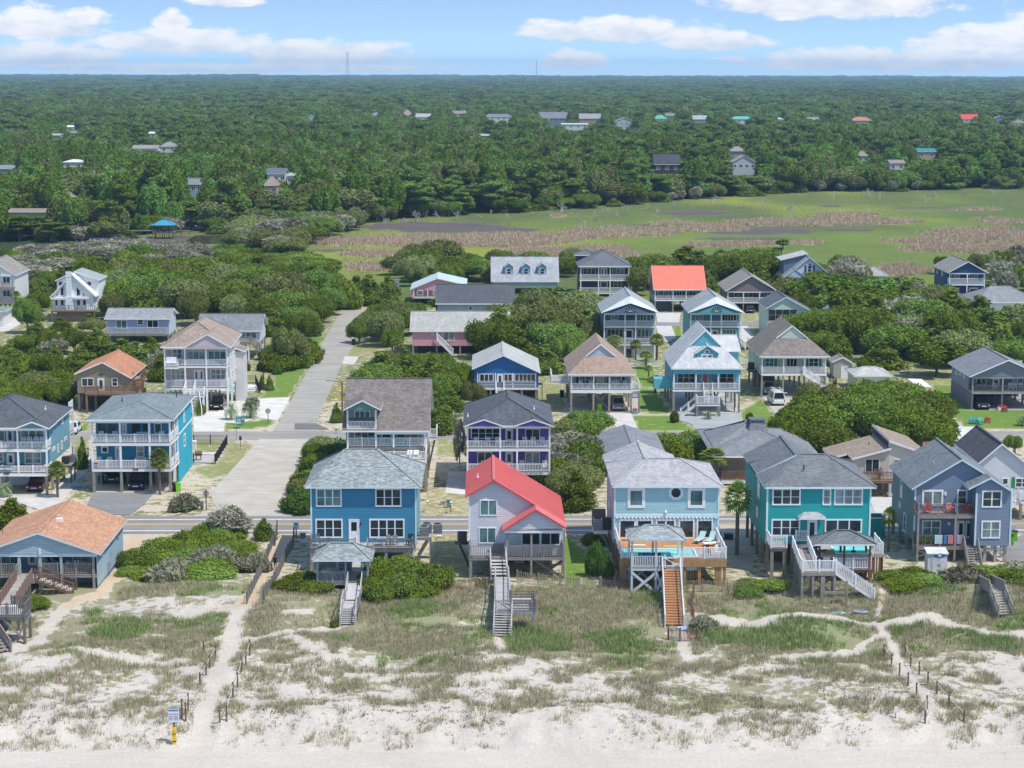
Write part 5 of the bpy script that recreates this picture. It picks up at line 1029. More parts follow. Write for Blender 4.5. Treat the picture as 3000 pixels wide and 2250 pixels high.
 return h
TANR=shi((.30,.25,.20));BRR=shi((.235,.205,.18));GRR=shi((.22,.235,.25));LGR=shi((.42,.42,.42),var=.14)
# ---- purple house
PU=sid((.165,.085,.36));PUS=sid((.16,.10,.30))
def h_purple():
 h=porch_house('beach_house','purple two storey house with twin gables and white double porch',ZB,(1990,950),(1392,1998),480,[(595,645),(762,815)],[1400,1635,1757,1990],12.5,PU,PU,shi((.105,.115,.135)),'hip',pd=2.2,rise=2.6,wins=[(1425,500,1635,578,4,2),(1815,505,1922,590,2,1),(1470,672,1580,755,2,1),(1815,672,1922,755,2,1)],doors=[(1672,505,1728,595),(1672,672,1728,760)],th=.42)
 Y=h.Y
 for a,b in((1378,1658),(1735,2018)):
  ax,az=h.q(a,478,Y-.55);bx,_=h.q(b,478,Y-.55);zp=h.Z(437,Y-.55,(a+b)/2)
  h.gableY(ax,bx,Y-.6,Y+4.6,h.ze+.03,zp,shi((.105,.115,.135)),t=.16,name='gable_roof');h.tri(ax+.35,bx-.35,h.ze-.1,zp-.2,Y-.45,Y-.3,PU)
 text_obj(h,'THE SEAQUEL',h.X(1868,Y-.03,825),h.Z(825,Y-.03,1868),Y-.04,.42,mat('paint',(.25,.25,.28)),bold=.008)
 h.deck(h.x1,h.x1+1.9,h.wy+3,h.wy+5.5,h.zl[1]+.2,None,DGREYW);h.part('brace',MB().beam((h.x1+1.6,h.wy+3.1,h.zl[1]-.2),(h.x1,h.wy+3.1,.6),.15,.2,DGREYW));h.vent(h.X(1880,Y+3,350),Y+4,h.ze+1.3,WHITE);h.vent(h.X(1402,Y+3,400),Y+2.4,h.ze+.7,WHITE)
 h.box('storage_wall',h.x0+.5,h.x0+3.5,h.wy+3,h.yb-2,-.1,h.zl[1]-.4,OFFW);HS['purple']=h
h_purple()
# ---- green house with long brown roof and pool deck
def h_green():
 h=House('beach_house','pale green house with long brown roof, dormer porch and raised pool deck','house',ZB,1100,962);Yd=h.Y;G_=sid((.24,.31,.26));rf=shi((.215,.185,.165),var=.3)
 zd=h.Z(765,Yd,950);wy=Yd+5.2;x0=h.X(525,wy,600);x1=h.X(1112,wy,600);py=Yd+2.9
 ze=h.Z(517,py,930);zr=h.Z(143,py+8,800);xr0=h.X(522,py+8,143);xr1=h.X(1125,py+8,143)
 h.gableX(x0-.3,x1+.4,py-.3,py+16,ze,zr,rf,yp=py+8);zdk=h.Z(690,Yd+1.5,900)
 for xx in(x0,x1-.1):h.part('gable',MB().prism([(py+2.4,ze-.2),(py+15.6,ze-.2),(py+8,zr-.35)],'x',xx,xx+.1,G_))
 zf=h.Z(640,py,650)
 h.box('wall',x0,x1,wy,py+15.5,zf-.6,ze-.15,G_);h.box('side_trim',x1,x1+.05,wy,py+15.5,zf-.5,ze-.2,sid((.55,.6,.6)))
 # dormer porch
 a0,az=h.q(505,368,py-.7);a1,_=h.q(778,368,py-.7);zp=h.Z(300,py-.7,633);dy=py+7;h.gableY(a0,a1,py-.7,dy,az,zp,rf,t=.18,name='dormer_roof')
 h.tri(a0+.3,a1-.3,az-.1,zp-.2,py-.5,py-.35,mat('siding',(.12,.25,.22)));b0=h.X(530,py,450);b1=h.X(745,py,450);zu=h.Z(502,py,640)
 h.box('dormer_wall',b0,b1,py+1.8,dy-.5,zu,az-.15,G_);h.box('dormer_floor',b0,b1,py-.02,py+1.8,zu-.35,zu,WHITE);h.rail([(b0+.1,py+.1,zu),(b1-.1,py+.1,zu)],h=h.Z(455,py,640)-zu,posts=False)
 for x in(b0+.1,b1-.1):h.sq('column',x,py+.1,zu,az-.15,.2,WHITE);h.sq('column',x,py+.1,zf,zu-.35,.2,WHITE)
 h.W([(585,375,700,448,3,1)],py+1.8,glass=GLASST);h.W([(585,525,735,600,3,2),(890,525,1045,608,3,1)],wy,glass=GLASST);h.D([(775,530,860,620)],wy);h.box('porch_beam',b1,x1,py-.05,py+.15,ze-.5,ze-.15,WHITE)
 for v in(868,1095):h.sq('column',h.X(v,py,580),py+.05,zf,ze-.4,.2,WHITE)
 # deck with pool
 dx1=h.X(1105,Yd,740);dx0=h.X(520,Yd,740);h.part('deck',MB().box(dx0,dx1,Yd+3.3,wy,zf-.4,zf,mat('planks',(.42,.33,.27))));h.rail([(dx0+.1,Yd+3.4,zf),(h.X(745,Yd+3.3,650),Yd+3.4,zf),(dx1-.1,Yd+3.4,zf)],h=1.05)
 zp_=zf-1.0;pz0=h.qz(790,735,zp_);pz1=h.qz(1015,705,zp_);yA,yB=pz0[1],pz1[1]+.3;xA,xB=h.qz(790,720,zp_)[0],h.qz(1020,720,zp_)[0];yA=max(yA,Yd+.3);yB=min(yB,Yd+3.2)
 PD=mat('planks',(.46,.38,.31));h.part('pool_deck',MB().box(dx0,xA,Yd,Yd+3.29,zp_-.3,zp_,PD).box(xB,dx1,Yd,Yd+3.29,zp_-.3,zp_,PD).box(xA,xB,Yd,yA,zp_-.3,zp_,PD).box(xA,xB,yB,Yd+3.29,zp_-.3,zp_,PD))
 p=House('swimming_pool','small white rimmed pool on the deck of the pale green house','pool',ZB,900,730,Y=yA);PW=paint((.68,.80,.80));t=.16
 p.part('basin',MB().box(xA,xB,yA,yA+t,zp_-1,zp_+.06,PW).box(xA,xB,yB-t,yB,zp_-1,zp_+.06,PW).box(xA,xA+t,yA+t,yB-t,zp_-1,zp_+.06,PW).box(xB-t,xB,yA+t,yB-t,zp_-1,zp_+.06,PW));p.box('water',xA+t,xB-t,yA+t,yB-t,zp_-.95,zp_-.1,mat('water',(.16,.66,.68)))
 h.rail([(dx0+.1,Yd+3.2,zp_),(dx0+.1,Yd+.1,zp_),(dx1-.1,Yd+.1,zp_),(dx1-.1,Yd+3.2,zp_)],h=1.0);h.box('deck_rim',dx0,dx1,Yd-.04,Yd,zp_-.45,zp_-.03,WHITE)
 sb=MB();xs=h.X(1000,Yd,870)
 for i in range(14):sb.box(xs,dx1-.15,Yd+.1,Yd+.15,.15+i*.25,.15+i*.25+.19,BROWNW)
 h.part('slat_screen',sb);h.pil([dx1-.1,xs,dx0+.5,dx0+4],[Yd+.2,Yd+3,wy+3,wy+8],zp_-.3,PILE);h.box('ground_floor_wall',x0+.5,x1-.5,wy+2,py+14,-.1,zf-.6,OFFW)
 # side balcony
 sx=h.X(1185,wy+4,580);h.deck(x1+.05,sx,wy+2.5,wy+5.5,zf+.3,None,WHITE);h.rail([(x1+.1,wy+2.6,zf+.3),(sx-.1,wy+2.6,zf+.3),(sx-.1,wy+5.4,zf+.3)],h=1.05);h.part('brace',MB().beam((sx-.3,wy+2.7,zf),(x1,wy+2.7,1.2),.15,.2,DGREYW).beam((sx-.3,wy+5.3,zf),(x1,wy+5.3,1.2),.15,.2,DGREYW))
 HS['green']=(h,Yd,zf,wy,dx0,dx1,zp_)
h_green()
# ---- front row right: white house with black roof, beige twin roof, grey roofs, flat roof
def simple_gable(name,label,z,base,left,peak,right,depth,wall,roof,wins=(),doors=(),ridge='y',oh=.4,pilings=None,side=None,swins=(),pilm=None,floor=None,sidec=None,**k):
 h=House(name,label,'house',z,*base);Y=h.Y;lx,lz=h.q(*left,Y-oh);px,pz=h.q(*peak,Y-oh);rx,rz=h.q(*right,Y-oh);yb=Y+depth
 h.gableY(lx,rx,Y-oh,yb+oh,lz,pz,roof,xp=px,zr=rz);fl=-.1 if floor is None else h.Z(floor,Y,base[0]);sl1=(pz-lz)/(px-lx);sl2=(pz-rz)/(rx-px)
 h.part('wall',MB().prism([(lx+.35,fl),(rx-.35,fl),(rx-.35,rz+.35*sl2-.22),(px,pz-.22),(lx+.35,lz+.35*sl1-.22)],'y',Y,yb,wall))
 if sidec:h.box('side_wall',*((lx+.3,lx+.35)if side=='l' else(rx-.35,rx-.3)),Y+.05,yb,fl,(lz if side=='l' else rz)-.1,sidec)
 h.W(wins,Y);h.D(doors,Y)
 if side:h.SW(lx+.29 if side=='l' else rx-.29,side,swins)
 if pilings:h.pil(lin((lx+.5,rx-.5),pilings),lin((Y+.2,yb-.3),4),fl,pilm or PILE)
 h.x0,h.x1,h.yb,h.fl=lx+.35,rx-.35,yb,fl;h.pz=pz;h.lz=lz;h.px=px
 return h
def h_right_white():
 h=simple_gable('beach_house','white clapboard house with black roof behind the slate blue house',ZD,(2150,730),(1845,295),(2035,135),(2330,370),11,sid((.62,.62,.64)),shi((.10,.10,.115)),wins=[(2035,415,2085,470,1,1),(2140,415,2250,492,2,2)],floor=620)
 for a,b in((2113,2138),(2255,2280)):
  r_=h.r(a,408,b,495,h.Y-.03);h.box('shutter',r_[0],r_[1],h.Y-.05,h.Y,r_[2],r_[3],paint((.03,.25,.05)))
 Y=h.Y;z1=h.Z(600,Y-1.8,2180);h.deck(h.X(2180,Y-1.8,600),h.x1,Y-1.8,Y-.01,z1,None,WHITE);h.rail([(h.X(2180,Y-1.8,600),Y-1.75,z1),(h.x1,Y-1.75,z1)]);x_=h.X(2112,Y-1.2,560)
 h.stairs((h.X(2175,Y-1,560),Y-1,z1),(x_-1,Y-1,z1-1.4),1.2,OFFW,WHITE,n=6);h.pil([h.X(2190,Y-1.7,600),h.x1],[Y-1.6,Y+2,Y+8],z1-.2);HS['rw']=h
h_right_white()
def h_beige():
 h=House('beach_house','beige house with two staggered brown roofs and a long timber deck','house',ZD,1130,575);Yd=h.Y;wy=Yd+2.2;Bg=paint((.55,.49,.41),nv=.05);rf=shi((.34,.265,.205),var=.16)
 x0=h.X(742,wy,320);xm=h.X(1112,wy,250);x1=h.X(1425,wy-2,290);zf=h.Z(437,Yd,1050)
 # left lower roof: slopes down to the front left
 A=h.q(705,85,wy+6);B_=h.q(905,30,wy+9.5)
 l0=h.q(822,255,wy-.4);r0=h.q(1122,172,wy-.4);lb=h.q(705,88,wy+8.5);rb_=h.q(905,32,wy+8.5);tl=l0[0]-.3
 h.roof([[(l0[0],wy-.4,l0[1]),(xm+.25,wy-.4,r0[1]),(xm+.25,wy+8.5,r0[1]),(l0[0]-2.4,wy+8.5,l0[1]-.8),(l0[0]-2.4,wy+2.6,l0[1]-.8),(l0[0],wy+2.6,l0[1]-.02)]],rf,ridge=False)if False else h.roof([[(l0[0],wy-.4,l0[1]),(xm+.25,wy-.4,r0[1]),(xm+.25,wy+9,r0[1]),(l0[0],wy+9,l0[1])]],rf,ridge=False,t=.25)
 sl=(r0[1]-l0[1])/(xm+.25-l0[0]);h.roof([[(l0[0]-2.0,wy+2.8,l0[1]-2.0*sl),(l0[0],wy+2.8,l0[1]-.002),(l0[0],wy+9,l0[1]-.002),(l0[0]-2.0,wy+9,l0[1]-2.0*sl)]],rf,ridge=False,t=.25,name='side_roof')
 h.part('wall',MB().prism([(l0[0]+.4,zf-.3),(xm,zf-.3),(xm,r0[1]-.25),(l0[0]+.4,l0[1]-.1)],'y',wy,wy+9,Bg));h.box('side_wall',l0[0]-1.6,l0[0]+.4,wy+2.9,wy+8.9,zf-.4,l0[1]-.75,Bg)
 # right higher roof slopes down to the right
 p0=h.q(1085,108,wy-.4);p1=h.q(1425,212,wy-.4);pb=h.q(975,0,wy+10)
 h.roof([[(xm,wy-.4,p0[1]),(p1[0],wy-.4,p1[1]),(p1[0],wy+10.5,p1[1]),(xm,wy+10.5,p0[1])]],rf,ridge=False,t=.3,name='upper_roof')
 h.part('upper_wall',MB().prism([(xm+.02,zf-.3),(p1[0]-.4,zf-.3),(p1[0]-.4,p1[1]-.05),(xm+.02,p0[1]-.28)],'y',wy-.02,wy+10,paint((.62,.57,.49),nv=.04)))
 h.part('clerestory',MB().box(xm-.05,xm+.02,wy+.2,wy+10,r0[1],p0[1]-.3,paint((.05,.05,.06))))
 h.W([(925,260,1040,370,2,1),(1160,265,1278,375,2,1)],wy-.02,glass=GLASS,trim=OFFW,fw=.08)
 dx0=h.X(900,Yd,430);dx1=h.X(1195,Yd,430);h.deck(dx0,dx1,Yd,wy-.03,zf,mat('planks',(.42,.33,.26)),BROWNW);h.rail([(dx0,wy-.1,zf),(dx0,Yd+.1,zf),(dx1,Yd+.1,zf)],mat('wood',(.19,.13,.10)),h=1.0,pm=BROWNW)
 h.pil([dx0+.1,h.X(1128,Yd,500),dx1],[Yd+.2,wy+2,wy+6],zf-.3,mat('wood',(.5,.48,.44)));c=h.r(1410,135,1482,195,wy+1.2)
 ch=h.box('chimney',c[0],c[1],wy+1.0,wy+2.4,c[2]-1.5,c[3]-.1,paint((.66,.62,.56)));h.box('chimney_cap',c[0]+.1,c[1]-.1,wy+1.1,wy+2.3,c[3]-.1,c[3]+.02,paint((.30,.05,.04)),ch);h.vent(h.X(960,wy+4,125),wy+4.2,(l0[1]+r0[1])/2+.1);HS['beige']=(h,Yd,zf,wy)
h_beige()
def h_flat():
 h=House('annex_house','small white flat roofed building by the back street','house',ZD,1700,215);Y=h.Y;x0,x1,z0,z1=h.r(1540,98,1850,190);
 h.box('wall',x0,x1+1,Y,Y+6,-.1,z1,paint((.66,.66,.63),nv=.04));h.box('side_wall',x0-.05,x0,Y+.1,Y+6,-.1,z1-.1,DGREYW);h.roof([[(x0-.4,Y-.4,z1),(x1+1.4,Y-.4,z1),(x1+1.4,Y+6.4,z1+.5),(x0-.4,Y+6.4,z1+.5)]],mat('concrete',(.60,.60,.58)),ridge=False,t=.2)
 h.W([(1617,118,1657,168,1,2)]);h.box('lean_to',h.X(1745,Y-1,110),h.X(1820,Y-1,110),Y-1.5,Y,z1-1.0,z1-.9,OFFW)
h_flat()
h=simple_gable('beach_house','grey roofed single storey house behind the pale aqua pool house',ZC,(580,540),(178,350),(575,222),(950,335),15,sid((.17,.17,.20)),shi((.235,.25,.27),var=.18),oh=.5)
h.vent(h.X(602,h.Y+8,85),h.Y+9,h.pz-.6)
def h_cupola():
 h=House('beach_house','large grey hip roofed house with a stepped cupola','house',ZC,1700,640);Y=h.Y;zf=h.Z(575,Y,1700);wy=Y+2.4;ze=h.Z(312,Y,1750);rf=shi((.235,.245,.26),var=.2);T_=mat('vsiding',(.36,.32,.26))
 x0=h.X(1545,Y,312);h.z=ZH;xc,zc=h.q(290,1290,Y+9);xl=h.q(0,1470,Y+9)[0];xr=h.q(705,1540,Y+4)[0];xe=xr
 x0_=2*xc-xe;h.hip(x0_,xe,Y-.4,Y+18,ze,(xc-.1,Y+8.7,zc-1.2),(xc+.1,Y+9,zc-1.2),rf)
 xw0=h.q(-60,1400,Y+10)[0];h.hip(xw0,xe-3,Y+5,Y+15,ze+.3,(xw0+5,Y+10,ze+2.6),(xe-8,Y+10,ze+2.6),rf,name='wing_roof')
 c=MB();c.add([(xc-1.5,Y+7.5,zc-2.3),(xc+1.5,Y+7.5,zc-2.3),(xc+1.5,Y+10.5,zc-2.3),(xc-1.5,Y+10.5,zc-2.3),(xc-.8,Y+8.2,zc-.2),(xc+.8,Y+8.2,zc-.2),(xc+.8,Y+9.8,zc-.2),(xc-.8,Y+9.8,zc-.2)],[(0,1,5,4),(1,2,6,5),(2,3,7,6),(3,0,4,7),(4,5,6,7)],rf)
 cu=h.part('cupola',c);h.box('cupola_cap',xc-1.0,xc+1.0,Y+8,Y+10,zc-.2,zc-.02,shi((.16,.16,.18)),cu)
 h.box('wall',x0,xe-.6,wy,Y+17,zf-.3,ze-.1,T_);h.box('wing_wall',xw0+.5,x0,Y+5.5,Y+14.5,-.1,ze+.1,T_);h.z=ZC
 dx0=h.X(1520,Y,570);dx1=h.X(1940,Y,570);h.deck(dx0,dx1,Y,wy-.01,zf,mat('planks',(.5,.46,.42)),OFFW,th=.5);h.rail([(dx0+.1,wy,zf),(dx0+.1,Y+.1,zf),(dx1,Y+.1,zf)],BROWNW,h=1.05);h.W([(1840,335,1990,400,2,1)],wy);h.pil([dx0+.2,h.X(1820,Y,600),dx1-.1],[Y+.2,wy+3],zf-.4,GREYW)
 h.box('ground_floor_wall',x0+.5,xe-1,wy+1.5,Y+16,-.1,zf-.4,DGREYW)
h_cupola()
# ---- third row: blue gable, tan roof, turquoise dormer, brown roof
def h_bluegable():
 h=simple_gable('beach_house','bright blue gabled house with light roof, screened porch and white stairs',ZF,(1400,1170),(1185,935),(1412,835),(1682,962),14,sid((.025,.135,.36)),shi((.46,.47,.45),var=.12),floor=1070,pilings=5,oh=.5)
 Y=h.Y;B=sid((.03,.08,.18));r_=h.r(1225,1030,1645,1075);h.box('porch_front',r_[0],r_[1],Y-.06,Y-.02,h.fl,r_[3],mat('siding',(.16,.20,.27)))
 h.W([(1240,970,1342,1028,3,1),(1415,970,1478,1028,2,1),(1492,970,1645,1028,5,1)],glass=GLASS,fw=.1);h.D([(1366,970,1410,1062)]);h.box('fascia_band',h.x0,h.x1,Y-.08,Y-.03,h.fl-.35,h.fl,OFFW)
 for v in(1228,1355,1482,1645):x=h.X(v,Y,1000);h.box('trim_post',x-.08,x+.08,Y-.1,Y-.02,h.fl,h.r(0,965,1,966)[3],WHITE)
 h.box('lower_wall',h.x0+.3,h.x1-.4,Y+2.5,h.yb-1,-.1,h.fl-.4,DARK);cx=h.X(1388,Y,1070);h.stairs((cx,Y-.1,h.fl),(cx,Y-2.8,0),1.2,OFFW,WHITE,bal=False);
 for v,v2 in((1425,1500),(1500,1640)):
  a=h.X(v,Y,1050);b_=h.X(v2,Y,1050);h.box('porch_rail',a,b_,Y-.12,Y-.07,h.fl+.75,h.fl+.83,OFFW)
 h.rail([(h.X(1232,Y,1050),Y-.1,h.fl),(h.X(1350,Y,1050),Y-.1,h.fl)],paint((.5,.55,.62)),hor=True,posts=False);h.rail([(h.X(1420,Y,1050),Y-.1,h.fl),(h.X(1643,Y,1050),Y-.1,h.fl)],paint((.5,.55,.62)),hor=True,posts=False)
 xd=h.X(1695,Y+3,1030);h.deck(h.x1,xd,Y+2,Y+3.6,h.fl+.4,None,DARK);h.sq('post',xd-.1,Y+2.1,-.2,h.fl+.3,.12,DGREYW)
h_bluegable()
h=porch_house('beach_house','grey house with tan dutch hip roof and white porch on braced posts',ZG,(410,1508),(62,595),1165,[(1250,1300)],[70,262,398,588],13.5,sid((.40,.42,.45)),mat('vsiding',(.36,.34,.33)),shi((.38,.275,.215),var=.16),'dutch',gable=sid((.45,.5,.55)),rise=4.0,wins=[(135,1178,245,1250,2,2),(405,1178,508,1250,2,2)],doors=[(292,1182,352,1255,{'col':paint((.55,.60,.42)),'glass':False})],th=.55,side='l',sidec=sid((.42,.46,.50)))
for a in((112,1178,134,1250),(246,1178,268,1250),(383,1178,404,1250),(509,1178,530,1250)):
 r_=h.r(*a,Y=h.wy);h.box('shutter',r_[0],r_[1],h.wy-.05,h.wy,r_[2],r_[3],BLACK)
x=h.X(660,h.Y+1,1290);h.deck(h.x1,x,h.Y+.4,h.wy+2,h.zl[0],None,WHITE);h.rail([(h.x1,h.Y+.5,h.zl[0]),(x-.1,h.Y+.5,h.zl[0]),(x-.1,h.wy+2,h.zl[0])]);h.sq('piling',x-.1,h.Y+.5,-.3,h.zl[0]-.3,.25,PILE)
h.part('cross_brace',MB().beam((h.px[1],h.Y+2.5,h.zl[0]-.8),(h.px[2],h.Y+2.5,.3),.12,.22,GREYW));h.part('cross_brace',MB().beam((h.px[2],h.Y+2.7,h.zl[0]-.8),(h.px[1],h.Y+2.7,.3),.12,.22,GREYW))
xl=h.X(-18,h.wy+6,1180);h.deck(xl-1.6,h.x0-.1,h.wy+3,h.wy+9,h.zl[0]+.3,None,WHITE);h.rail([(xl-1.5,h.wy+9,h.zl[0]+.3),(xl-1.5,h.wy+3.1,h.zl[0]+.3),(h.x0-.1,h.wy+3.1,h.zl[0]+.3)])
r_=h.r(582,1328,655,1375,h.Y+.3);cxs,czs=(r_[0]+r_[1])/2,(r_[2]+r_[3])/2;v=[(cxs+(r_[1]-r_[0])/2*math.cos(t),czs+(r_[3]-r_[2])/2*math.sin(t))for t in np.linspace(0,2*math.pi,20,endpoint=False)]
sg=h.part('house_sign',MB().prism(v,'y',h.Y+.30,h.Y+.36,paint((.12,.08,.30))));v2=[(cxs+(a-cxs)*.82,czs+(b-czs)*.72)for a,b in v];h.part('sign_face',MB().prism(v2,'y',h.Y+.27,h.Y+.30,paint((.55,.45,.60))),sg)
HS['tan']=h
def h_turq():
 h=porch_house('beach_house','turquoise house with light grey roof, arched dormer and coral door',ZG,(945,1505),(945,1530),1115,[(1248,1298)],[955,1145,1338,1520],12,sid((.13,.44,.52)),sid((.13,.44,.52)),shi((.55,.56,.56),var=.12),'dutch',rise=5.2,gable=sid((.13,.44,.52)),wins=[(985,1155,1140,1245,3,2),(1350,1155,1478,1245,2,2)],doors=[(1200,1158,1252,1248,{'col':paint((.62,.16,.12)),'glass':False})],th=.4,ov=.3)
 Y=h.Y;a0,a1,z0,z1=h.r(1158,985,1330,1110,Y+1.3);zp=h.Z(918,Y+1.0,1243);T=sid((.13,.44,.52));h.gableY(a0-.3,a1+.3,Y+1.0,Y+7,z1,zp,shi((.55,.56,.56),var=.12),name='dormer_roof',t=.16)
 h.part('dormer_wall',MB().prism([(a0,z0-.3),(a1,z0-.3),(a1,z1-.1),((a0+a1)/2,zp-.2),(a0,z1-.1)],'y',Y+1.3,Y+6,T));h.W([(1192,995,1292,1088,2,2)],Y+1.3,glass=GLASST,fw=.18)
 ar=MB();ax,az=h.q(1243,988,Y+1.3);v=[(ax+.42*math.cos(t),az+.05+.5*math.sin(t))for t in np.linspace(0,math.pi,12)];ar.prism(v,'y',Y+1.24,Y+1.3,WHITE);w=h.part('arched_window',ar);v2=[(ax+(a-ax)*.6,az+.1+(b-az-.05)*.6)for a,b in v];h.part('pane',MB().prism(v2,'y',Y+1.22,Y+1.25,GLASS),w)
 h.box('frieze',h.x0,h.x1,Y-.05,Y-.021,h.ze-.9,h.ze-.18,T)
 for a,b_ in((1183,1197),(1254,1268)):r_=h.r(a,1160,b_,1225,h.wy);h.win(r_[0]-.05,r_[1]+.05,r_[2],r_[3],h.wy,1,1,glass=GLASS,name='sidelight')
 # rear right wing
 b0,b1,c0,c1=h.r(1360,962,1515,1055,Y+9);h.box('wing_wall',h.x1-6,b1,Y+9,Y+16,c0-2,c1-.15,T);zt=h.Z(880,Y+15,1400);h.roof([[(h.x1-6.2,Y+8.6,c1),(b1+.3,Y+8.6,c1),(b1+.3,Y+14,c1+1.7),(h.x1-6.2,Y+14,c1+1.7)],[(h.x1-6.2,Y+14,c1+1.7),(b1+.3,Y+14,c1+1.7),(b1+.3,Y+18,c1+.3),(h.x1-6.2,Y+18,c1+.3)]],shi((.58,.58,.56),var=.1),name='wing_roof')
 # front stairs to landing, side bump and landing deck
 lz=h.Z(1425,Y-3.0,1250);lx0=h.X(1150,Y-3,1430);lx1=h.X(1355,Y-3,1430);cx=h.X(1247,Y,1300);h.deck(lx0,lx1,Y-3.2,Y-1.9,lz,None,WHITE);h.rail([(lx0+.1,Y-2,lz),(lx0+.1,Y-3.1,lz),(lx1-.1,Y-3.1,lz),(lx1-.1,Y-2,lz)],h=1.1)
 h.stairs((cx,Y,h.zl[0]),(cx,Y-1.9,lz),1.3,OFFW,paint((.66,.56,.54)),bal=False);h.pil([lx0+.1,lx1-.1],[Y-3.1,Y-2],lz-.3,PILE)
 h.stairs((lx0,Y-2.5,lz),(lx0-2.2,Y-2.5,.05),1.0,OFFW,OFFW,bal=False);xl=h.X(785,h.wy+1,1170);h.box('outdoor_shower',xl,h.x0,h.wy+.5,h.wy+3,h.zl[0]-.4,h.zl[0]+1.1,T)
 h.stairs((h.X(1440,Y+2,1330),Y+2.5,h.zl[0]-.5),(h.X(1440,Y+1,1430),Y+.6,.2),1.3,OFFW,BROWNW,bal=False,joined=True)
 HS['turq']=h
h_turq()
h=porch_house('beach_house','pale green house with brown dutch hip roof, green shutters and white outside stairs',ZH,(318,1140),(318,790),842,[(922,965)],[325,478,630,780],13,sid((.46,.58,.47)),paint((.60,.56,.42),nv=.03),shi((.24,.205,.18),var=.22),'dutch',gable=sid((.55,.62,.52)),rise=4.3,wins=[(345,855,412,920,2,2),(662,855,733,920,2,2),(500,858,580,920,3,1)],th=.45,side='l',sidec=sid((.50,.62,.50)),swins=[(255,810,262,870,1,2),(280,830,286,890,1,2)])
for a in((327,855,343,920),(414,855,434,920),(643,855,660,920),(736,855,754,920)):
 r_=h.r(*a,Y=h.wy);h.box('shutter',r_[0],r_[1],h.wy-.05,h.wy,r_[2],r_[3],paint((.03,.24,.05)))
Y=h.Y;e=h.X(745,Y-.8,1040);ml=h.Z(1045,Y-.8,750);h.stairs((h.X(628,Y-.8,960),Y-.7,h.zl[0]),(h.X(735,Y-.8,1040),Y-.7,ml),1.1,OFFW,WHITE);h.deck(h.X(728,Y-.8,1040),h.X(785,Y-.8,1040),Y-1.4,Y+1,ml,None,WHITE);h.rail([(h.X(735,Y,1040),Y+.9,ml),(h.X(785,Y,1040),Y+.9,ml),(h.X(785,Y,1040),Y-1.3,ml)]);h.stairs((h.X(730,Y,1040),Y+.3,ml),(h.X(610,Y,1120),Y+.3,.05),1.0,OFFW,WHITE);h.pil([h.X(785,Y,1100)-.1,h.X(735,Y,1100)],[Y-1.2,Y+.8],ml-.2,WHITE,.16)
x=h.X(222,h.wy+3,920);h.deck(x,h.x0-.1,h.wy+2,h.wy+4,h.zl[0]-.2,None,DARK);h.box('lower_wall',h.x0+.5,h.x0+3.6,h.yb-5,h.yb-2,-.1,h.zl[0]-.4,DGREYW);HS['mint2']=h
def h_shed():
 h=simple_gable('garden_shed','small grey garden shed with white door beside the grove',ZH,(910,1005),(828,885),(908,850),(992,900),3.5,mat('vsiding',(.40,.38,.34),lap=.3),shi((.30,.25,.24)),doors=[(893,915,943,1005,{'glass':False})],oh=.2)
 h.root['category']='shed'
h_shed()
h=porch_house('beach_house','blue grey gabled house with screened garage level at the right edge',ZH,(1835,1230),(1835,2330),985,[(1055,1098)],[1838,2055,2260,2325],11,sid((.20,.23,.28)),sid((.17,.20,.24)),shi((.23,.25,.27),var=.14),'gy',gable=sid((.19,.215,.26)),rise=2.5,wins=[(1865,1000,1940,1050,2,1),(2130,1002,2170,1048,1,2),(2200,1002,2300,1048,2,2)],doors=[(1985,1002,2035,1062)],railm=mat('wood',(.13,.12,.12)),colm=mat('wood',(.36,.36,.36)),pilm=DGREYW,side='l',sidec=sid((.22,.26,.31)),swins=[(1722,920,1732,975,1,2),(1778,935,1790,1000,1,2),(1745,945,1762,975,1,1)],ov=.55)
h.box('lower_wall',h.x0-.05,h.x0+.05,h.Y+.2,h.yb,-.1,h.zl[0]-.35,mat('vsiding',(.16,.17,.19),lap=.25));h.box('back_wall',h.x0,h.x1,h.yb-1,h.yb,-.1,h.zl[0]-.35,DARK);h.deck(h.x1-3,h.x1+.5,h.yb,h.yb+3,h.zl[0]+1.6,None,OFFW);h.rail([(h.x1-3,h.yb+.1,h.zl[0]+1.6),(h.x1+.5,h.yb+.1,h.zl[0]+1.6)]);HS['bg']=h
def carport():
 h=House('carport','open white carport on posts beside the big round oak','carport',ZH,1500,1150);Y=h.Y;x0,x1,_,z1=h.r(1440,1060,1545,1075);h.roof([[(x0,Y-.2,z1),(x1,Y-.2,z1-.1),(x1-.3,Y+5.5,z1+.25),(x0-.3,Y+5.5,z1+.35)]],OFFW,ridge=False,t=.12)
 for x in(x0+.2,x1-.2):
  for y in(Y,Y+5):h.sq('post',x,y,-.1,z1-.05,.13,WHITE)
 h.box('back_wall',x0,x0+2.2,Y+5.2,Y+5.3,0,z1,OFFW)
carport()
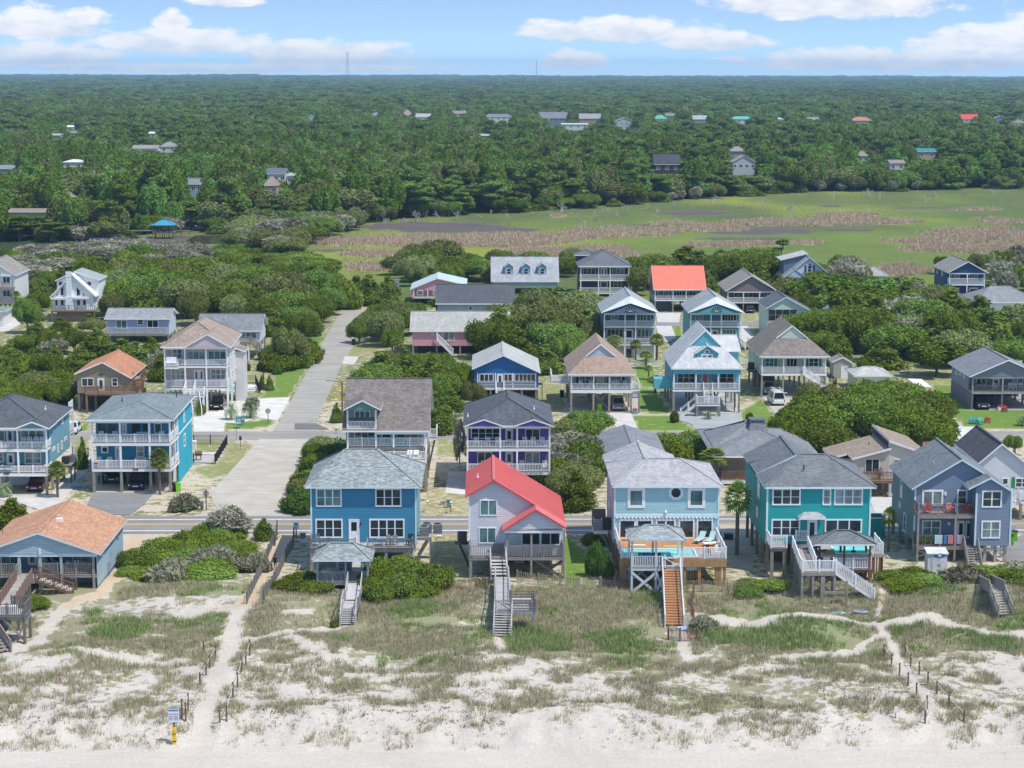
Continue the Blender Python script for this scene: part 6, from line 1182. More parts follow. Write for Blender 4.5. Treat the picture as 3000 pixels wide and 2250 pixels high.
# ---- left side
h=simple_gable('beach_house','taupe cottage with orange shingle roof and brown deck',ZE,(720,1240),(533,970),(735,885),(945,1000),12.5,mat('vsiding',(.27,.225,.165)),shi((.50,.24,.14),var=.18),wins=[(587,1000,675,1062,2,1),(805,1000,848,1062,1,2)],doors=[(703,1002,752,1092)],floor=1110,pilings=4,pilm=DGREYW,side='r',sidec=mat('vsiding',(.32,.26,.20)),swins=[(968,975,980,1020,1,2)])
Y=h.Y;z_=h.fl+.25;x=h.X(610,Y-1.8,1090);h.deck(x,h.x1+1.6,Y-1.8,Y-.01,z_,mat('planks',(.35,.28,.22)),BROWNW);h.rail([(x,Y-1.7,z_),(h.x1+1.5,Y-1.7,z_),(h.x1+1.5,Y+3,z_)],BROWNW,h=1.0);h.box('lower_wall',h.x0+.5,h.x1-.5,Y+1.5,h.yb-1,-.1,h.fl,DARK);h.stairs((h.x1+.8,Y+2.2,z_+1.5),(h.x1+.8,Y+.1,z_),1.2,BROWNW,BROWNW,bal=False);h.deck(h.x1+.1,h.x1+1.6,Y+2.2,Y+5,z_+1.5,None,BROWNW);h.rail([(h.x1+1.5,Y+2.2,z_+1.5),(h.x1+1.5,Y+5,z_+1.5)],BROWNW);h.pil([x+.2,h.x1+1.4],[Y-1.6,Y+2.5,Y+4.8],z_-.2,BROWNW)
text_obj(h,'1921',h.X(725,Y-.05,978),h.Z(978,Y-.05,725),Y-.02,.4,BLACK,bold=.01)
def h_pinkwhite():
 h=porch_house('beach_house','blush pink three storey house with brown cross gable roof and white porches',ZE,(1490,1240),(1185,1645),775,[(870,912),(1018,1070)],[1190,1335,1488,1640],12.5,sid((.60,.54,.54)),sid((.52,.43,.43)),shi((.36,.285,.235),var=.2),'hip',rise=3.2,pd=2.0,wins=[(1240,790,1312,862,2,2),(1345,805,1478,868,3,1),(1497,805,1630,868,3,1),(1232,935,1335,1012,3,2),(1515,935,1630,1012,3,2)],doors=[(1395,940,1432,1018),(1432,940,1468,1018)],side='r',sidec=sid((.66,.64,.64)),swins=[(1662,800,1672,860,1,2),(1680,790,1690,850,1,2),(1665,950,1675,1010,1,2),(1690,930,1700,990,1,2)],pilm=WHITE,th=.35)
 Y=h.Y;a0,az=h.q(1325,775,Y-.6);a1,_=h.q(1662,775,Y-.6);zp=h.Z(683,Y-.6,1490);h.gableY(a0,a1,Y-.7,Y+8,h.ze+.03,zp,shi((.36,.285,.235),var=.2),name='gable_roof');h.tri(a0+.3,a1-.3,h.ze-.05,zp-.2,Y-.5,Y-.4,sid((.52,.44,.46)))
 # stairs to the ground, side balcony, rear bay
 cx=h.X(1373,Y,1070);lz=h.Z(1120,Y-2.4,1400);h.stairs((cx,Y,h.zl[1]),(cx,Y-1.8,lz),1.4,OFFW,WHITE);h.deck(cx-.7,cx+2.4,Y-3.2,Y-1.8,lz,None,WHITE);h.rail([(cx-.6,Y-1.9,lz),(cx-.6,Y-3.1,lz),(cx+2.3,Y-3.1,lz),(cx+2.3,Y-1.9,lz)]);h.stairs((cx+1.0,Y-3.2,lz),(cx+1.6,Y-4.8,.05),1.3,OFFW,WHITE);h.pil([cx-.5,cx+2.2],[Y-3.0,Y-1.9],lz-.2,WHITE,.18)
 x=h.X(1180,Y-.3,880);bb=h.r(1180,862,1268,900,Y-1.2);h.deck(bb[0],h.px[0]+2.2,Y-1.2,Y-.02,h.zl[0],None,WHITE);h.part('bench',MB().box(bb[0]+.2,bb[1]-.1,Y-.5,Y-.1,h.zl[0]+.4,h.zl[0]+.5,WHITE).box(bb[0]+.2,bb[1]-.1,Y-.12,Y-.06,h.zl[0]+.5,h.zl[0]+1.3,WHITE));h.rail([(bb[0]+.1,Y,h.zl[0]),(bb[0]+.1,Y-1.1,h.zl[0]),(h.px[0]+2.1,Y-1.1,h.zl[0])],h=.6)
 h.box('bay_wall',h.x1,h.x1+1.3,h.yb-5.5,h.yb-1.5,-.1,h.ze-2,sid((.62,.60,.60)));h.roof([[(h.x1,h.yb-5.8,h.ze-1.4),(h.x1+1.6,h.yb-5.8,h.ze-1.9),(h.x1+1.6,h.yb-1.2,h.ze-1.9),(h.x1,h.yb-1.2,h.ze-1.4)]],TANR,ridge=False,name='bay_roof')
 h.sq('post',h.px[2],Y+.1,-.1,h.zl[1]-.3,.26,WHITE);HS['pw']=h
h_pinkwhite()
def side_gable(label,z,base,x,yeave,yridge,depth,wall,roof,wins=(),doors=(),xr=None,floor=None,pil=0,porch=None,name='beach_house',sidec=None,th=.22,fw=.1,oh=.4):
 h=House(name,label,'house',z,*base);Y=h.Y;x0=h.X(x[0],Y,yeave);x1=h.X(x[1],Y,yeave);ze=h.Z(yeave,Y-oh,(x[0]+x[1])/2);zr=h.Z(yridge,Y+depth/2,(x[0]+x[1])/2);yb=Y+depth
 h.gableX(x0-.1,x1+.1,Y-oh,yb+oh,ze,zr,roof,t=th);fl=-.1 if floor is None else h.Z(floor,Y,(x[0]+x[1])/2)
 h.part('wall',MB().prism([(Y,fl),(yb,fl),(yb,ze-.1),(Y+depth/2,zr-.25),(Y,ze-.1)],'x',x0+.35,x1-.35,wall))
 if sidec:h.part('side_wall',MB().prism([(Y+.04,fl),(yb,fl),(yb,ze-.1),(Y+depth/2,zr-.26),(Y+.04,ze-.1)],'x',x1-.35,x1-.28,sidec))
 h.W(wins,Y,fw=fw);h.D(doors,Y)
 if pil:h.pil(lin((x0+.5,x1-.5),pil),lin((Y+.2,yb-.3),3),fl)
 h.x0,h.x1,h.yb,h.fl,h.ze,h.zr=x0+.35,x1-.35,yb,fl,ze,zr;return h
h=side_gable('white cottage with grey side roof and stilted porch behind the pink white house',ZE,(1800,865),(1418,1885),660,537,9,paint((.64,.64,.63)),GRR,wins=[(1727,672,1850,720,3,1)],floor=745,pil=4)
Y=h.Y;zz=h.fl;h.deck(h.X(1700,Y-1.6,740),h.X(1805,Y-1.6,740),Y-1.6,Y-.01,zz+.2,None,GREYW);h.rail([(h.X(1700,Y-1.6,740),Y-1.5,zz+.2),(h.X(1805,Y-1.6,740),Y-1.5,zz+.2)],GREYW);h.stairs((h.X(1805,Y-1.2,740),Y-1,zz+.2),(h.X(1895,Y-1.2,800),Y-1,zz-1.9),1.1,GREYW,GREYW,joined=True);h.pil([h.X(1790,Y-1.4,800),h.X(1890,Y-1.4,800)],[Y-1.4,Y-.3],zz-.2,WHITE,.2)
h=side_gable('periwinkle cottage with grey roof and glass doors above the dark trees',ZE,(1000,740),(755,1228),573,497,8,sid((.36,.42,.58)),shi((.30,.31,.32),var=.3),wins=[(835,583,915,645,2,1),(990,580,1032,618,1,2),(1060,583,1140,640,2,1)],floor=690,pil=4,sidec=sid((.52,.58,.68)))
Y=h.Y;h.deck(h.x0,h.x1-.4,Y-2,Y-.01,h.fl+.4,None,GREYW);h.rail([(h.x0,Y-1.9,h.fl+.4),(h.x1-.4,Y-1.9,h.fl+.4)],mat('wood',(.35,.32,.3)))
def h_aframe():
 h=House('beach_house','white steep gabled house with central brick chimney and triangular windows','house',ZE,530,590);Y=h.Y;Wt=paint((.74,.75,.76),nv=.03);rf=shi((.34,.38,.37))
 lx,lz=h.q(358,418,Y-.5);px,pz=h.q(515,252,Y-.5);rx,rz=h.q(690,412,Y-.5);wy=Y;yb=Y+9;zf=h.Z(515,Y-1.8,500)
 h.gableY(lx,rx,Y-.6,yb,lz,pz,paint((.66,.66,.66)),xp=px,zr=rz,t=.25,ridge=False);sl=(pz-lz)/(px-lx);h.part('wall',MB().prism([(lx+.6,zf-.2),(rx-.6,zf-.2),(rx-.6,rz+.4),(px,pz-.3),(lx+.6,lz+.4)],'y',wy,yb-.3,Wt))
 # shed wings left and right behind the gable
 for sg,(e0,e1)in((-1,((400,298),(500,262))),(1,((572,235),(722,295)))):
  pass
 a=h.q(720,292,Y+2.4);b=h.q(572,232,Y+2.4);c=h.q(398,298,Y+2.4);h.roof([[(c[0],Y+2,c[1]),(px,Y+2,b[1]),(px,yb+1,b[1]),(c[0],yb+1,c[1])],[(px,Y+2,b[1]),(a[0],Y+2,a[1]),(a[0],yb+1,a[1]),(px,yb+1,b[1])]],rf,name='dormer_roof',ridge=False)
 h.part('dormer_wall',MB().prism([(c[0]+.25,zf),(a[0]-.3,zf),(a[0]-.3,a[1]-.2),(px,b[1]-.25),(c[0]+.25,c[1]-.2)],'y',Y+2.6,yb+.6,Wt))
 rw=h.q(643,322,Y+2.6);
 for xx in(rw[0],2*px-rw[0]):
  v=[(xx+.42*math.cos(t),rw[1]+.42*math.sin(t))for t in np.linspace(0,2*math.pi,14,endpoint=False)];w=h.part('round_window',MB().prism(v,'y',Y+2.54,Y+2.6,BROWNW));h.part('pane',MB().prism([(xx+(a_-xx)*.7,rw[1]+(b_-rw[1])*.7)for a_,b_ in v],'y',Y+2.52,Y+2.56,GLASS),w)
 c0,c1,cz0,cz1=h.r(478,252,515,515,Y-.6);d0,d1,_,dz=h.r(472,420,528,480,Y-.6)
 ch=h.part('chimney',MB().box(c0,c1,Y-.6,Y+.3,zf-1,cz1,Wt).box(d0,d1,Y-.8,Y,zf-1,dz,Wt));jb=MB()
 for i in range(14):zc=zf-.9+i*.62;jb.box((d0 if zc<dz-.1 else c0)-.02,(d1 if zc<dz-.1 else c1)+.02,(Y-.83 if zc<dz-.1 else Y-.63),Y-.1,zc,zc+.45,Wt)
 h.part('brick_courses',jb,ch)
 def pane(pts):
  P=[h.q(x,y,Y)for x,y in pts];w=h.part('window',MB().prism(P,'y',Y-.05,Y,GLASS));fr=MB();
  for a_,b_ in zip(P,P[1:]+P[:1]):fr.beam((a_[0],Y-.06,a_[1]),(b_[0],Y-.06,b_[1]),.07,.12,WHITE)
  h.part('window_frame',fr,w)
 pane([(435,410),(435,358),(460,335),(460,410)]);pane([(550,410),(550,338),(578,372),(578,410)]);pane([(392,410),(418,385),(418,410)]);pane([(595,410),(595,382),(622,410)])
 h.W([(395,437,418,482,1,1),(435,437,462,482,1,1),(552,437,580,480,1,1),(595,437,622,480,1,1)],Y,glass=GLASS);r1=h.r(365,425,478,437,Y-.9);r2=h.r(528,420,637,434,Y-.9)
 for r_ in(r1,r2):h.box('awning',r_[0],r_[1],Y-1,Y-.01,r_[2],r_[3],OFFW)
 dx0=h.X(365,Y-2,510);dx1=h.X(685,Y-2,510);h.deck(dx0,dx1,Y-2,Y-.01,zf,None,BROWNW);h.rail([(dx0+.1,Y-1.9,zf),(dx1-.1,Y-1.9,zf)],mat('wood',(.3,.27,.25)),sp=.4);h.box('lower_wall',dx0+1,dx1-2,Y-1.2,yb,-.1,zf-.3,mat('siding',(.25,.16,.12)));h.pil([dx0+.2,dx1-.2],[Y-1.8],zf-.3,BROWNW)
h_aframe()
def h_leftwhite():
 h=simple_gable('beach_house','white two storey house with brown grey roof and balconies at the left edge',ZE,(60,560),(-330,330),(-60,155),(115,262),12,paint((.68,.68,.66)),shi((.30,.27,.24)),wins=[(20,272,75,325,2,1),(20,368,75,415,2,1),(-80,272,-20,325,2,1)],floor=455,pilings=4,side='r')
 Y=h.Y
 for zy in(350,455):z_=h.Z(zy,Y-2,50);h.deck(h.x0,h.x1,Y-2,Y-.01,z_,None,GREYW);h.rail([(h.x0,Y-1.9,z_),(h.x1,Y-1.9,z_)],GREYW);
 h.pil([h.x1-.1],[Y-1.8],h.Z(350,Y-2,50),GREYW,.2);r_=h.r(5,258,80,268,Y-.3);h.box('awning',r_[0],r_[1],Y-.4,Y,r_[2],r_[3],WHITE)
h_leftwhite()
h=simple_gable('beach_house','house with rust red roof almost hidden in the oaks',ZE,(1790,480),(1700,330),(1745,298),(1900,405),14,OFFW,shi((.26,.12,.09)))
# ---- houses around the head of the side street
h=side_gable('pink house with long light grey roof behind the big oaks',ZF,(1000,830),(742,1460),662,520,11,paint((.62,.30,.36),nv=.03),shi((.42,.42,.39),var=.14),wins=[(978,668,1060,737,2,1),(1145,668,1187,710,1,1),(905,662,932,690,1,1)],floor=770,pil=5)
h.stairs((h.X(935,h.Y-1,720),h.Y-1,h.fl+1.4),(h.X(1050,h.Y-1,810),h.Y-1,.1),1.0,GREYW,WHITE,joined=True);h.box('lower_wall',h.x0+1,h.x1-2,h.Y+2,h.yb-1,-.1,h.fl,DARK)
h=side_gable('house with long charcoal roof above pink neighbour',ZF,(1200,640),(925,1495),465,325,11,sid((.40,.45,.50)),shi((.105,.11,.125),var=.12),wins=[(1160,480,1190,515,1,1)])
h=House('garage_house','low light grey roof between pink house and charcoal roof','house',ZF,1320,640);r_=h.r(1195,478,1450,520,h.Y);h.box('wall',r_[0],r_[1],h.Y,h.Y+5,-.1,r_[2]-.1,OFFW);h.roof([[(r_[0]-.3,h.Y-.3,r_[2]),(r_[1]+.3,h.Y-.3,r_[2]),(r_[1]+.3,h.Y+6,r_[2]+1.6),(r_[0]-.3,h.Y+6,r_[2]+1.6)]],shi((.42,.42,.40)),ridge=False)
h=simple_gable('beach_house','small pink gabled house with pale teal metal roof',ZF,(850,470),(740,362),(935,282),(1150,330),12,paint((.64,.33,.36),nv=.03),mat('metal_roof',(.52,.62,.60)),wins=[(793,370,832,405,1,2)],floor=430)
r_=h.r(770,368,950,412,h.Y);h.box('porch_shade_sheet',r_[0],r_[1],h.Y-.05,h.Y-.01,r_[2],r_[3]-.05,paint((.20,.11,.12)));h.W([(790,372,835,405,1,2),(905,372,940,405,1,2)],h.Y-.05);h.deck(r_[0],r_[1],h.Y-1.4,h.Y-.06,r_[2],None,WHITE)  # dark sheet on the flat wall, porch shade put into its colour
for v in(768,868,948):h.sq('column',h.X(v,h.Y-1.3,390),h.Y-1.3,r_[2],r_[3]+.1,.18,WHITE)
def h_dormers():
 h=side_gable('pale blue house with light slate roof and three blue dormers',ZF,(1600,400),(1325,1812),305,127,12,sid((.30,.48,.62)),shi((.40,.41,.43),var=.2),floor=340)
 Y=h.Y;sl=(h.zr-h.ze)/6.4
 for cx in(1452,1575,1692):
  a0,a1,z0,z1=h.r(cx-30,200,cx+30,262,Y+1.2);zp=h.Z(172,Y+1.0,cx);h.gableY(a0-.2,a1+.2,Y+1.0,Y+4.5,z1,zp,shi((.40,.41,.43)),name='dormer_roof',t=.14,ridge=False);h.part('dormer_wall',MB().prism([(a0,z0-.3),(a1,z0-.3),(a1,z1-.1),((a0+a1)/2,zp-.18),(a0,z1-.1)],'y',Y+1.3,Y+4,sid((.22,.44,.62))));h.W([(cx-17,212,cx+17,255,1,2)],Y+1.3,glass=GLASS)
h_dormers()
NV=sid((.055,.065,.10));NB=sid((.03,.075,.17))
h=porch_house('beach_house','navy house with white double porch near the marsh',ZG,(350,500),(140,572),233,[(310,348),(422,460)],[152,305,405,565],10,NV,NV,shi((.15,.165,.19),var=.12),'hip',rise=3.1,wins=[(170,250,280,308,3,1),(422,250,530,308,3,1),(435,365,508,420,2,2)],doors=[(322,252,352,315),(352,252,382,315),(318,362,385,425)],pilm=WHITE)
h.hip(h.x0-.8,h.x0+4.2,h.yb-3,h.yb+2,h.ze+1.6,(h.x0+1.7,h.yb-.6,h.ze+2.6),(h.x0+1.8,h.yb-.4,h.ze+2.6),shi((.15,.165,.19)),name='tower_roof');h.box('tower_wall',h.x0-.3,h.x0+3.8,h.yb-2.6,h.yb+1.6,h.ze-1,h.ze+1.45,NV)
x=h.X(590,h.Y+2,400);h.box('stair_bay',h.x1,x,h.Y+1,h.Y+3.5,h.zl[1]-.5,h.zl[1]+1.6,OFFW)
def h_redroof_small():
 h=porch_house('beach_house','dark slate house on stilts with bright red metal roof',ZG,(790,632),(790,1222),432,[(492,522)],[792,948,1062,1218],10.5,sid((.10,.12,.14)),sid((.11,.13,.15)),mat('metal_roof',(.74,.21,.14)),'gx',rise=4.3,wins=[(815,445,870,490,1,1),(880,445,940,490,2,1),(975,445,1055,490,3,1),(1085,445,1150,490,2,1)],pilm=GREYW,th=.35,ov=.35)
 b=MB();D=h.yb-h.Y;rise=4.3
 for i in range(1,27):x=h.x0-.35+(h.x1-h.x0+.7)*i/27;b.beam((x,h.Y-.35,h.ze+.04),(x,(h.Y+h.yb)/2,h.ze+rise+.04),.06,.06,mat('metal_roof',(.74,.21,.14)))
 h.part('roof_ribs',b);h.box('lower_wall',h.x0+.3,h.x0+3.6,h.Y+2.5,h.yb-1,-.1,h.zl[0]-.3,mat('siding',(.10,.13,.16)));h.box('side_wall',h.x0-.1,h.x0+.02,h.Y+.3,h.yb,h.zl[0]-.6,h.zl[0]+.6,sid((.28,.32,.36)))
h_redroof_small()
h=porch_house('beach_house','mauve grey gabled house on stilts with a dark car below',ZG,(1415,632),(1418,1830),447,[(508,540)],[1422,1557,1695,1825],12,sid((.24,.20,.20)),sid((.21,.175,.18)),shi((.33,.29,.26),var=.14),'gy',gable=sid((.23,.19,.20)),rise=3.3,wins=[(1475,458,1550,505,2,1),(1600,458,1640,505,1,1),(1705,458,1765,505,2,1)],side='l',sidec=sid((.24,.20,.20)),ov=.5);h.box('back_wall',h.x0,h.x1,h.yb-1.5,h.yb,-.1,h.zl[0]-.3,DARK)
def h_tworidge():
 h=House('beach_house','pale blue house with steep front gable and arched window near the marsh','house',ZH,500,400);Y=h.Y;Bl=sid((.50,.60,.72));SB=sid((.13,.21,.25));rf=shi((.33,.34,.36),var=.14)
 lx,lz=h.q(480,278,Y-.4);px,pz=h.q(668,130,Y-.4);rx=2*px-lx;h.gableY(lx,rx,Y-.4,Y+11,lz,pz,rf);h.part('wall',MB().prism([(lx+.4,-.1),(rx-.4,-.1),(rx-.4,lz),(px,pz-.25),(lx+.4,lz)],'y',Y,Y+10.6,Bl));h.box('side_wall',lx+.32,lx+.4,Y+.1,Y+10.6,-.1,lz-.1,SB)
 a,az=h.q(480,278,Y-1.0);c,_=h.q(648,278,Y-1.0);zp=h.Z(215,Y-1,562);h.gableY(a,c,Y-1.1,Y+1.5,az,zp,rf,name='porch_roof',t=.16);h.tri(a+.25,c-.25,az-.05,zp-.2,Y-.95,Y-.85,Bl);h.box('porch_wall',a+.3,c-.3,Y-.84,Y,-.1,az-.1,SB)
 w0,w1,z0,z1=h.r(656,190,682,240,Y);h.win(w0-.1,w1+.1,z0,z1,Y,1,2,glass=GLASS);ax=(w0+w1)/2;v=[(ax+.5*math.cos(t),z1+.5*math.sin(t))for t in np.linspace(0,math.pi,10)];w=h.part('arched_window',MB().prism(v,'y',Y-.06,Y,WHITE));h.part('pane',MB().prism([(ax+(p_[0]-ax)*.7,z1+(p_[1]-z1)*.7)for p_ in v],'y',Y-.08,Y-.05,GLASS),w)
 for s_ in(-1,1):h.box('shutter',ax+s_*.95-.2,ax+s_*.95+.2,Y-.05,Y,z0,z1,DARK)
 # long shed dormer on the left
 d0=h.q(452,158,Y+3);d1=h.q(625,92,Y+3);h.part('dormer_wall',MB().prism([(lx+.6,lz),(px-.2,lz),(px-.2,h.Z(110,Y+4,600)),(lx+.6,h.Z(150,Y+4,480))],'y',Y+3.6,Y+10.5,SB));z1_=h.Z(150,Y+3.4,470);z2_=max(pz+.1,h.Z(100,Y+4,620));h.roof([[(lx-.2,Y+3.2,z1_),(px+.2,Y+3.2,z2_),(px+.2,Y+10.8,z2_),(lx-.2,Y+10.8,z1_)]],shi((.48,.49,.48)),name='dormer_roof',ridge=False)
h_tworidge()
def h_mintscreen():
 h=simple_gable('beach_house','mint green house with asymmetric roof and two storey screened porch',ZG,(1750,850),(1752,598),(1925,500),(2200,650),11,sid((.52,.66,.56)),shi((.13,.15,.175)),floor=840,oh=.35)
 Y=h.Y;h.gableX(h.x0-1.0,h.x0-.99,Y+5,Y+6,.1,.2,OFFW)if False else None
 h.W([(1770,607,2020,708,4,2),(1770,725,2020,835,4,1)],Y,glass=GLASS,fw=.09,trim=paint((.45,.40,.34)),name='screen_panel');h.box('side_wall',h.x0-.06,h.x0,Y+.2,h.yb,-.1,h.lz-.1,sid((.60,.72,.62)))
 h.pil([h.x0+.1,h.x0+3,h.x1-1],[Y+.2,Y+5,Y+9],h.fl,DGREYW)
h_mintscreen()
def pediment(label,z,base,fx,eave,floors,cols,wall,roof,wins,doors,k):
 h=porch_house('beach_house',label,z,base,fx,eave,floors,cols,11,wall,wall,roof,'gy',gable=wall,rise=k['rise'],wins=wins,doors=doors,side=k.get('side'),sidec=k.get('sidec'),swins=k.get('swins',()),ov=.45,th=.35,pilm=WHITE)
 Y=h.Y;zp=h.ze+k['rise']*.98;tr=mat('metal_roof',(.70,.71,.70));cx=(h.x0+h.x1)/2;zi=h.ze+k['rise']*.48
 for sg in(-1,1):h.part('pent_roof',MB().add([(cx+sg*(h.x1-cx+.5),Y-1.1,h.ze+.02),(cx,Y-1.1,zi+.3),(cx,Y-.35,zp+.1),(cx+sg*(h.x1-cx+.45),Y-.4,h.ze+.1)],[(0,1,2,3)if sg<0 else(3,2,1,0)],tr))
 rb=MB()
 for i in range(1,12):
  for sg in(-1,1):t=i/12;x=cx+sg*(h.x1-cx+.47)*(1-t);rb.beam((x,Y-1.12,h.ze+.06+(zi+.28-h.ze)*t),(x,Y-.38,h.ze+.14+(zp-h.ze)*t),.05,.05,tr)
 h.part('roof_seams',rb);h.tri(h.x0+1.2,h.x1-1.2,h.ze,zi+.1,Y-.95,Y-.7,wall);v=[(cx+.95*math.cos(t),h.ze+.25+.85*math.sin(t))for t in np.linspace(0,math.pi,14)];w=h.part('fan_window',MB().prism(v,'y',Y-1.0,Y-.94,GLASS));fr=MB()
 for t in np.linspace(.3,math.pi-.3,5):fr.beam((cx,Y-1.02,h.ze+.25),(cx+.9*math.cos(t),Y-1.02,h.ze+.25+.8*math.sin(t)),.04,.05,WHITE)
 h.part('fan_bars',fr,w);return h
LTR=shi((.36,.39,.40),var=.12)
h=pediment('slate blue three storey house with white porches and fan window behind the palms',ZG,(560,1030),(348,798),635,[(708,750),(862,905)],[355,533,625,792],sid((.12,.18,.28)),LTR,[(410,650,475,700,2,1),(632,648,725,712,3,1),(755,648,785,700,1,1),(375,775,520,850,4,1),(635,775,780,850,4,1)],[(535,778,605,862)],{'rise':3.0})
h.box('ground_floor_wall',h.x0+.2,h.x1-.2,h.Y+.5,h.yb,-.1,h.zl[1]-.35,sid((.62,.62,.62)));r_=h.r(545,950,590,1025,h.Y+.5);h.box('garage_door',r_[0],r_[1],h.Y+.44,h.Y+.5,0,r_[3],DARK)
h=pediment('turquoise three storey house with white porches and fan window, stairs on its right',ZG,(1275,940),(1095,1535),635,[(710,750),(862,900)],[1100,1275,1365,1530],sid((.10,.36,.44)),LTR,[(1140,645,1210,705,3,1),(1370,645,1500,708,5,1),(1140,780,1235,850,3,2),(1375,780,1495,855,4,2)],[(1280,785,1340,862)],{'rise':3.0,'side':'l','sidec':sid((.16,.44,.52))})
x=h.X(1560,h.Y,900);h.stairs((x+.2,h.Y+1.5,h.zl[1]),(x+.5,h.Y-4.5,.5),1.5,mat('wood',(.40,.13,.07)),WHITE);h.box('ground_floor_wall',h.x0+.2,h.x1-.2,h.Y+.5,h.yb,-.1,h.zl[1]-.35,sid((.10,.36,.44)))
h=porch_house('beach_house','navy blue gabled house with white porches at the far right',ZH,(1665,480),(1668,1928),240,[(285,322),(395,438)],[1670,1800,1925],12,NB,NB,shi((.30,.28,.25)),'gy',gable=NB,rise=2.4,wins=[(1688,250,1750,285,3,1),(1815,250,1880,285,3,1)],doors=[(1685,350,1745,395),(1815,350,1880,395)],side='l',sidec=sid((.05,.12,.22)),swins=[(1618,230,1628,265,1,2),(1585,215,1593,250,1,2),(1640,340,1650,385,1,2),(1618,335,1626,370,1,2)],pilm=DGREYW,ov=.5)
h.deck(h.x1,h.x1+1.6,h.Y,h.Y+4,h.zl[1],None,WHITE);h.rail([(h.x1,h.Y+.1,h.zl[1]),(h.x1+1.5,h.Y+.1,h.zl[1]),(h.x1+1.5,h.Y+4,h.zl[1])])
def roof_only(label,z,base,x0,x1,ye,yt,depth,roof,wall=OFFW,kind='hip'):
 h=House('beach_house',label,'house',z,*base);Y=h.Y;a=h.X(x0,Y,ye);b=h.X(x1,Y,ye);ze=h.Z(ye,Y,(x0+x1)/2);zt=h.Z(yt,Y+depth/2,(x0+x1)/2);h.box('wall',a+.5,b-.5,Y+.5,Y+depth-.5,-.1,ze-.15,wall)
 if kind=='hip':m_=(b-a)*.35;h.hip(a,b,Y,Y+depth,ze,(a+m_,Y+depth/2,zt),(b-m_,Y+depth/2,zt),roof)
 else:h.gableX(a,b,Y,Y+depth,ze,zt,roof)
 h.W([],Y);h.win(a+1.5,a+2.6,max(.9,ze-1.6),ze-.5,Y+.5);return h
roof_only('grey hip roof at the far right edge of the village',ZH,(2050,560),1870,2330,455,338,14,shi((.27,.28,.29)))
roof_only('light grey hip roof poking above the grove near the marsh',ZH,(1130,360),1000,1240,262,200,9,shi((.36,.36,.36)))
roof_only('pale green roof half hidden in the oak grove',ZH,(930,640),800,1120,530,440,12,shi((.26,.34,.32)))
roof_only('grey white roof showing above the big round oak',ZH,(1130,1100),985,1270,985,918,8,shi((.50,.50,.48)))
roof_only('green grey eave at the left edge below the white house',ZE,(-60,640),-150,35,520,500,8,shi((.25,.30,.28)))
# ================================================================== vegetation
BARK=mat('wood',(.13,.11,.09));BARKG=mat('wood',(.30,.28,.26));DEADW=mat('wood',(.42,.39,.37))
F_OAK=mat('foliage',(0.129,0.187,0.041),c2=(0.195,0.260,0.052),c3=(0.074,0.114,0.029))
F_OAK2=mat('foliage',(0.186,0.213,0.088),c2=(0.248,0.274,0.097),c3=(0.099,0.122,0.048))
F_CED=mat('foliage',(.135,.185,.040),c2=(.185,.235,.052),c3=(.075,.105,.028))
F_LIM=mat('foliage',(.19,.26,.055),c2=(.24,.315,.075),c3=(.105,.14,.045))
F_HED=mat('foliage',(0.070,0.125,0.029),c2=(0.112,0.179,0.035),c3=(0.045,0.078,0.019))
F_PIN=mat('foliage',(0.145,0.203,0.052),c2=(0.212,0.274,0.068),c3=(0.080,0.114,0.035))
F_DEC=mat('foliage',(.135,.225,.048),c2=(.185,.28,.06),c3=(.075,.125,.032))
F_GRY=mat('foliage',(.29,.27,.20),c2=(.19,.215,.11),c3=(.36,.33,.27))
F_PAL=mat('foliage',(0.163,0.237,0.056),c2=(0.213,0.275,0.075),c3=(0.275,0.237,0.100));F_PALG=mat('foliage',(0.250,0.325,0.188),c2=(0.300,0.375,0.213),c3=(0.200,0.250,0.125))
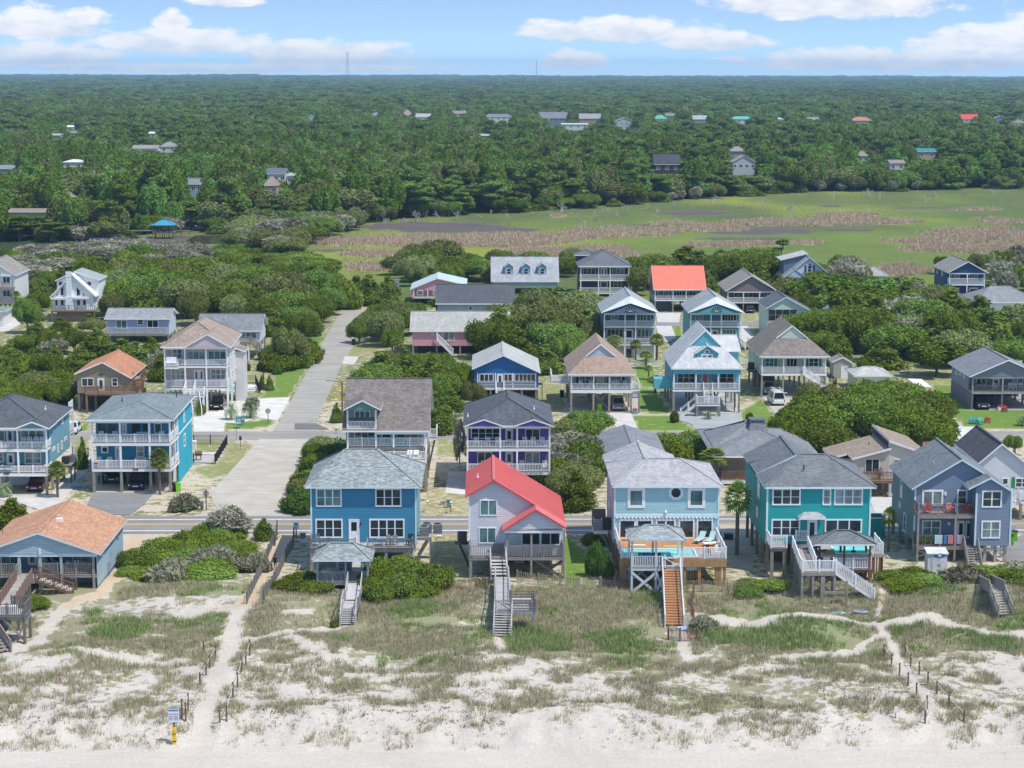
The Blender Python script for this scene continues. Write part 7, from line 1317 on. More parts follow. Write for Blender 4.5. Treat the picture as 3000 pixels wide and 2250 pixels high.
def crown_mesh(name,lobes,n,size,m,seed,core=True,flat=.0,out=.55,elong=1.0,inr=.72,rv=(.84,1.12)):
 r=np.random.default_rng(seed);L=np.array(lobes,float);ar=(L[:,3]*L[:,4]+L[:,3]*L[:,5]+L[:,4]*L[:,5]);k=r.choice(len(L),n*2,p=ar/ar.sum())
 d=r.normal(size=(n*2,3));d/=np.linalg.norm(d,axis=1)[:,None];rad=r.uniform(*rv,n*2)
 P=L[k,:3]+d*L[k,3:6]*rad[:,None];keep=np.ones(n*2,bool)
 for j in range(len(L)):
  q=(((P-L[j,:3])/L[j,3:6])**2).sum(1);keep&=~((q<inr)&(k!=j))
 keep&=P[:,2]>.05;P=P[keep][:n];d=d[keep][:n];n=len(P)
 nn=d*out+r.normal(size=(n,3))*(1-out)*.9;nn[:,2]+=.25;nn/=np.linalg.norm(nn,axis=1)[:,None]
 a=np.cross(nn,r.normal(size=(n,3)));a/=np.linalg.norm(a,axis=1)[:,None];b=np.cross(nn,a);s=size*r.uniform(.55,1.35,n)[:,None];e=s*elong
 V=np.stack([P-a*e,P-b*s*.62+nn*s*.1,P+a*e,P+b*s*.62-nn*s*.1],1).reshape(-1,3);F=np.arange(n*4).reshape(-1,4)
 if core:
  Vc=[];Fc=[]
  for l in L:
   base=len(V)+sum(len(v)for v in Vc);nu,nv=8,5;vs=[]
   for i in range(nv+1):
    for j in range(nu):t=math.pi*i/nv;u=2*math.pi*j/nu;vs.append((l[0]+l[3]*.8*math.sin(t)*math.cos(u),l[1]+l[4]*.8*math.sin(t)*math.sin(u),l[2]+l[5]*.8*math.cos(t)))
   Vc.append(np.array(vs));
   for i in range(nv):
    for j in range(nu):Fc.append([base+i*nu+j,base+(i+1)*nu+j,base+(i+1)*nu+(j+1)%nu,base+i*nu+(j+1)%nu])
  V=np.concatenate([V]+Vc);F=np.concatenate([F,np.array(Fc)])
 return npmesh(name,V,F,[m])
def limbs(lobes,H,r0,m,multi=1,top=.7,seed=0,lean=.3):
 r=random.Random(seed);b=MB();fork=H*.28
 for t in range(multi):
  bx,by=(r.uniform(-.12,.12)*H*(multi>1),r.uniform(-.12,.12)*H*(multi>1));fx,fy=bx+r.uniform(-lean,lean),by+r.uniform(-lean,lean)
  b.cyl((bx,by,-.4),(fx,fy,fork),r0,r0*.75,m,7,caps=False)
  ls=r.sample(list(lobes),min(len(lobes),max(3,7//multi)))
  for l in ls:
   mx,my,mz=(fx+(l[0]-fx)*.5,fy+(l[1]-fy)*.5,fork+(l[2]-fork)*.35);b.cyl((fx,fy,fork*.95),(mx,my,mz),r0*.55,r0*.38,m,5,caps=False);b.cyl((mx,my,mz),(l[0],l[1],l[2]*1.0),r0*.38,r0*.12,m,5,caps=False)
 return b
PROTO={}
def proto(kind,w,h,crown,trunk_mb):
 me=None
 if trunk_mb is not None:
  o=trunk_mb.build('trunk',None,uv=False);me=o.data;bpy.data.objects.remove(o)
 PROTO.setdefault(kind,[]).append((w,h,crown,me))
def dome_lobes(r,R_,H,n,base=.35,fl=.42,small=.34):
 L=[(0,0,H*.60,R_*.55,R_*.55,H*.28)]
 for i in range(n):
  a=2*math.pi*(i+r.uniform(-.3,.3))/n*(2.4 if n>9 else 1);q=R_*math.sqrt(r.uniform(.12,.62));z=H*(base+.42*(1-(q/R_)**2)*1.05)+r.uniform(-.05,.05)*H;s=R_*r.uniform(small*.75,small*1.2);L.append((q*math.cos(a),q*math.sin(a),z,s,s,s*r.uniform(.55,.8)*H/R_*.95))
 return L
for i in range(4):
 r=random.Random(50+i);L=dome_lobes(r,5,6.5,15,.36,small=.33);proto('oak',10,6.8,crown_mesh('oak_crown',L,5600,.21,[F_OAK,F_OAK,F_OAK2,F_OAK][i],i,out=.5,rv=(.8,1.2)),limbs(L,6,.28,BARKG,3,seed=i))
for i in range(3):
 r=random.Random(80+i);L=[]
 for t in np.linspace(.14,.93,9):
  n_=3 if t<.7 else 1
  for j in range(n_):a=r.uniform(0,6.28);q=1.5*(1-t)*r.uniform(.5,1);s=(1.55*(1-t)+.42)*r.uniform(.7,1);L.append((q*math.cos(a),q*math.sin(a),t*6.2,s,s,s*.75))
 proto('cedar',4.6,6.6,crown_mesh('cedar_crown',L,3200,.17,F_CED,20+i,out=.35,elong=1.5,rv=(.72,1.32)),limbs(L[:6],5,.16,BARK,2,seed=i))
for i in range(4):
 r=random.Random(110+i);L=dome_lobes(r,2,1.9,9,.12,small=.42);L=[(x,y,max(.2,z*.9),a,b_,c_)for x,y,z,a,b_,c_ in L]
 proto('shrub',4,1.9,crown_mesh('shrub_crown',L,3600,.105,[F_CED,F_LIM,F_LIM,F_HED][i],30+i,out=.4,elong=1.4,rv=(.72,1.34)),None);proto('limeshrub' if i in(1,2)else('cedarshrub' if i==0 else 'hedge'),4,1.9,PROTO['shrub'][-1][2],None)
for i in range(4):
 r=random.Random(140+i);L=[]
 for t in range(13):a=r.uniform(0,6.28);z=r.uniform(.50,.96);q=2.7*(1.12-z)*r.uniform(.5,1.5);s=r.uniform(.75,1.35);L.append((q*math.cos(a),q*math.sin(a),z*13,s*1.2,s*1.2,s*.62))
 proto('pine',6.4,13.2,crown_mesh('pine_crown',L,2200,.31,F_PIN,40+i,core=True,out=.35),limbs(L,20,.20,BARK,1,seed=i))
for i in range(4):
 r=random.Random(170+i);L=dome_lobes(r,4.4,10.5,14,.34,small=.36);proto('deciduous',9,10.8,crown_mesh('deciduous_crown',L,2700,.38,[F_DEC,F_OAK,F_DEC,F_OAK2][i],60+i,out=.5),limbs(L,8,.25,BARK,1,seed=i))
def dead_mb(seed,H=5.0,m=DEADW,spread=1.0,fine=3):
 r=random.Random(seed);b=MB()
 def br(p,d,L,rad,lv):
  q=p+d*L;b.cyl(p,q,rad,rad*.6,m,5 if lv<2 else 4,caps=False)
  if lv>=fine:return
  for k in range(r.randint(2,4)):
   nd=(d+Vector((r.uniform(-1,1),r.uniform(-1,1),r.uniform(-.2,.7)))*.9*spread).normalized();br(p+d*L*r.uniform(.5,1),nd,L*r.uniform(.5,.75),rad*.55,lv+1)
 for t in range(3):br(Vector((r.uniform(-.4,.4),r.uniform(-.4,.4),-.3)),Vector((r.uniform(-.35,.35),r.uniform(-.35,.35),1)).normalized(),H*.42,.10,0)
 return b
for i in range(4):
 m_=dead_mb(200+i,5.2,DEADW if i%2 else mat('wood',(.34,.31,.30)),fine=4);r=random.Random(i);L=dome_lobes(r,1.9,4.2,9,.3,small=.35);proto('deadtree',4.2,4.6,crown_mesh('bare_crown',L,900,.16,F_GRY,300+i,core=False,out=.2,elong=2.2),m_)
for i in range(2):
 r=random.Random(400+i);L=dome_lobes(r,1.5,1.3,7,.15,small=.4);proto('deadshrub',3,1.3,crown_mesh('bare_crown',L,1300,.13,F_GRY,410+i,core=False,out=.2,elong=2.5),dead_mb(420+i,1.5,mat('wood',(.34,.31,.30))))
def fan_palm(seed,H=4.6,pindo=False,m=None):
 r=random.Random(seed);V=[];F=[];m=m or F_PAL;top=Vector((0,0,H));n=54 if not pindo else 34
 for k in range(n):
  az=k*2.399+r.uniform(-.2,.2);el=math.radians(82-125*(k/n)**.9)if not pindo else math.radians(70-85*(k/n));L=r.uniform(.7,.95)if not pindo else .3;d=Vector((math.cos(az)*math.cos(el),math.sin(az)*math.cos(el),math.sin(el)))
  c=top+d*L+Vector((0,0,-.12*L));side=d.cross(Vector((0,0,1)));side=(side if side.length>.1 else Vector((1,0,0))).normalized();up=side.cross(d)
  if not pindo:
   for j in range(9):
    a=math.radians(-78+156*j/8);dd=(d*math.cos(a)+side*math.sin(a)).normalized();ln=.85*(1-.25*abs(j-4)/4);w=side*math.cos(a)*.08-d*math.sin(a)*.08
    b_=len(V);mid=c+dd*ln*.55+up*.03;end=c+dd*ln+Vector((0,0,-.26*ln));V+=[c-w*.4,c+w*.4,mid+w,mid-w,end];F+=[(b_,b_+1,b_+2,b_+3),(b_+3,b_+2,b_+4,b_+4)]
   b_=len(V);V+=[top-side*.03,top+side*.03,c+side*.02,c-side*.02];F.append((b_,b_+1,b_+2,b_+3))
  else:
   p=top.copy();dr=d.copy();sg=9;seg=2.1/sg
   for j in range(sg):
    q=p+dr*seg;ln=.42*math.sin(math.pi*(j+1.3)/(sg+1.5))+.06
    for s_ in(-1,1):
     for u in(0,.5):
      s0=p.lerp(q,u);e_=s0+side*s_*ln+dr*ln*.5+Vector((0,0,.10-.02*j));b_=len(V);V+=[s0,s0+dr*.09,e_];F.append((b_,b_+1,b_+2,b_+2))
    p=q;dr=(dr+Vector((0,0,-.21))).normalized()
 b=MB();z=-.3;i=0;bm_=mat('wood',(.21,.17,.14))
 while z<H-.2:b.cyl((0,0,z),(0,0,z+.22),.17 if not pindo else .28,.21 if not pindo else .33,bm_,8,caps=False);z+=.2
 me=bpy.data.meshes.new('fronds');me.from_pydata([tuple(v)for v in V],[],[tuple(dict.fromkeys(f))for f in F]);me.materials.append(m);me.update()
 return me,b
for i in range(3):me,b=fan_palm(500+i,4.4);proto('palm',3.2,5.6,me,b)
for i in range(2):me,b=fan_palm(520+i,1.3,True,F_PALG);proto('pindo',4.2,2.8,me,b)
NAMES={'oak':('live_oak','oak tree'),'cedar':('cedar_tree','cedar tree'),'shrub':('shrub','shrub'),'limeshrub':('shrub','shrub'),'cedarshrub':('shrub','shrub'),'hedge':('shrub','shrub'),'pine':('pine_tree','pine tree'),'deciduous':('broadleaf_tree','tree'),'deadtree':('dead_tree','dead tree'),'deadshrub':('bare_shrub','shrub'),'palm':('palm_tree','palm tree'),'pindo':('palm_tree','palm tree')}
CROWN={'palm':'fronds','pindo':'fronds','deadtree':'twigs','deadshrub':'twigs'}
TREES=[]
def tree(kind,X,Y,w,h,label,group=None,z=None,rz=None,v=None,name=None):
 P=PROTO[kind];p=P[random.randrange(len(P))if v is None else v%len(P)];nm,cat=NAMES[kind];z=ground(X,Y)if z is None else z
 if p[3]is None:
  o=bpy.data.objects.new(name or nm,p[2]);link(o);o.location=(X,Y,z-.05);tag(o,label,cat,group)
 else:
  o=empty(name or nm,(X,Y,z),label,cat,group);c=bpy.data.objects.new(CROWN.get(kind,'crown'),p[2]);link(c,o);t=bpy.data.objects.new('trunk',p[3]);link(t,o)
 o.rotation_euler=(0,0,random.uniform(0,6.28)if rz is None else rz);o.scale=(w/p[0],w/p[0]*random.uniform(.92,1.08),h/p[1]);TREES.append((X,Y,w));return o
def tpx(kind,z,x0,x1,ytop,ybase,label,group=None,**k):
 """tree from its outline in the picture: left, right, top of crown and foot"""
 g=at(*z((x0+x1)/2,ybase));d=raydir(*z((x0+x1)/2,ytop));zt=CAMH+d.z*g.y/d.y;a=raydir(*z(x0,ybase));b=raydir(*z(x1,ybase));w=(b.x/b.y-a.x/a.y)*g.y
 return tree(kind,g.x,g.y+w*.0,w,max(.6,zt-g.z),label,group,**k)
def mass(kinds,z,poly,h,sp,label,group,wmul=1.25,hv=.2,hf=.62,seed=0,edge=True):
 """a thicket: separate trees scattered over the ground under the canopy outline"""
 y0_=min(p[1]for p in poly);y1_=max(p[1]for p in poly);pts=[at(*z(*p),h*(.85-.50*(p[1]-y0_)/(y1_-y0_))if hf>.5 else h*hf)for p in poly];X=[p.x for p in pts];Y=[p.y for p in pts];r=random.Random(seed);P2=[(p.x,p.y)for p in pts];got=[];nx=(max(X)-min(X));ny=(max(Y)-min(Y))
 for t in range(int(nx*ny/sp/sp*14)+60):
  x,y=r.uniform(min(X),max(X)),r.uniform(min(Y),max(Y))
  if not pip(np.array([x]),np.array([y]),P2)[0]:continue
  if any((x-a)**2+(y-b)**2<sp*sp for a,b in got):continue
  got.append((x,y))
 for x,y in got:
  k=r.choice(kinds);hh=h*r.uniform(1-hv,1+hv*.6);ww=sp*wmul*r.uniform(.9,1.35)
  for q in range(4 if edge else 0):
   e=ww*.30;ins=sum(pip(np.array([x+e,x-e,x,x]),np.array([y,y,y+e*1.6,y-e*1.6]),P2))
   if ins==4:break
   ww*=.88;hh*=.94
  hh=min(hh,ww*1.05 if k=='oak' else ww*1.6);xs_=(x-min(X))/(nx+1e-6);ys_=(y-min(Y))/(ny+1e-6);lab=label[k].replace(' in the ',', '+('front','middle','back')[int(ys_*2.99)]+' '+('left','centre','right')[int(xs_*2.99)]+' of the ',1);grp=(group[k]if isinstance(group,dict)else group)
  tree(k,x,y,ww,hh,lab,grp)
 return got
def both(place):return({'oak':'dark domed live oak in '+place,'cedar':'olive green cedar in '+place,'shrub':'low green shrub in '+place,'limeshrub':'bright green shrub in '+place,'deadtree':'grey half bare tree in '+place,'palm':'small palm in '+place,'cedarshrub':'olive shrub in '+place,'pine':'tall pine in '+place,'hedge':'dark shrub in '+place,'deadshrub':'grey bare bush in '+place,'deciduous':'leafy green tree in '+place},{k:n+' in '+place for k,n in(('oak','live oaks'),('cedar','cedars'),('shrub','shrubs'),('limeshrub','bright shrubs'),('deadtree','half bare trees'),('palm','palms'),('cedarshrub','olive shrubs'),('pine','pines'),('hedge','dark shrubs'),('deadshrub','bare bushes'),('deciduous','leafy trees'))})
OC=['oak','oak','cedar','oak']
def M(place,kinds,z,poly,h,sp,seed,**k):a,b=both(place);return mass(kinds,z,poly,h,sp,a,b,seed=seed,**k)
M('the big grove left of the side street',OC+['oak'],ZE,[(400,170),(650,100),(1000,105),(1400,90),(1900,110),(2180,300),(2212,540),(2000,600),(1900,560),(1870,505),(1430,505),(1300,460),(740,460),(725,300),(420,240)],8.4,6.9,1,wmul=1.4)
M('the thicket below the periwinkle cottage',['oak','cedar','cedar','deadtree','cedar'],ZE,[(260,640),(400,600),(750,655),(1000,690),(1230,700),(1165,980),(1060,930),(830,770),(700,800),(560,900),(330,760)],5.8,5.0,2)
M('the bright thicket at the left edge',['limeshrub','cedar','cedar','oak','shrub'],ZE,[(-60,690),(190,650),(330,760),(520,960),(540,1120),(330,1190),(-60,1190)],4.2,4.4,3)
M('the clump beside the white chimney house',['oak','cedar'],ZE,[(225,210),(330,250),(360,360),(300,470),(200,400)],5.5,5.5,4)
M('the clump below the white chimney house',['cedar','oak'],ZE,[(240,500),(360,560),(740,520),(740,640),(400,600),(260,640)],4.0,5.0,44)
M('the oaks by the pink house',OC,ZF,[(330,600),(480,440),(720,410),(850,430),(840,540),(740,560),(740,670),(620,740),(450,700),(350,680)],6.6,5.6,5)
M('the row in front of the pink house',['cedar','oak','palm'],ZF,[(860,440),(1150,455),(1150,500),(860,505)],5.0,5.2,45)
M('the dense thicket behind the pale green house',['cedar','oak','cedar','oak'],ZF,[(350,900),(500,790),(740,715),(920,750),(1100,850),(1230,960),(1200,1070),(1110,1090),(1080,1300),(900,1290),(890,1020),(350,985)],6.4,4.9,6)
M('the great round oak stand',['oak','oak','oak','cedar'],ZF,[(1200,770),(1220,650),(1350,560),(1560,420),(1900,320),(2110,430),(2100,680),(1880,830),(1700,850),(1600,780),(1410,730)],7.9,6.6,7,wmul=1.4)
M('the trees behind the dormer house',['oak'],ZF,[(620,130),(700,40),(1000,10),(1200,80),(1290,200),(1480,230),(1470,290),(1170,270),(950,240),(780,270)],7.5,7.6,8,wmul=1.4)
M('the trees behind the dormer house',['oak'],ZF,[(1330,70),(1500,30),(1940,30),(1900,240),(1830,200),(1810,110),(1340,112)],7.0,7.2,9,wmul=1.4)
M('the low woods beyond the side street',['oak','cedar','shrub'],ZF,[(-60,80),(180,200),(260,290),(600,285),(640,350),(260,360),(240,430),(150,480),(100,560),(-60,640)],7.2,6.4,10)
M('the grove along the marsh',['oak','oak','cedar'],ZG,[(600,190),(700,100),(1100,75),(1800,50),(1900,150),(1870,290),(1880,400),(1800,350),(1560,260),(1400,330),(1240,400),(1230,280),(760,280),(720,400),(620,420)],7.8,7.4,11,wmul=1.4)
M('the grove right of the mint house',['oak','cedar','oak','oak','deciduous','oak','deadtree','cedar'],ZH,[(510,300),(700,240),(780,80),(1050,90),(1100,220),(1600,280),(1640,450),(1860,480),(2260,490),(2260,800),(1900,810),(1690,900),(1450,900),(1280,800),(1080,780),(820,770),(700,680),(500,600),(720,520),(540,450)],8.0,7.0,12,wmul=1.4)
M('the clump beyond the far right house',['oak','deadtree','deciduous'],ZH,[(1960,90),(2050,40),(2300,40),(2300,320),(2050,330),(1960,240)],8.5,6.5,13)
M('the clump beyond the far right house',['oak'],ZH,[(1590,120),(1700,90),(1900,150),(1940,200),(1800,150)],6.5,6.5,14)
M('the huge round oak by the back street',['oak'],ZH,[(520,1320),(630,1170),(830,1070),(1250,980),(1420,1040),(1500,1190),(1540,1310),(1480,1410),(1200,1330),(1070,1310),(860,1400),(760,1500),(560,1440)],6.8,5.2,15,hv=.12,wmul=1.6,edge=False)
M('the dark hedge by the gravel lot',['hedge','oak'],ZB,[(120,1060),(200,880),(280,600),(400,550),(505,560),(490,690),(300,880),(270,1000),(260,1060)],3.2,3.0,16,wmul=1.5,edge=False)
M('the trees between purple house and grey roof',['oak','cedar','deadtree','cedarshrub'],ZB,[(2020,520),(2212,440),(2300,560),(2230,800),(2212,1000),(2130,1010),(2030,800)],4.6,3.8,17,edge=False)
M('the shrubs between the two grey roofs',['cedarshrub','limeshrub','cedar'],ZC,[(840,70),(1000,20),(1280,30),(1340,200),(1250,340),(960,300),(900,180)],3.0,3.4,18,wmul=1.5,edge=False)
M('the dune thicket left of the sand path',['limeshrub','limeshrub','cedarshrub','limeshrub','limeshrub','deadshrub','limeshrub'],ZA,[(1010,1600),(1170,1370),(1400,1270),(1680,1180),(1950,1200),(1960,1400),(1700,1560),(1600,1640),(1300,1659)],1.7,2.4,19,wmul=1.35,hv=.5,edge=False)
M('the dune thicket left of the sand path',['limeshrub','deadshrub','limeshrub'],ZA,[(1100,1590),(1250,1500),(1900,1450),(2120,1450),(2100,1560),(1700,1650)],1.2,3.0,20,wmul=1.4,edge=False)
M('the bushes right of the dune gazebo',['limeshrub','cedarshrub','limeshrub','limeshrub'],ZJ,[(925,240),(1080,200),(1250,260),(1380,300),(1460,400),(1400,480),(1200,500),(930,560)],2.2,2.2,21,wmul=1.45,hv=.45,edge=False)
M('the bushes left of the dune gazebo',['cedarshrub','limeshrub'],ZJ,[(220,440),(330,370),(470,370),(480,480),(400,510),(200,510)],1.3,2.2,22,wmul=1.4,edge=False)
M('the dune growth below the teal house',['limeshrub','cedarshrub'],ZL,[(0,160),(180,160),(270,260),(0,280)],1.0,2.2,23,wmul=1.4,edge=False)
M('the dune growth below the slate house',['limeshrub','limeshrub','cedarshrub'],ZL,[(1120,170),(1250,60),(1450,80),(1440,200),(1280,280),(1120,260)],1.2,2.4,24,wmul=1.45,edge=False)
M('the bushes by the slate house boardwalk',['limeshrub','deadshrub','cedarshrub'],ZL,[(1600,60),(1880,20),(1860,180),(1700,170)],1.7,2.6,25,wmul=1.5,edge=False)
M('the bushes at the right edge of the dune',['limeshrub','cedarshrub','deadshrub'],ZL,[(1930,0),(2260,0),(2260,150),(2060,170)],1.7,2.8,26,wmul=1.5,edge=False)
M('the yard shrubs by the cross street',['shrub','cedarshrub'],ZE,[(1960,760),(2180,680),(2200,880),(2000,900)],3.6,3.6,27,wmul=1.4,edge=False)
M('the grey marsh edge scrub',['deadtree','deadtree','shrub'],ZT,[(0,555),(250,530),(430,545),(430,575),(200,560),(80,600),(0,590)],5.0,6.5,28,hf=.3,edge=False)
M('the grey marsh edge scrub',['deadtree','deadtree','oak'],ZT,[(500,520),(560,475),(700,440),(760,480),(640,520),(620,545)],6.5,7.5,29,hf=.3,edge=False)
M('the yellow green scrub beside the reeds',['limeshrub','cedarshrub','shrub'],ZT,[(430,545),(500,530),(640,545),(720,575),(700,590),(520,560)],2.5,5.0,30,hf=.3,wmul=1.6,edge=False)
one=[('palm',ZA,1205,1385,590,965,'sabal palm in front of the bright blue house'),('palm',ZA,375,560,695,990,'sabal palm beside the walk of the aqua house'),('pindo',ZA,-40,130,850,985,'feathery pale palm at the left edge in front of the aqua house'),('pindo',ZA,1790,1960,190,360,'left of two feathery palms on the white driveway island'),('pindo',ZA,1930,2130,150,345,'right of two feathery palms on the white driveway island'),('palm',ZC,1500,1880,590,1390,'tall shaggy palm between the pale aqua and teal houses'),('palm',ZC,1260,1640,230,620,'palm rising behind the pale aqua house'),('palm',ZD,1045,1180,650,1010,'thin palm between teal house and slate blue house'),('palm',ZG,362,520,830,1040,'leftmost palm below the slate blue porch house'),('palm',ZG,560,690,870,1060,'short palm by the white fence'),('palm',ZG,720,895,820,1060,'tallest palm right of the slate blue porch house'),('palm',ZG,640,790,965,1120,'palm above the garden strip, middle of the row'),('palm',ZG,685,790,1090,1215,'small palm in the garden strip between tan and turquoise houses'),('palm',ZG,700,890,1180,1330,'broad palm left of the turquoise house'),('pindo',ZG,1200,1305,1465,1560,'spiky green plant under the front landing of the turquoise house'),('pindo',ZG,2030,2180,1330,1450,'pale palm beside the concrete drive and big oak'),('pindo',ZH,2140,2260,1250,1345,'feathery palm on the lawn at the right edge'),('palm',ZF,590,700,715,850,'palm among the oaks by the side street'),('cedar',ZA,620,720,475,760,'slim cedar between the aqua and bright blue houses'),('cedar',ZA,-80,290,970,1250,'scraggy cedar behind the orange roof at the left edge'),('cedar',ZE,640,750,1060,1220,'small tree before the taupe cottage deck'),('deadtree',ZE,500,680,960,1200,'bleached bare tree beside the taupe cottage'),('oak',ZE,100,300,400,680,'tree with thin canopy left of the white chimney house'),('palm',ZE,70,170,375,560,'palm beside the white left edge house'),('hedge',ZE,1735,1800,870,950,'clipped round bush nearest the white cottage'),('hedge',ZE,1850,1895,870,950,'narrow clipped bush in the mulch bed'),('hedge',ZE,1960,2030,885,975,'clipped yellow green bush by the lawn'),('cedar',ZE,1860,1910,970,1080,'left conical shrub by the small pool'),('cedar',ZE,1910,1970,970,1090,'right conical shrub by the small pool'),('oak',ZE,1950,2212,630,930,'dark spreading tree at the street corner'),('shrub',ZE,1385,1480,1150,1270,'bright variegated shrub by the pink white house'),('hedge',ZK,735,910,60,380,'tall dark clipped hedge left of the pale aqua house'),('limeshrub',ZK,715,880,10,130,'light green bush under the white platform'),('hedge',ZK,800,960,180,400,'lower dark hedge against the pale aqua pilings'),('cedar',ZB,405,510,310,460,'small round tree by the lamp post'),('deadtree',ZB,1300,1400,390,800,'thin young tree left of the purple house'),('oak',ZG,0,440,1480,1700,'round oak below the tan roofed house'),('oak',ZG,-200,200,1560,1750,'lower round oak below the tan roofed house'),('cedarshrub',ZG,925,1000,1470,1585,'young tree left of the gravel turnaround'),('cedarshrub',ZG,1580,1650,1485,1590,'young tree right of the gravel turnaround'),('oak',ZD,2040,2212,60,220,'pale green bush beyond the black roof'),('pine',ZG,1790,1980,0,180,'tall tree above the marsh grove'),('deadshrub',ZA,1380,1600,960,1090,'straw coloured bush near the road sign'),('deadtree',ZA,1690,2060,1040,1300,'scraggy half bare bush between the road and the sand path'),('cedar',ZA,2050,2230,1140,1330,'dark cedar right beside the sand path entrance'),('limeshrub',ZI,180,390,240,350,'bright green bush under the stairs of the orange roofed house'),('cedarshrub',ZJ,600,690,720,790,'small bush at the foot of the dune gazebo stairs'),('deadshrub',ZI,2000,2160,-90,60,'grey bare bush beside the sand path fence'),('deadshrub',ZK,1580,1800,690,830,'grey bare bush right of the orange stairs'),('shrub',ZB,1210,1330,0,60,'small shrub'),('oak',ZH,1010,1100,860,960,'small bush beside the garden shed')]
for o in one:
 if o[6]!='small shrub':tpx(*o[:7])
NVILL=len(TREES)
# ------------------------------------------------------------------ forest beyond the marsh
FH=[]
def far_house(label,z,x0,x1,yr,ye,yb,Y,wall,roof,kind='gx',wins=3,depth=10):
 """far house between the trees; yr ridge, ye eave, yb lowest visible wall, Y distance"""
 E={'salmon':10.0,'pale blue railed':8.0,'edge of the marsh':9.0,'left creek':4.5,'left pines':5.5};E=next((v for k_,v in E.items()if k_ in label),8.6)
 Y=at(*z((x0+x1)/2,ye),E).y;h=House('far_house',label,'house',z,(x0+x1)/2,yb,Y=Y);a=h.q(x0,ye,Y)[0];b=h.q(x1,ye,Y)[0];zb=h.Z(yb,Y,(x0+x1)/2);ze=h.Z(ye,Y,(x0+x1)/2);zr=h.Z(yr,Y+depth/2,(x0+x1)/2);h.root.location.z=0
 if zr-ze<.8:zr=ze+.8
 h.box('wall',a+.4,b-.4,Y,Y+depth,-.2,ze-.1,wall)
 if kind=='gx':
  h.gableX(a,b,Y-.4,Y+depth+.4,ze,zr,roof)
 elif kind=='gy':h.gableY(a,b,Y-.4,Y+depth+.4,ze,zr,roof);h.tri(a+.4,b-.4,ze-.1,zr-.3,Y-.01,Y+.2,wall)
 else:m_=min((b-a)*.4,depth*.45);h.hip(a,b,Y-.4,Y+depth+.4,ze,(a+m_,Y+depth/2,zr),(b-m_,Y+depth/2,zr),roof)
 hh=ze-zb;n=wins;rows=max(1,int(hh/2.8));
 for j in range(rows):
  for i in range(n):cx=a+(b-a)*(i+.5)/n;zc=ze-1.7-j*2.9;h.win(cx-.8,cx+.8,zc-.8,zc+.7,Y,2,1,glass=GLASS,fw=.14)
 FH.append(((a+b)/2,Y,(b-a)/2+2.5,zb));return h
LW=paint((.62,.62,.60));BLW=paint((.10,.16,.24));GW=paint((.30,.31,.33));TNW=paint((.42,.34,.28))
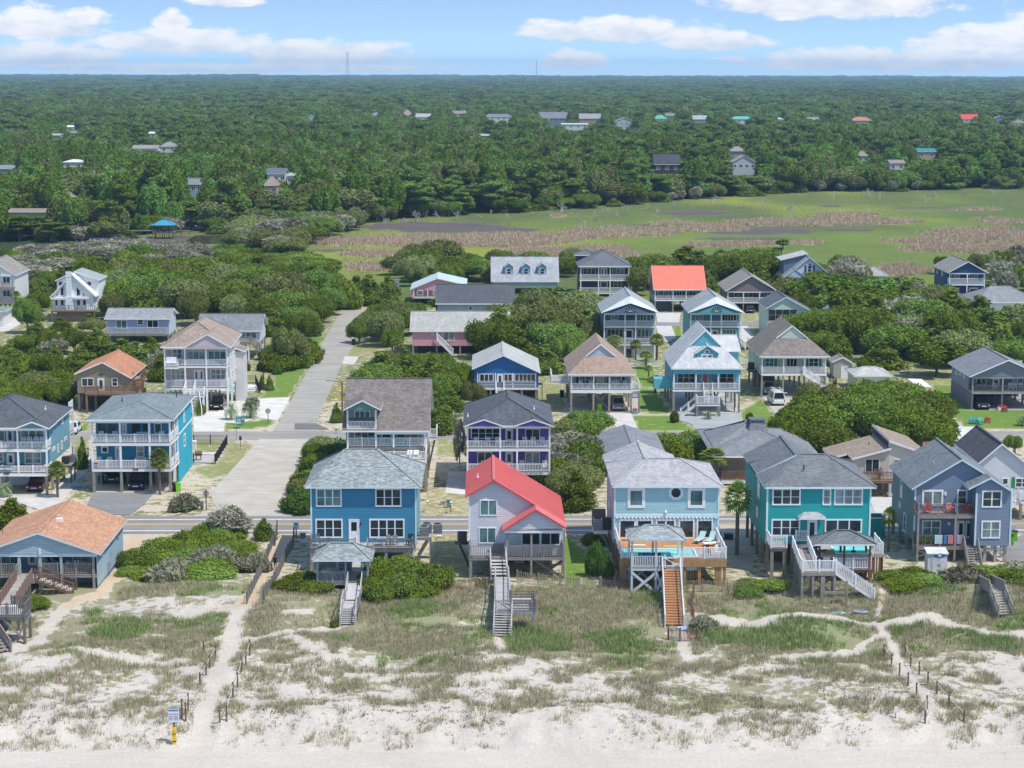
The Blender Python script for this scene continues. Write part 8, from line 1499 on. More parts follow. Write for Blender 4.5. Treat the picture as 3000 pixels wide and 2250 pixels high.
fh=[('tall salmon and white house with balconies in the woods',ZM,1140,1198,762,800,885,800,paint((.45,.27,.22)),TANR,'hip',2),('pale blue railed house glimpsed between pines',ZM,798,872,770,795,845,790,paint((.30,.42,.50)),GRR,'gx',3),('dark blue roofed long house behind the salmon house',ZM,1150,1235,725,750,762,930,LW,shi((.13,.15,.19)),'gx',3),('white flat topped house beside the salmon house',ZM,1235,1268,752,758,800,860,LW,LGR,'hip',1),('white gabled house at the edge of the marsh woods',ZN,950,1055,668,700,745,800,paint((.50,.52,.55)),shi((.33,.29,.26)),'gy',4),('grey roofed house with solar panels behind the white gabled house',ZN,942,1010,632,652,668,860,GW,shi((.30,.27,.24)),'hip',2),('dark charcoal house with dormer in the woods',ZN,612,727,665,710,740,830,paint((.06,.055,.055)),shi((.07,.075,.09)),'gx',3),('white house with bright red roof far away on the right',ZN,1933,2017,493,514,524,1230,LW,mat('metal_roof',(.60,.07,.06)),'gx',4),('slate blue house far away at the right',ZN,2075,2150,500,514,532,1210,paint((.16,.24,.32)),GRR,'gy',3),('brown roofed house at the far right edge',ZN,2165,2225,516,530,535,1190,LW,BRR,'hip',2),('house with green metal roof left of the pair',ZN,610,672,497,512,522,1200,LW,mat('metal_roof',(.10,.45,.25)),'hip',3),('white house with sea green roof',ZN,945,1042,502,514,532,1170,LW,mat('metal_roof',(.12,.42,.34)),'hip',4),('house with terracotta roof in the distance',ZN,1465,1555,505,520,528,1200,TNW,shi((.52,.22,.12)),'hip',3),('grey white house with porch in the distant clearing',ZN,440,530,507,525,555,1100,paint((.50,.52,.54)),LGR,'gy',4),('modern grey house in the distant clearing',ZN,115,240,483,510,540,1130,paint((.16,.20,.28)),shi((.22,.23,.26)),'gx',5),('long white low house in the clearing',ZN,212,330,533,537,556,1060,LW,paint((.5,.48,.46)),'gx',4),('red brown half timbered house in the clearing',ZN,290,385,490,512,530,1180,paint((.36,.24,.20)),shi((.34,.33,.33)),'gx',4),('grey house right of the green metal roof',ZN,778,850,498,515,525,1190,GW,LGR,'gx',3),('dark grey roof just right of the green roof',ZN,662,708,489,500,506,1300,GW,GRR,'gx',2),('grey cottage roof among far trees',ZN,1268,1335,506,516,524,1210,GW,shi((.30,.30,.31)),'gx',2),('tiny pale roof among far trees',ZN,1140,1175,507,515,519,1220,LW,LGR,'hip',1),('blue white house glimpsed through pines at right',ZN,1495,1540,652,672,700,870,paint((.42,.46,.46)),TANR,'hip',2),('small teal roofed house at right woods',ZN,1750,1835,640,655,680,880,TNW,mat('metal_roof',(.05,.22,.26)),'gx',2),('house behind the pines by the right marsh',ZN,1630,1700,690,703,722,840,LW,TANR,'gx',2),('long brown roofed house left in the forest',ZM,570,683,626,640,642,1020,LW,shi((.33,.30,.26)),'gx',3),('grey roof with white gables left in the forest',ZM,690,762,612,632,652,1010,LW,shi((.30,.29,.28)),'hip',2),('white flat roof in the left forest',ZM,270,362,688,700,712,920,LW,paint((.66,.66,.66)),'hip',2),('grey eave at the far left forest',ZM,-20,60,712,728,740,900,GW,shi((.25,.26,.29)),'gx',2),('brick brown house behind the left pines',ZM,275,345,830,850,870,770,TNW,TANR,'gx',2),('low brown house by the left creek',ZM,30,200,900,915,935,735,TNW,TANR,'gx',4),('white house with grey roof near the tower',ZM,1600,1645,485,498,512,1200,LW,GRR,'hip',2),('tan pyramid roof in the far woods',ZM,1735,1782,473,498,508,1210,TNW,shi((.34,.27,.23)),'hip',1),('pale grey low roof next to the tan pyramid',ZM,1795,1862,490,505,512,1200,LW,LGR,'gx',2),('tan house with gable far away at centre',ZM,1950,2015,478,490,498,1290,TNW,TANR,'gx',2),('modern white villa in the far woods',ZM,2090,2215,492,504,528,1150,LW,shi((.22,.22,.24)),'hip',5),('white house glimpsed left of centre',ZM,1322,1360,497,512,535,1130,LW,GRR,'gy',1),('tiny white roof in the left woods',ZM,285,320,541,548,552,1120,LW,paint((.7,.7,.7)),'gx',1),('tan roof in the left woods',ZM,292,335,566,573,580,1080,TNW,TANR,'gx',1),('grey roof in the left woods',ZM,218,262,577,584,590,1070,GW,LGR,'gx',1),('white roof patch above the left woods',ZM,640,680,569,576,580,1090,LW,paint((.7,.7,.7)),'gx',1),('low grey roof in the far right woods',ZM,2060,2125,579,586,590,1050,GW,LGR,'gx',2)]
for f in fh:far_house(*f)
FHA=np.array(FH)
def cap_height(X,Y,h):
 """trees in the gardens before a far house are low enough to leave its visible part in view"""
 h=h.copy()
 for(hx,hy,hw,zb)in FHA:
  zb=max(zb,.6);rx=X*hy/Y;h=np.where((np.abs(X-hx)<hw)&(Y>hy-1.5)&(Y<hy+13),0,h)
  c=zb+(hy-Y)*(CAMH-zb)/hy-1.2;m=(np.abs(rx-hx)<hw+1.5)&(Y<=hy-1.5)&(Y>hy-420);h=np.where(m&(c<h),c,h)
 return np.where(h<1.5,0,h)
def forest():
 rr=np.random.default_rng(99);X=[];Y=[];S=[]
 y=560.0;rows=[]
 while y<12500:
  s=max(6.2,y*.0058);x=np.arange(-(.285*y+25),.285*y+25,s);n=len(x);x=x+rr.uniform(-.42,.42,n)*s;yy=y+rr.uniform(-.45,.45,n)*s;rows.append(np.stack([x,yy,np.full(n,s)],1));y+=s*.95
 A=np.concatenate(rows);px,py=project(np.stack([A[:,0],A[:,1],np.zeros(len(A))],-1));keep=(py<forest_edge(px)+rr.uniform(-6,2,len(A)))&(A[:,1]>560)
 cr=band(px,py,Zp(ZT,[(-200,535),(150,528),(330,520),(420,516),(520,505)]),30,8)>.4;keep&=~cr
 A=A[keep];hh=np.where(rr.uniform(size=len(A))<.30,rr.uniform(13,18,len(A)),rr.uniform(7.5,12.5,len(A)))
 hh=cap_height(A[:,0],A[:,1],hh);A=A[hh>0];hh=hh[hh>0]
 px,py=project(np.stack([A[:,0],A[:,1],np.zeros(len(A))],-1));dist_edge=(forest_edge(px)-py)
 order=np.argsort(A[:,1]+np.where(A[:,1]>900,1e6,0));ind=order[:230];rest=order[230:]
 for i in ind:
  x,y,s=A[i];de=dist_edge[i];u=random.random()
  k='deciduous' if u<.44 else 'pine' if u<.80 else 'oak' if u<.86 else 'cedar'
  if de<12 and u>.75:k='deadtree'
  h=hh[i]*(.62 if k=='oak' else .5 if k in('cedar','deadtree')else 1)*(.75 if de<14 else 1)*(1.28 if x<-18 else 1)
  wh=(' at the far left',' left of centre',' in the centre',' right of centre',' at the far right')[min(4,max(0,int((x/y+.257)/.514*5)))];tree(k,x,y,s*random.uniform(1.25,1.7),h,{'pine':'tall pine in the front rows of the wood beyond the marsh','deciduous':'leafy tree in the front rows of the wood beyond the marsh','oak':'low oak at the foot of the wood beyond the marsh','cedar':'dark cedar at the foot of the wood beyond the marsh','deadtree':'bleached dead tree on the far marsh edge'}[k].replace(' in the front rows of the wood beyond the marsh',' in the front of the wood beyond the marsh')+wh,{'pine':'pines at the front of the wood','deciduous':'leafy trees at the front of the wood','oak':'oaks at the foot of the wood','cedar':'cedars at the foot of the wood','deadtree':'dead trees on the far marsh edge'}[k],z=0)
  # everything behind as one mass: points carry their own size and kind, crowns are instanced on them
 R_=A[rest];H_=hh[rest];n=len(R_);me=bpy.data.meshes.new('distant_forest');me.vertices.add(n);me.vertices.foreach_set('co',np.stack([R_[:,0],R_[:,1],np.zeros(n)],1).astype(np.float32).ravel())
 kind=rr.integers(0,8,n);nse=fbm(R_[:,0]/90,R_[:,1]/160,61);kind=np.where((nse>.53)&(kind<4),kind+4,kind);kind=np.where((nse<.42)&(kind>=4),kind-4,kind)
 kk=[('pine',i)for i in range(4)]+[('deciduous',i)for i in range(4)]
 w0=np.array([PROTO[a][b][0]for a,b in kk])[kind];h0=np.array([PROTO[a][b][1]for a,b in kk])[kind]
 roll=1+.35*sm(3000,9000,R_[:,1])*(fbm(R_[:,0]/500,R_[:,1]/1200,8)*2-.6)
 wv=R_[:,2]*1.5/w0*np.where(H_>12.8,.95,rr.uniform(.8,1.75,n));sc=np.stack([wv,wv*rr.uniform(.85,1.15,n),H_/h0*roll],1)
 a=me.attributes.new('scl','FLOAT_VECTOR','POINT');a.data.foreach_set('vector',sc.astype(np.float32).ravel())
 a=me.attributes.new('rotz','FLOAT','POINT');a.data.foreach_set('value',rr.uniform(0,6.28,n).astype(np.float32))
 a=me.attributes.new('kind','INT','POINT');a.data.foreach_set('value',kind.astype(np.int32))
 o=bpy.data.objects.new('distant_forest',me);link(o);o['kind']='stuff'
 ng=bpy.data.node_groups.new('scatter_trees','GeometryNodeTree');ng.interface.new_socket('Geometry',in_out='INPUT',socket_type='NodeSocketGeometry');ng.interface.new_socket('Geometry',in_out='OUTPUT',socket_type='NodeSocketGeometry')
 N=ng.nodes.new;L=ng.links.new;gi=N('NodeGroupInput');go=N('NodeGroupOutput');j=N('GeometryNodeJoinGeometry')
 def attr(nm,t):q=N('GeometryNodeInputNamedAttribute');q.data_type=t;q.inputs[0].default_value=nm;return q.outputs[0]
 S_=attr('scl','FLOAT_VECTOR');K_=attr('kind','INT');cx=N('ShaderNodeCombineXYZ');L(attr('rotz','FLOAT'),cx.inputs[2])
 src={}
 for t in bpy.data.objects:
  if t.type=='MESH' and t.parent is not None and t.name.startswith('crown'):src.setdefault(t.data.name,t)
 for idx,(a_,b_)in enumerate(kk):
  m=PROTO[a_][b_][2];ob=src.get(m.name)
  if ob is None:
   t=tree(a_,-150-idx*9,760,PROTO[a_][b_][0],PROTO[a_][b_][1],'leafy tree in the front rows of the wood beyond the marsh','leafy trees at the front of the wood',z=0,v=b_);ob=t.children[0]
  oi=N('GeometryNodeObjectInfo');oi.inputs[0].default_value=ob;oi.transform_space='ORIGINAL';oi.inputs['As Instance'].default_value=True
  ip=N('GeometryNodeInstanceOnPoints');cmp=N('FunctionNodeCompare');cmp.data_type='INT';cmp.operation='EQUAL';L(K_,cmp.inputs[2]);cmp.inputs[3].default_value=idx
  L(gi.outputs[0],ip.inputs['Points']);L(cmp.outputs[0],ip.inputs['Selection']);L(oi.outputs['Geometry'],ip.inputs['Instance']);L(cx.outputs[0],ip.inputs['Rotation']);L(S_,ip.inputs['Scale']);L(ip.outputs[0],j.inputs[0])
 L(j.outputs[0],go.inputs[0]);md=o.modifiers.new('scatter','NODES');md.node_group=ng
 print('FOREST',n)
forest()
# ------------------------------------------------------------------ dune grass, reeds
def blades(name,P,H,n,spread,w,cols,seed,lean=.45):
 """tufts of real blades at points P with heights H; cols: materials"""
 r=np.random.default_rng(seed);N_=len(P);k=np.repeat(np.arange(N_),n);a=r.uniform(0,6.283,N_*n);q=spread*np.sqrt(r.uniform(0,1,N_*n))[:,None]
 b=P[k]+np.concatenate([np.stack([np.cos(a),np.sin(a)],1)*q,np.zeros((N_*n,1))],1);h=H[k]*r.uniform(.5,1.15,N_*n);a2=a+r.normal(0,.8,N_*n);ln=h*lean*r.uniform(.2,1.4,N_*n)
 tip=b+np.stack([np.cos(a2)*ln,np.sin(a2)*ln,h],1);a3=r.uniform(0,3.14,N_*n);s=np.stack([np.cos(a3),np.sin(a3),np.zeros(N_*n)],1)*(w*r.uniform(.6,1.4,N_*n))[:,None]
 b[:,2]-=.05;V=np.stack([b-s,b+s,tip],1).reshape(-1,3);F=np.arange(N_*n*3).reshape(-1,3);mi=np.repeat(r.integers(0,len(cols),N_),n)
 me=npmesh(name,V,F,cols,mi);o=bpy.data.objects.new(name,me);link(o);o['kind']='stuff';return o
GM=[paint((.44,.40,.24),nv=.25),paint((.48,.40,.27),nv=.25),paint((.34,.37,.17),nv=.25),paint((.36,.30,.22),nv=.2)];GMG=[paint((.20,.31,.08),nv=.25),paint((.26,.35,.11),nv=.25),paint((.34,.34,.16),nv=.2)]
def dune_grass():
 r=np.random.default_rng(5);n=120000;Y=r.uniform(146,196,n);X=r.uniform(-1,1,n)*(.27*Y+6);Z=hz(X,Y);px,py=project(np.stack([X,Y,np.zeros(n)],-1))
 d=np.interp(py,[1600,1700,1760,1900,1945,2000,2070,2105,2140,2160],[.15,.55,.9,.9,.85,.75,.75,.5,.2,.03]);t=tracks(px,py);cl=fbm(X/2.2,Y/1.6,31,3);cl2=fbm(X/8,Y/7,33,3)
 d=d*(1-t)*np.where(py>1925,sm(.47,.58,cl*.65+cl2*.35),sm(.25,.5,cl2));left=(px<700)&(py>1770)&(py<1910);d=np.where(left,d*sm(.48,.56,cl2),d)
 inl=np.zeros(n,bool)
 for z,poly,kd in LAWNS:inl|=pip(px,py,Zp(z,poly))
 for(a0,a1,b0,b1)in[(-63,-35,180,200)]:inl|=(X>a0)&(X<a1)&(Y>b0)&(Y<b1)
 under=(Y>188)&(fbm(X/3,Y/3,90)<.6);keep=(r.uniform(0,1,n)<d)&~inl&~under;P=np.stack([X,Y,Z],1)[keep];py=py[keep];px=px[keep];m=len(P)
 g=(fbm(P[:,0]/6,P[:,1]/5,71)>.56)&(py<1960)
 gp=np.zeros(m,bool)
 for z,poly in((ZK,[(60,880),(250,850),(620,920),(600,1050),(120,1060)]),(ZK,[(700,900),(1000,880),(1450,900),(1480,1020),(900,1030)]),(ZK,[(1600,880),(1900,830),(2212,880),(2212,1010),(1700,1000)]),(ZL,[(0,570),(500,560),(1000,600),(900,700),(500,740),(0,740)]),(ZL,[(1090,520),(1400,480),(1390,560),(1180,620)]),(ZL,[(1780,640),(2100,620),(2180,720),(1800,720)]),(ZI,[(620,500),(900,420),(1250,560),(1150,660),(900,700),(640,640)])):gp|=pip(px,py,Zp(z,poly))
 g|=gp;H=np.where(py<1930,r.uniform(.25,.6,m),r.uniform(.28,.75,m));H=np.where(gp,H*1.35,H);print('GRASS',m)
 blades('dune_grass',P[~g],H[~g],8,.24,.022,GM,1);blades('dune_greens',P[g],H[g]*1.05,9,.22,.028,GMG,2)
dune_grass()
def debris():
 r=np.random.default_rng(6);n=14000;Y=r.uniform(138,157,n);X=r.uniform(-1,1,n)*(.27*Y+6);Z=hz(X,Y);px,py=project(np.stack([X,Y,Z],-1));d=sm(2170,2110,py)*(1-tracks(px,py))*sm(.40,.6,fbm(X/4,Y/2.5,51))
 k=r.uniform(0,1,n)<d*.8;P=np.stack([X,Y,Z],1)[k];blades('beach_wrack',P,r.uniform(.04,.15,len(P)),7,.20,.035,[paint((.13,.10,.08)),paint((.24,.19,.14))],3,lean=1.6)
debris()
def reeds():
 r=np.random.default_rng(8);n=160000;px=r.uniform(-60,3060,n);py=r.uniform(590,830,n);dn=np.zeros(n,bool)
 for(cx,cy,hw,hh)in REEDS:
  q=ZT(cx,cy);dn|=((px-q[0])/(hw*1.356))**2+((py-q[1])/(hh*1.356))**2+(fbm(px/70,py/7,78)-.5)*1.5<1
 px,py=px[dn],py[dn];d=np.stack([(px-1500)/FPX,-(py-1125)/FPX,-np.ones(len(px))],1)@np.array(CAMR).T;t=-CAMH/d[:,2];X=d[:,0]*t;Y=d[:,1]*t;k=(Y>400);X,Y=X[k],Y[k];P=np.stack([X,Y,np.zeros(len(X))],1);print('REEDS',len(P))
 blades('marsh_reeds',P,r.uniform(.5,1.15,len(P)),6,1.2,.10,[paint((.50,.39,.26),nv=.2),paint((.42,.32,.22),nv=.2),paint((.56,.46,.32),nv=.2)],4)
reeds()
# bleached trunks lying and standing along the marsh edge
def marsh_fringe():
 r=random.Random(31)
 for i in range(150):
  px=r.uniform(250,3080);py=float(forest_edge(np.array([px]))[0])+r.uniform(-5,4);g=at(px,py,0)
  k=r.choice(['deadtree','cedar','oak','deciduous','deciduous','cedar']);w={'deadtree':6,'cedar':7.5,'oak':9,'deciduous':8}[k]*r.uniform(.7,1.3);h={'deadtree':5.5,'cedar':4.0,'oak':5.0,'deciduous':6}[k]*r.uniform(.7,1.25)
  tree(k,g.x,g.y+1,w,h,{'deadtree':'bleached dead tree on the far marsh edge','cedar':'low cedar where the far wood meets the marsh','oak':'low oak where the far wood meets the marsh','deciduous':'low leafy tree where the far wood meets the marsh'}[k]+(' at the far left',' left of centre',' in the centre',' right of centre',' at the far right')[min(4,int(max(0,px)/601))],{'deadtree':'dead trees on the far marsh edge','cedar':'low cedars where wood meets marsh','oak':'low oaks where wood meets marsh','deciduous':'low leafy trees where wood meets marsh'}[k],z=0)
marsh_fringe()
def driftwood():
 r=random.Random(77);b=[dead_mb(600+i,4.0,mat('wood',(.50,.47,.43)),spread=1.5,fine=3).build('trunk',None,uv=False)for i in range(3)];ms=[o.data for o in b]
 for o in b:bpy.data.objects.remove(o)
 spots=[(860,480),(900,478),(950,470),(1010,478),(1040,468),(1100,470),(1150,466),(1235,462),(1260,497),(1280,500),(1285,478),(1310,470),(1350,462),(1400,455),(1420,458),(1500,452),(1560,450),(1600,448),(1650,445),(1700,450),(1715,455),(1800,432),(1900,430),(2000,436),(2010,425),(2080,420),(2150,418),(830,490),(770,492),(1180,458),(1060,462),(990,475),(1340,470),(1460,446),(1540,440),(1880,425),(1330,500),(1255,475),(1215,458),(920,468)]
 for i,(x,y)in enumerate(spots):
  g=at(*ZT(x,y),0);o=bpy.data.objects.new('driftwood',ms[i%3]);link(o);o.location=g;o.rotation_euler=(r.choice([0,1.2,1.4,.4]),r.uniform(-.3,.3),r.uniform(0,6.28));s=r.uniform(.6,1.3);o.scale=(s,s,s);tag(o,'bleached fallen snag lying in the marsh grass by the wood','dead tree','bleached snags along the marsh edge')
driftwood()
# ================================================================== things in the place
def thing(name,label,cat,loc,group=None,rz=0):
 o=empty(name,loc,label,cat,group,rz);return o
def dup(root,loc,label=None,rz=None,group=None):
 c=root.copy();C.objects.link(c);c.location=loc
 if rz is not None:c.rotation_euler=(0,0,rz)
 if label:c['label']=label
 if group:c['group']=group
 for ch in root.children:
  k=ch.copy();C.objects.link(k);k.parent=c
  for g in ch.children:q=g.copy();C.objects.link(q);q.parent=k
 return c
 # ---- seats
def adirondack(m,label,loc,rz,group):
 t=thing('adirondack_chair',label,'chair',loc,group,rz);MB().beam((0,-.45,.40),(0,.3,.22),.55,.05,m,up=(1,0,0)).build('seat',t,uv=False)if False else MB().prism([(-.42,.38),(-.42,.42),(.3,.26),(.3,.22)],'x',-.28,.28,m).build('seat',t,uv=False)
 b=MB()
 for i in range(5):x=-.24+.12*i;hgt=1.0-.05*abs(i-2);b.prism([(.22,.2),(.27,.2),(.27+.28,hgt),(.22+.28,hgt)],'x',x-.05,x+.05,m)
 b.build('backrest',t,uv=False)
 for s in(-1,1):
  MB().box(s*.30-.07,s*.30+.07,-.5,.38,.55,.58,m).build('arm',t,uv=False)
  MB().box(s*.3-.03,s*.3+.03,-.46,-.38,0,.55,m).build('leg',t,uv=False);MB().box(s*.3-.03,s*.3+.03,.25,.33,0,.55,m).build('leg',t,uv=False)
 return t
def chair_mesh(m,rocker=False):
 b=MB().box(-.28,.28,-.25,.25,.42,.47,m)
 for x in(-.26,.26):
  for y in(-.24,.24):b.box(x-.025,x+.025,y-.025,y+.025,.02,.62 if y<0 else 1.1,m)
  b.box(x-.03,x+.03,-.28,.26,.62,.66,m)
  if rocker:b.box(x-.025,x+.025,-.45,.45,0,.04,m)
 for i in range(5):b.box(-.2+.1*i-.03,-.2+.1*i+.03,.22,.26,.5,1.1,m)
 b.box(-.28,.28,.22,.27,1.05,1.12,m);return b
_cm={}
def seat(kind,label,loc,rz=0,group=None,m=WHITE):
 k=(kind,m.name)
 if k not in _cm:
  o=chair_mesh(m,kind=='rocking_chair').build(kind,None,uv=False);_cm[k]=o.data
 else:o=bpy.data.objects.new(kind,_cm[k]);link(o)
 o.location=loc;o.rotation_euler=(0,0,rz);return tag(o,label,'chair',group)
RED=paint((.55,.05,.04));PINK=paint((.62,.22,.18));GRN=paint((.22,.36,.06));TEALP=paint((.05,.35,.42));BLU=paint((.04,.13,.35));LIME=paint((.22,.62,.03));YEL=paint((.60,.38,.03))
h,Yd,wy,zu,zl,dx0,dx1=HS['slate']
for i,(v,m,l)in enumerate(((1430,RED,'red'),(1615,PINK,'faded coral'),(1672,PINK,'pale coral'),(1765,RED,'red'))):
 adirondack(m,l+' adirondack chair, slate blue house upper deck, '+('alone at the left end','left of the pair by the window','right of the pair by the window','at the right end')[i],(h.X(v,Yd+.9,680),Yd+.95,zu),(-.5,.1,.0,.3)[i],'adirondack chairs on the upper deck')
for i,v in enumerate((1365,1430,1500,1612)):adirondack(GRN,'green adirondack chair on the slate blue house lower deck, '+('leftmost','second from the left','third from the left','rightmost')[i],(h.X(v,Yd+1.1,900),Yd+1.1,zl),.1*i-.1,'green adirondack chairs on the lower deck')
MB().box(-.25,.25,-.2,.2,.4,.45,GRN).box(-.2,.2,-.15,.15,0,.4,GRN).build('side_table',None,uv=False,loc=(h.X(1560,Yd+1,900),Yd+1.0,zl));tag(bpy.context.scene.objects['side_table'],'small green table between the green chairs on the lower deck','table')
def towel(x,y,z,w,hgt,m,label):
 o=MB().box(-w/2,w/2,-.10,-.06,-hgt,.04,m).box(-w/2,w/2,-.10,.10,.04,.07,m).box(-w/2,w/2,.06,.09,-hgt*.5,.04,m).build('beach_towel',None,loc=(x,y,z));tag(o,label,'towel')
zr=zl+1.05
for v,w,m,l in((1520,.78,mat('stripe',(.30,.48,.62),c2=(.65,.70,.74),w=.22),'pale blue striped beach towel on the lower rail, leftmost'),(1575,.30,mat('stripe',(.03,.10,.40),c2=(.1,.3,.6),w=.12),'deep blue beach towel on the lower rail'),(1618,.55,mat('stripe',(.60,.08,.10),c2=(.65,.3,.3),w=.2),'red beach towel on the lower rail'),(1685,.50,mat('stripe',(.22,.06,.22),c2=(.55,.5,.58),w=.13),'dark striped beach towel on the lower rail, rightmost')):
 towel(h.X(v,Yd,900),Yd+.1,zr,w,.8,m,l)
towel(h.X(1660,Yd,660),Yd+.1,zu+1.05,.16,.75,mat('stripe',(.2,.08,.4),c2=(.05,.3,.45),w=.08),'narrow purple towel hanging from the upper rail')
hp=HS['purple']
for k,(vs,lv)in enumerate((((1465,1545,1400+0,1810,1875,1938),'upper'),((1515,1790,1955),'lower'))):
 for i,v in enumerate(vs):seat('rocking_chair','white rocking chair on the %s porch of the purple house, number %s from the left'%(lv,('one','two','three','four','five','six')[i])if False else 'white rocking chair on the %s porch of the purple house, %s'%(lv,('leftmost','second from left','third from left','fourth from left','fifth from left','rightmost')[i if i<len(vs)-1 else 5]),(hp.X(v if v!=1400 else 1620,hp.Y+1.0,600),hp.Y+1.0,hp.zl[k]),random.uniform(-.2,.2),'white rocking chairs on the purple house porches')
h1=HS['b1930'];Y=h1[1]
for v,k,l in((822,2,'white chair on the top porch of the bright blue house, left'),(932,2,'white chair on the top porch of the bright blue house, right'),(1310,2,'white chair at the right end of the top porch'),(795,3,'white chair on the lower porch of the bright blue house, left'),(885,3,'white chair on the lower porch of the bright blue house, right')):
 seat('patio_chair',l,(h1[0].X(v,Y+1.2,500),Y+1.2,h1[k]),.2,'white chairs on the bright blue house porches')
def bench(label,x,y,z,w=1.5):
 b=MB().box(-w/2,w/2,-.25,.2,.42,.47,WHITE)
 for i in range(int(w/.14)):b.box(-w/2+.14*i,-w/2+.14*i+.05,.2,.24,.47,.95,WHITE)
 b.box(-w/2,w/2,.19,.25,.95,1.0,WHITE)
 for s in(-1,1):b.box(s*w/2-.04,s*w/2+.04,-.25,.2,0,.65,WHITE)
 o=b.build('porch_bench',None,uv=False,loc=(x,y,z));tag(o,label,'bench')
bench('white slatted bench on the top porch of the bright blue house',h1[0].X(1155,Y+1.2,480),Y+1.3,h1[2]);bench('white slatted bench on the lower porch of the bright blue house',h1[0].X(1140,Y+1.2,680),Y+1.3,h1[3])
ha=HS['aqua']
for i,v in enumerate((185,235,290,340)):seat('patio_chair','white chair on the upper porch of the aqua house, '+('leftmost','second','third','rightmost')[i]+' of four',(ha[0].X(v,ha[1]+1.2,540),ha[1]+1.2,ha[2]),0,'white chairs on the aqua house porch')
ht=HS['turq']
for i,v in enumerate((1035,1085,1310,1410,1450)):seat('rocking_chair','brown rocking chair on the turquoise house porch, '+('leftmost','second from left','beside the coral door','fourth from left','rightmost')[i],(ht.X(v,ht.Y+1,1230),ht.Y+1.1,ht.zl[0]),0,'rocking chairs on the turquoise house porch',BROWNW)
hn=HS['tan']
for i,v in enumerate((150,240,430,470,535)):seat('rocking_chair','white rocking chair on the tan roofed house porch, '+('leftmost','second from left','middle','second from right','rightmost')[i],(hn.X(v,hn.Y+1,1230),hn.Y+1.1,hn.zl[0]),0,'rocking chairs on the tan roofed house porch')
hb=HS['bg']
for i,v in enumerate((1870,1915,2000,2115,2150,2190)):seat('rocking_chair','chair on the dark railed porch of the blue grey house, '+('leftmost','second from left','third from left','fourth from left','second from right','rightmost')[i],(hb.X(v,hb.Y+1,1080),hb.Y+1.1,hb.zl[0]),0,'chairs on the blue grey house porch',DGREYW if i in(0,1)else WHITE)
st=HS['steel'];hs_,Y,zf=st[0],st[1],st[2]
def round_chair(label,x,y,z,m):
 v=[(.27*math.cos(t),.25*math.sin(t)+.80)for t in np.linspace(0,6.283,14,endpoint=False)];b=MB().prism(v,'y',.22,.26,m).prism([(.27*math.cos(t),.24*math.sin(t))for t in np.linspace(0,6.283,14,endpoint=False)],'z',.42,.46,m)
 for x_ in(-.2,.2):
  for y_ in(-.2,.2):b.box(x_-.02,x_+.02,y_-.02,y_+.02,0,.45,DARK)
 o=b.build('patio_chair',None,uv=False,loc=(x,y,z));o.rotation_euler=(0,0,.1);tag(o,label,'chair')
round_chair('round backed pale chair on the deep blue house deck, left of two',hs_.X(832,Y+1.1,1290),Y+1.1,zf,METAL);round_chair('round backed pale chair on the deep blue house deck, right of two',hs_.X(878,Y+1.1,1290),Y+1.1,zf,METAL)
seat('patio_chair','blue grey chair at the left end of the deep blue house deck',(hs_.X(318,Y+1,1290),Y+1,zf),.2,None,paint((.10,.16,.26)));seat('patio_chair','dark chair at the right end of the deep blue house deck',(hs_.X(985,Y+1,1290),Y+1,zf),-.4,None,DARK)
def ptable(label,x,y,z,m,r=.5):
 b=MB().prism([(r*math.cos(t),r*math.sin(t))for t in np.linspace(0,6.283,12,endpoint=False)],'z',.68,.72,m).cyl((0,0,0),(0,0,.68),.04,.04,m,6);o=b.build('patio_table',None,uv=False,loc=(x,y,z));tag(o,label,'table')
ptable('round table between the chairs on the deep blue house deck',hs_.X(780,Y+1,1330),Y+.9,zf,METAL);ptable('small table at the left of the deep blue house deck',hs_.X(400,Y+1,1330),Y+.9,zf,DARK,.35)
g,Yg,zg,gx0,gx1=HS['gazebo']
for i,(f,m,l)in enumerate(((.2,METAL,'leftmost grey chair in the dune gazebo'),(.36,METAL,'second grey chair in the dune gazebo'),(.52,BLU,'dark blue chair in the dune gazebo'),(.56,TEALP,'turquoise chair in the dune gazebo'),(.93,TEALP,'turquoise chair right of the gazebo walkway'))):
 seat('patio_chair',l,(gx0+(gx1-gx0)*f,Yg+(1.0 if i!=3 else .6),zg),.3*i,None,m)
 # loungers and pool things on the pale aqua deck
pa,Yp,zd,wyp,_,_,pdx0,pdx1,acx,acz=HS['pale']
def lounger(label,x,y,z,rz,m,flat=False,group=None):
 t=thing('pool_lounger',label,'lounger',(x,y,z),group,rz);MB().box(-.32,.32,-1.0,.35,.30,.36,m).build('seat',t,uv=False)
 MB().prism([(.35,.30),(.35,.36),(.95,.95 if not flat else .45),(.99,.90 if not flat else .39)],'x',-.32,.32,m).build('backrest',t,uv=False)
 for sx in(-.28,.28):
  for sy in(-.9,.3):MB().box(sx-.025,sx+.025,sy-.025,sy+.025,0,.30,WHITE).build('leg',t,uv=False)
 return t
TS=mat('stripe',(.10,.45,.45),c2=(.70,.74,.72),w=.14)
lounger('teal and white lounger on the pale aqua deck, left of two',pa.X(1290,wyp-1.6,1210),wyp-1.7,zd,-.5,TS,group='patterned loungers on the pale aqua deck');lounger('teal and white lounger on the pale aqua deck, right of two',pa.X(1405,wyp-1.6,1220),wyp-1.8,zd,-.45,TS,group='patterned loungers on the pale aqua deck')
lounger('flat white lounger by the right rail of the pale aqua deck',pa.X(1420,wyp-2.6,1290),wyp-3.3,zd,-1.3,WHITE,True)
for i,v in enumerate((520,600,690,760)):seat('patio_chair','white chair by the windows of the pale aqua house, '+('leftmost','second from left','third from left','rightmost')[i],(pa.X(v,wyp-1.0,1240),wyp-1.0,zd),math.pi,'white chairs on the pale aqua deck')
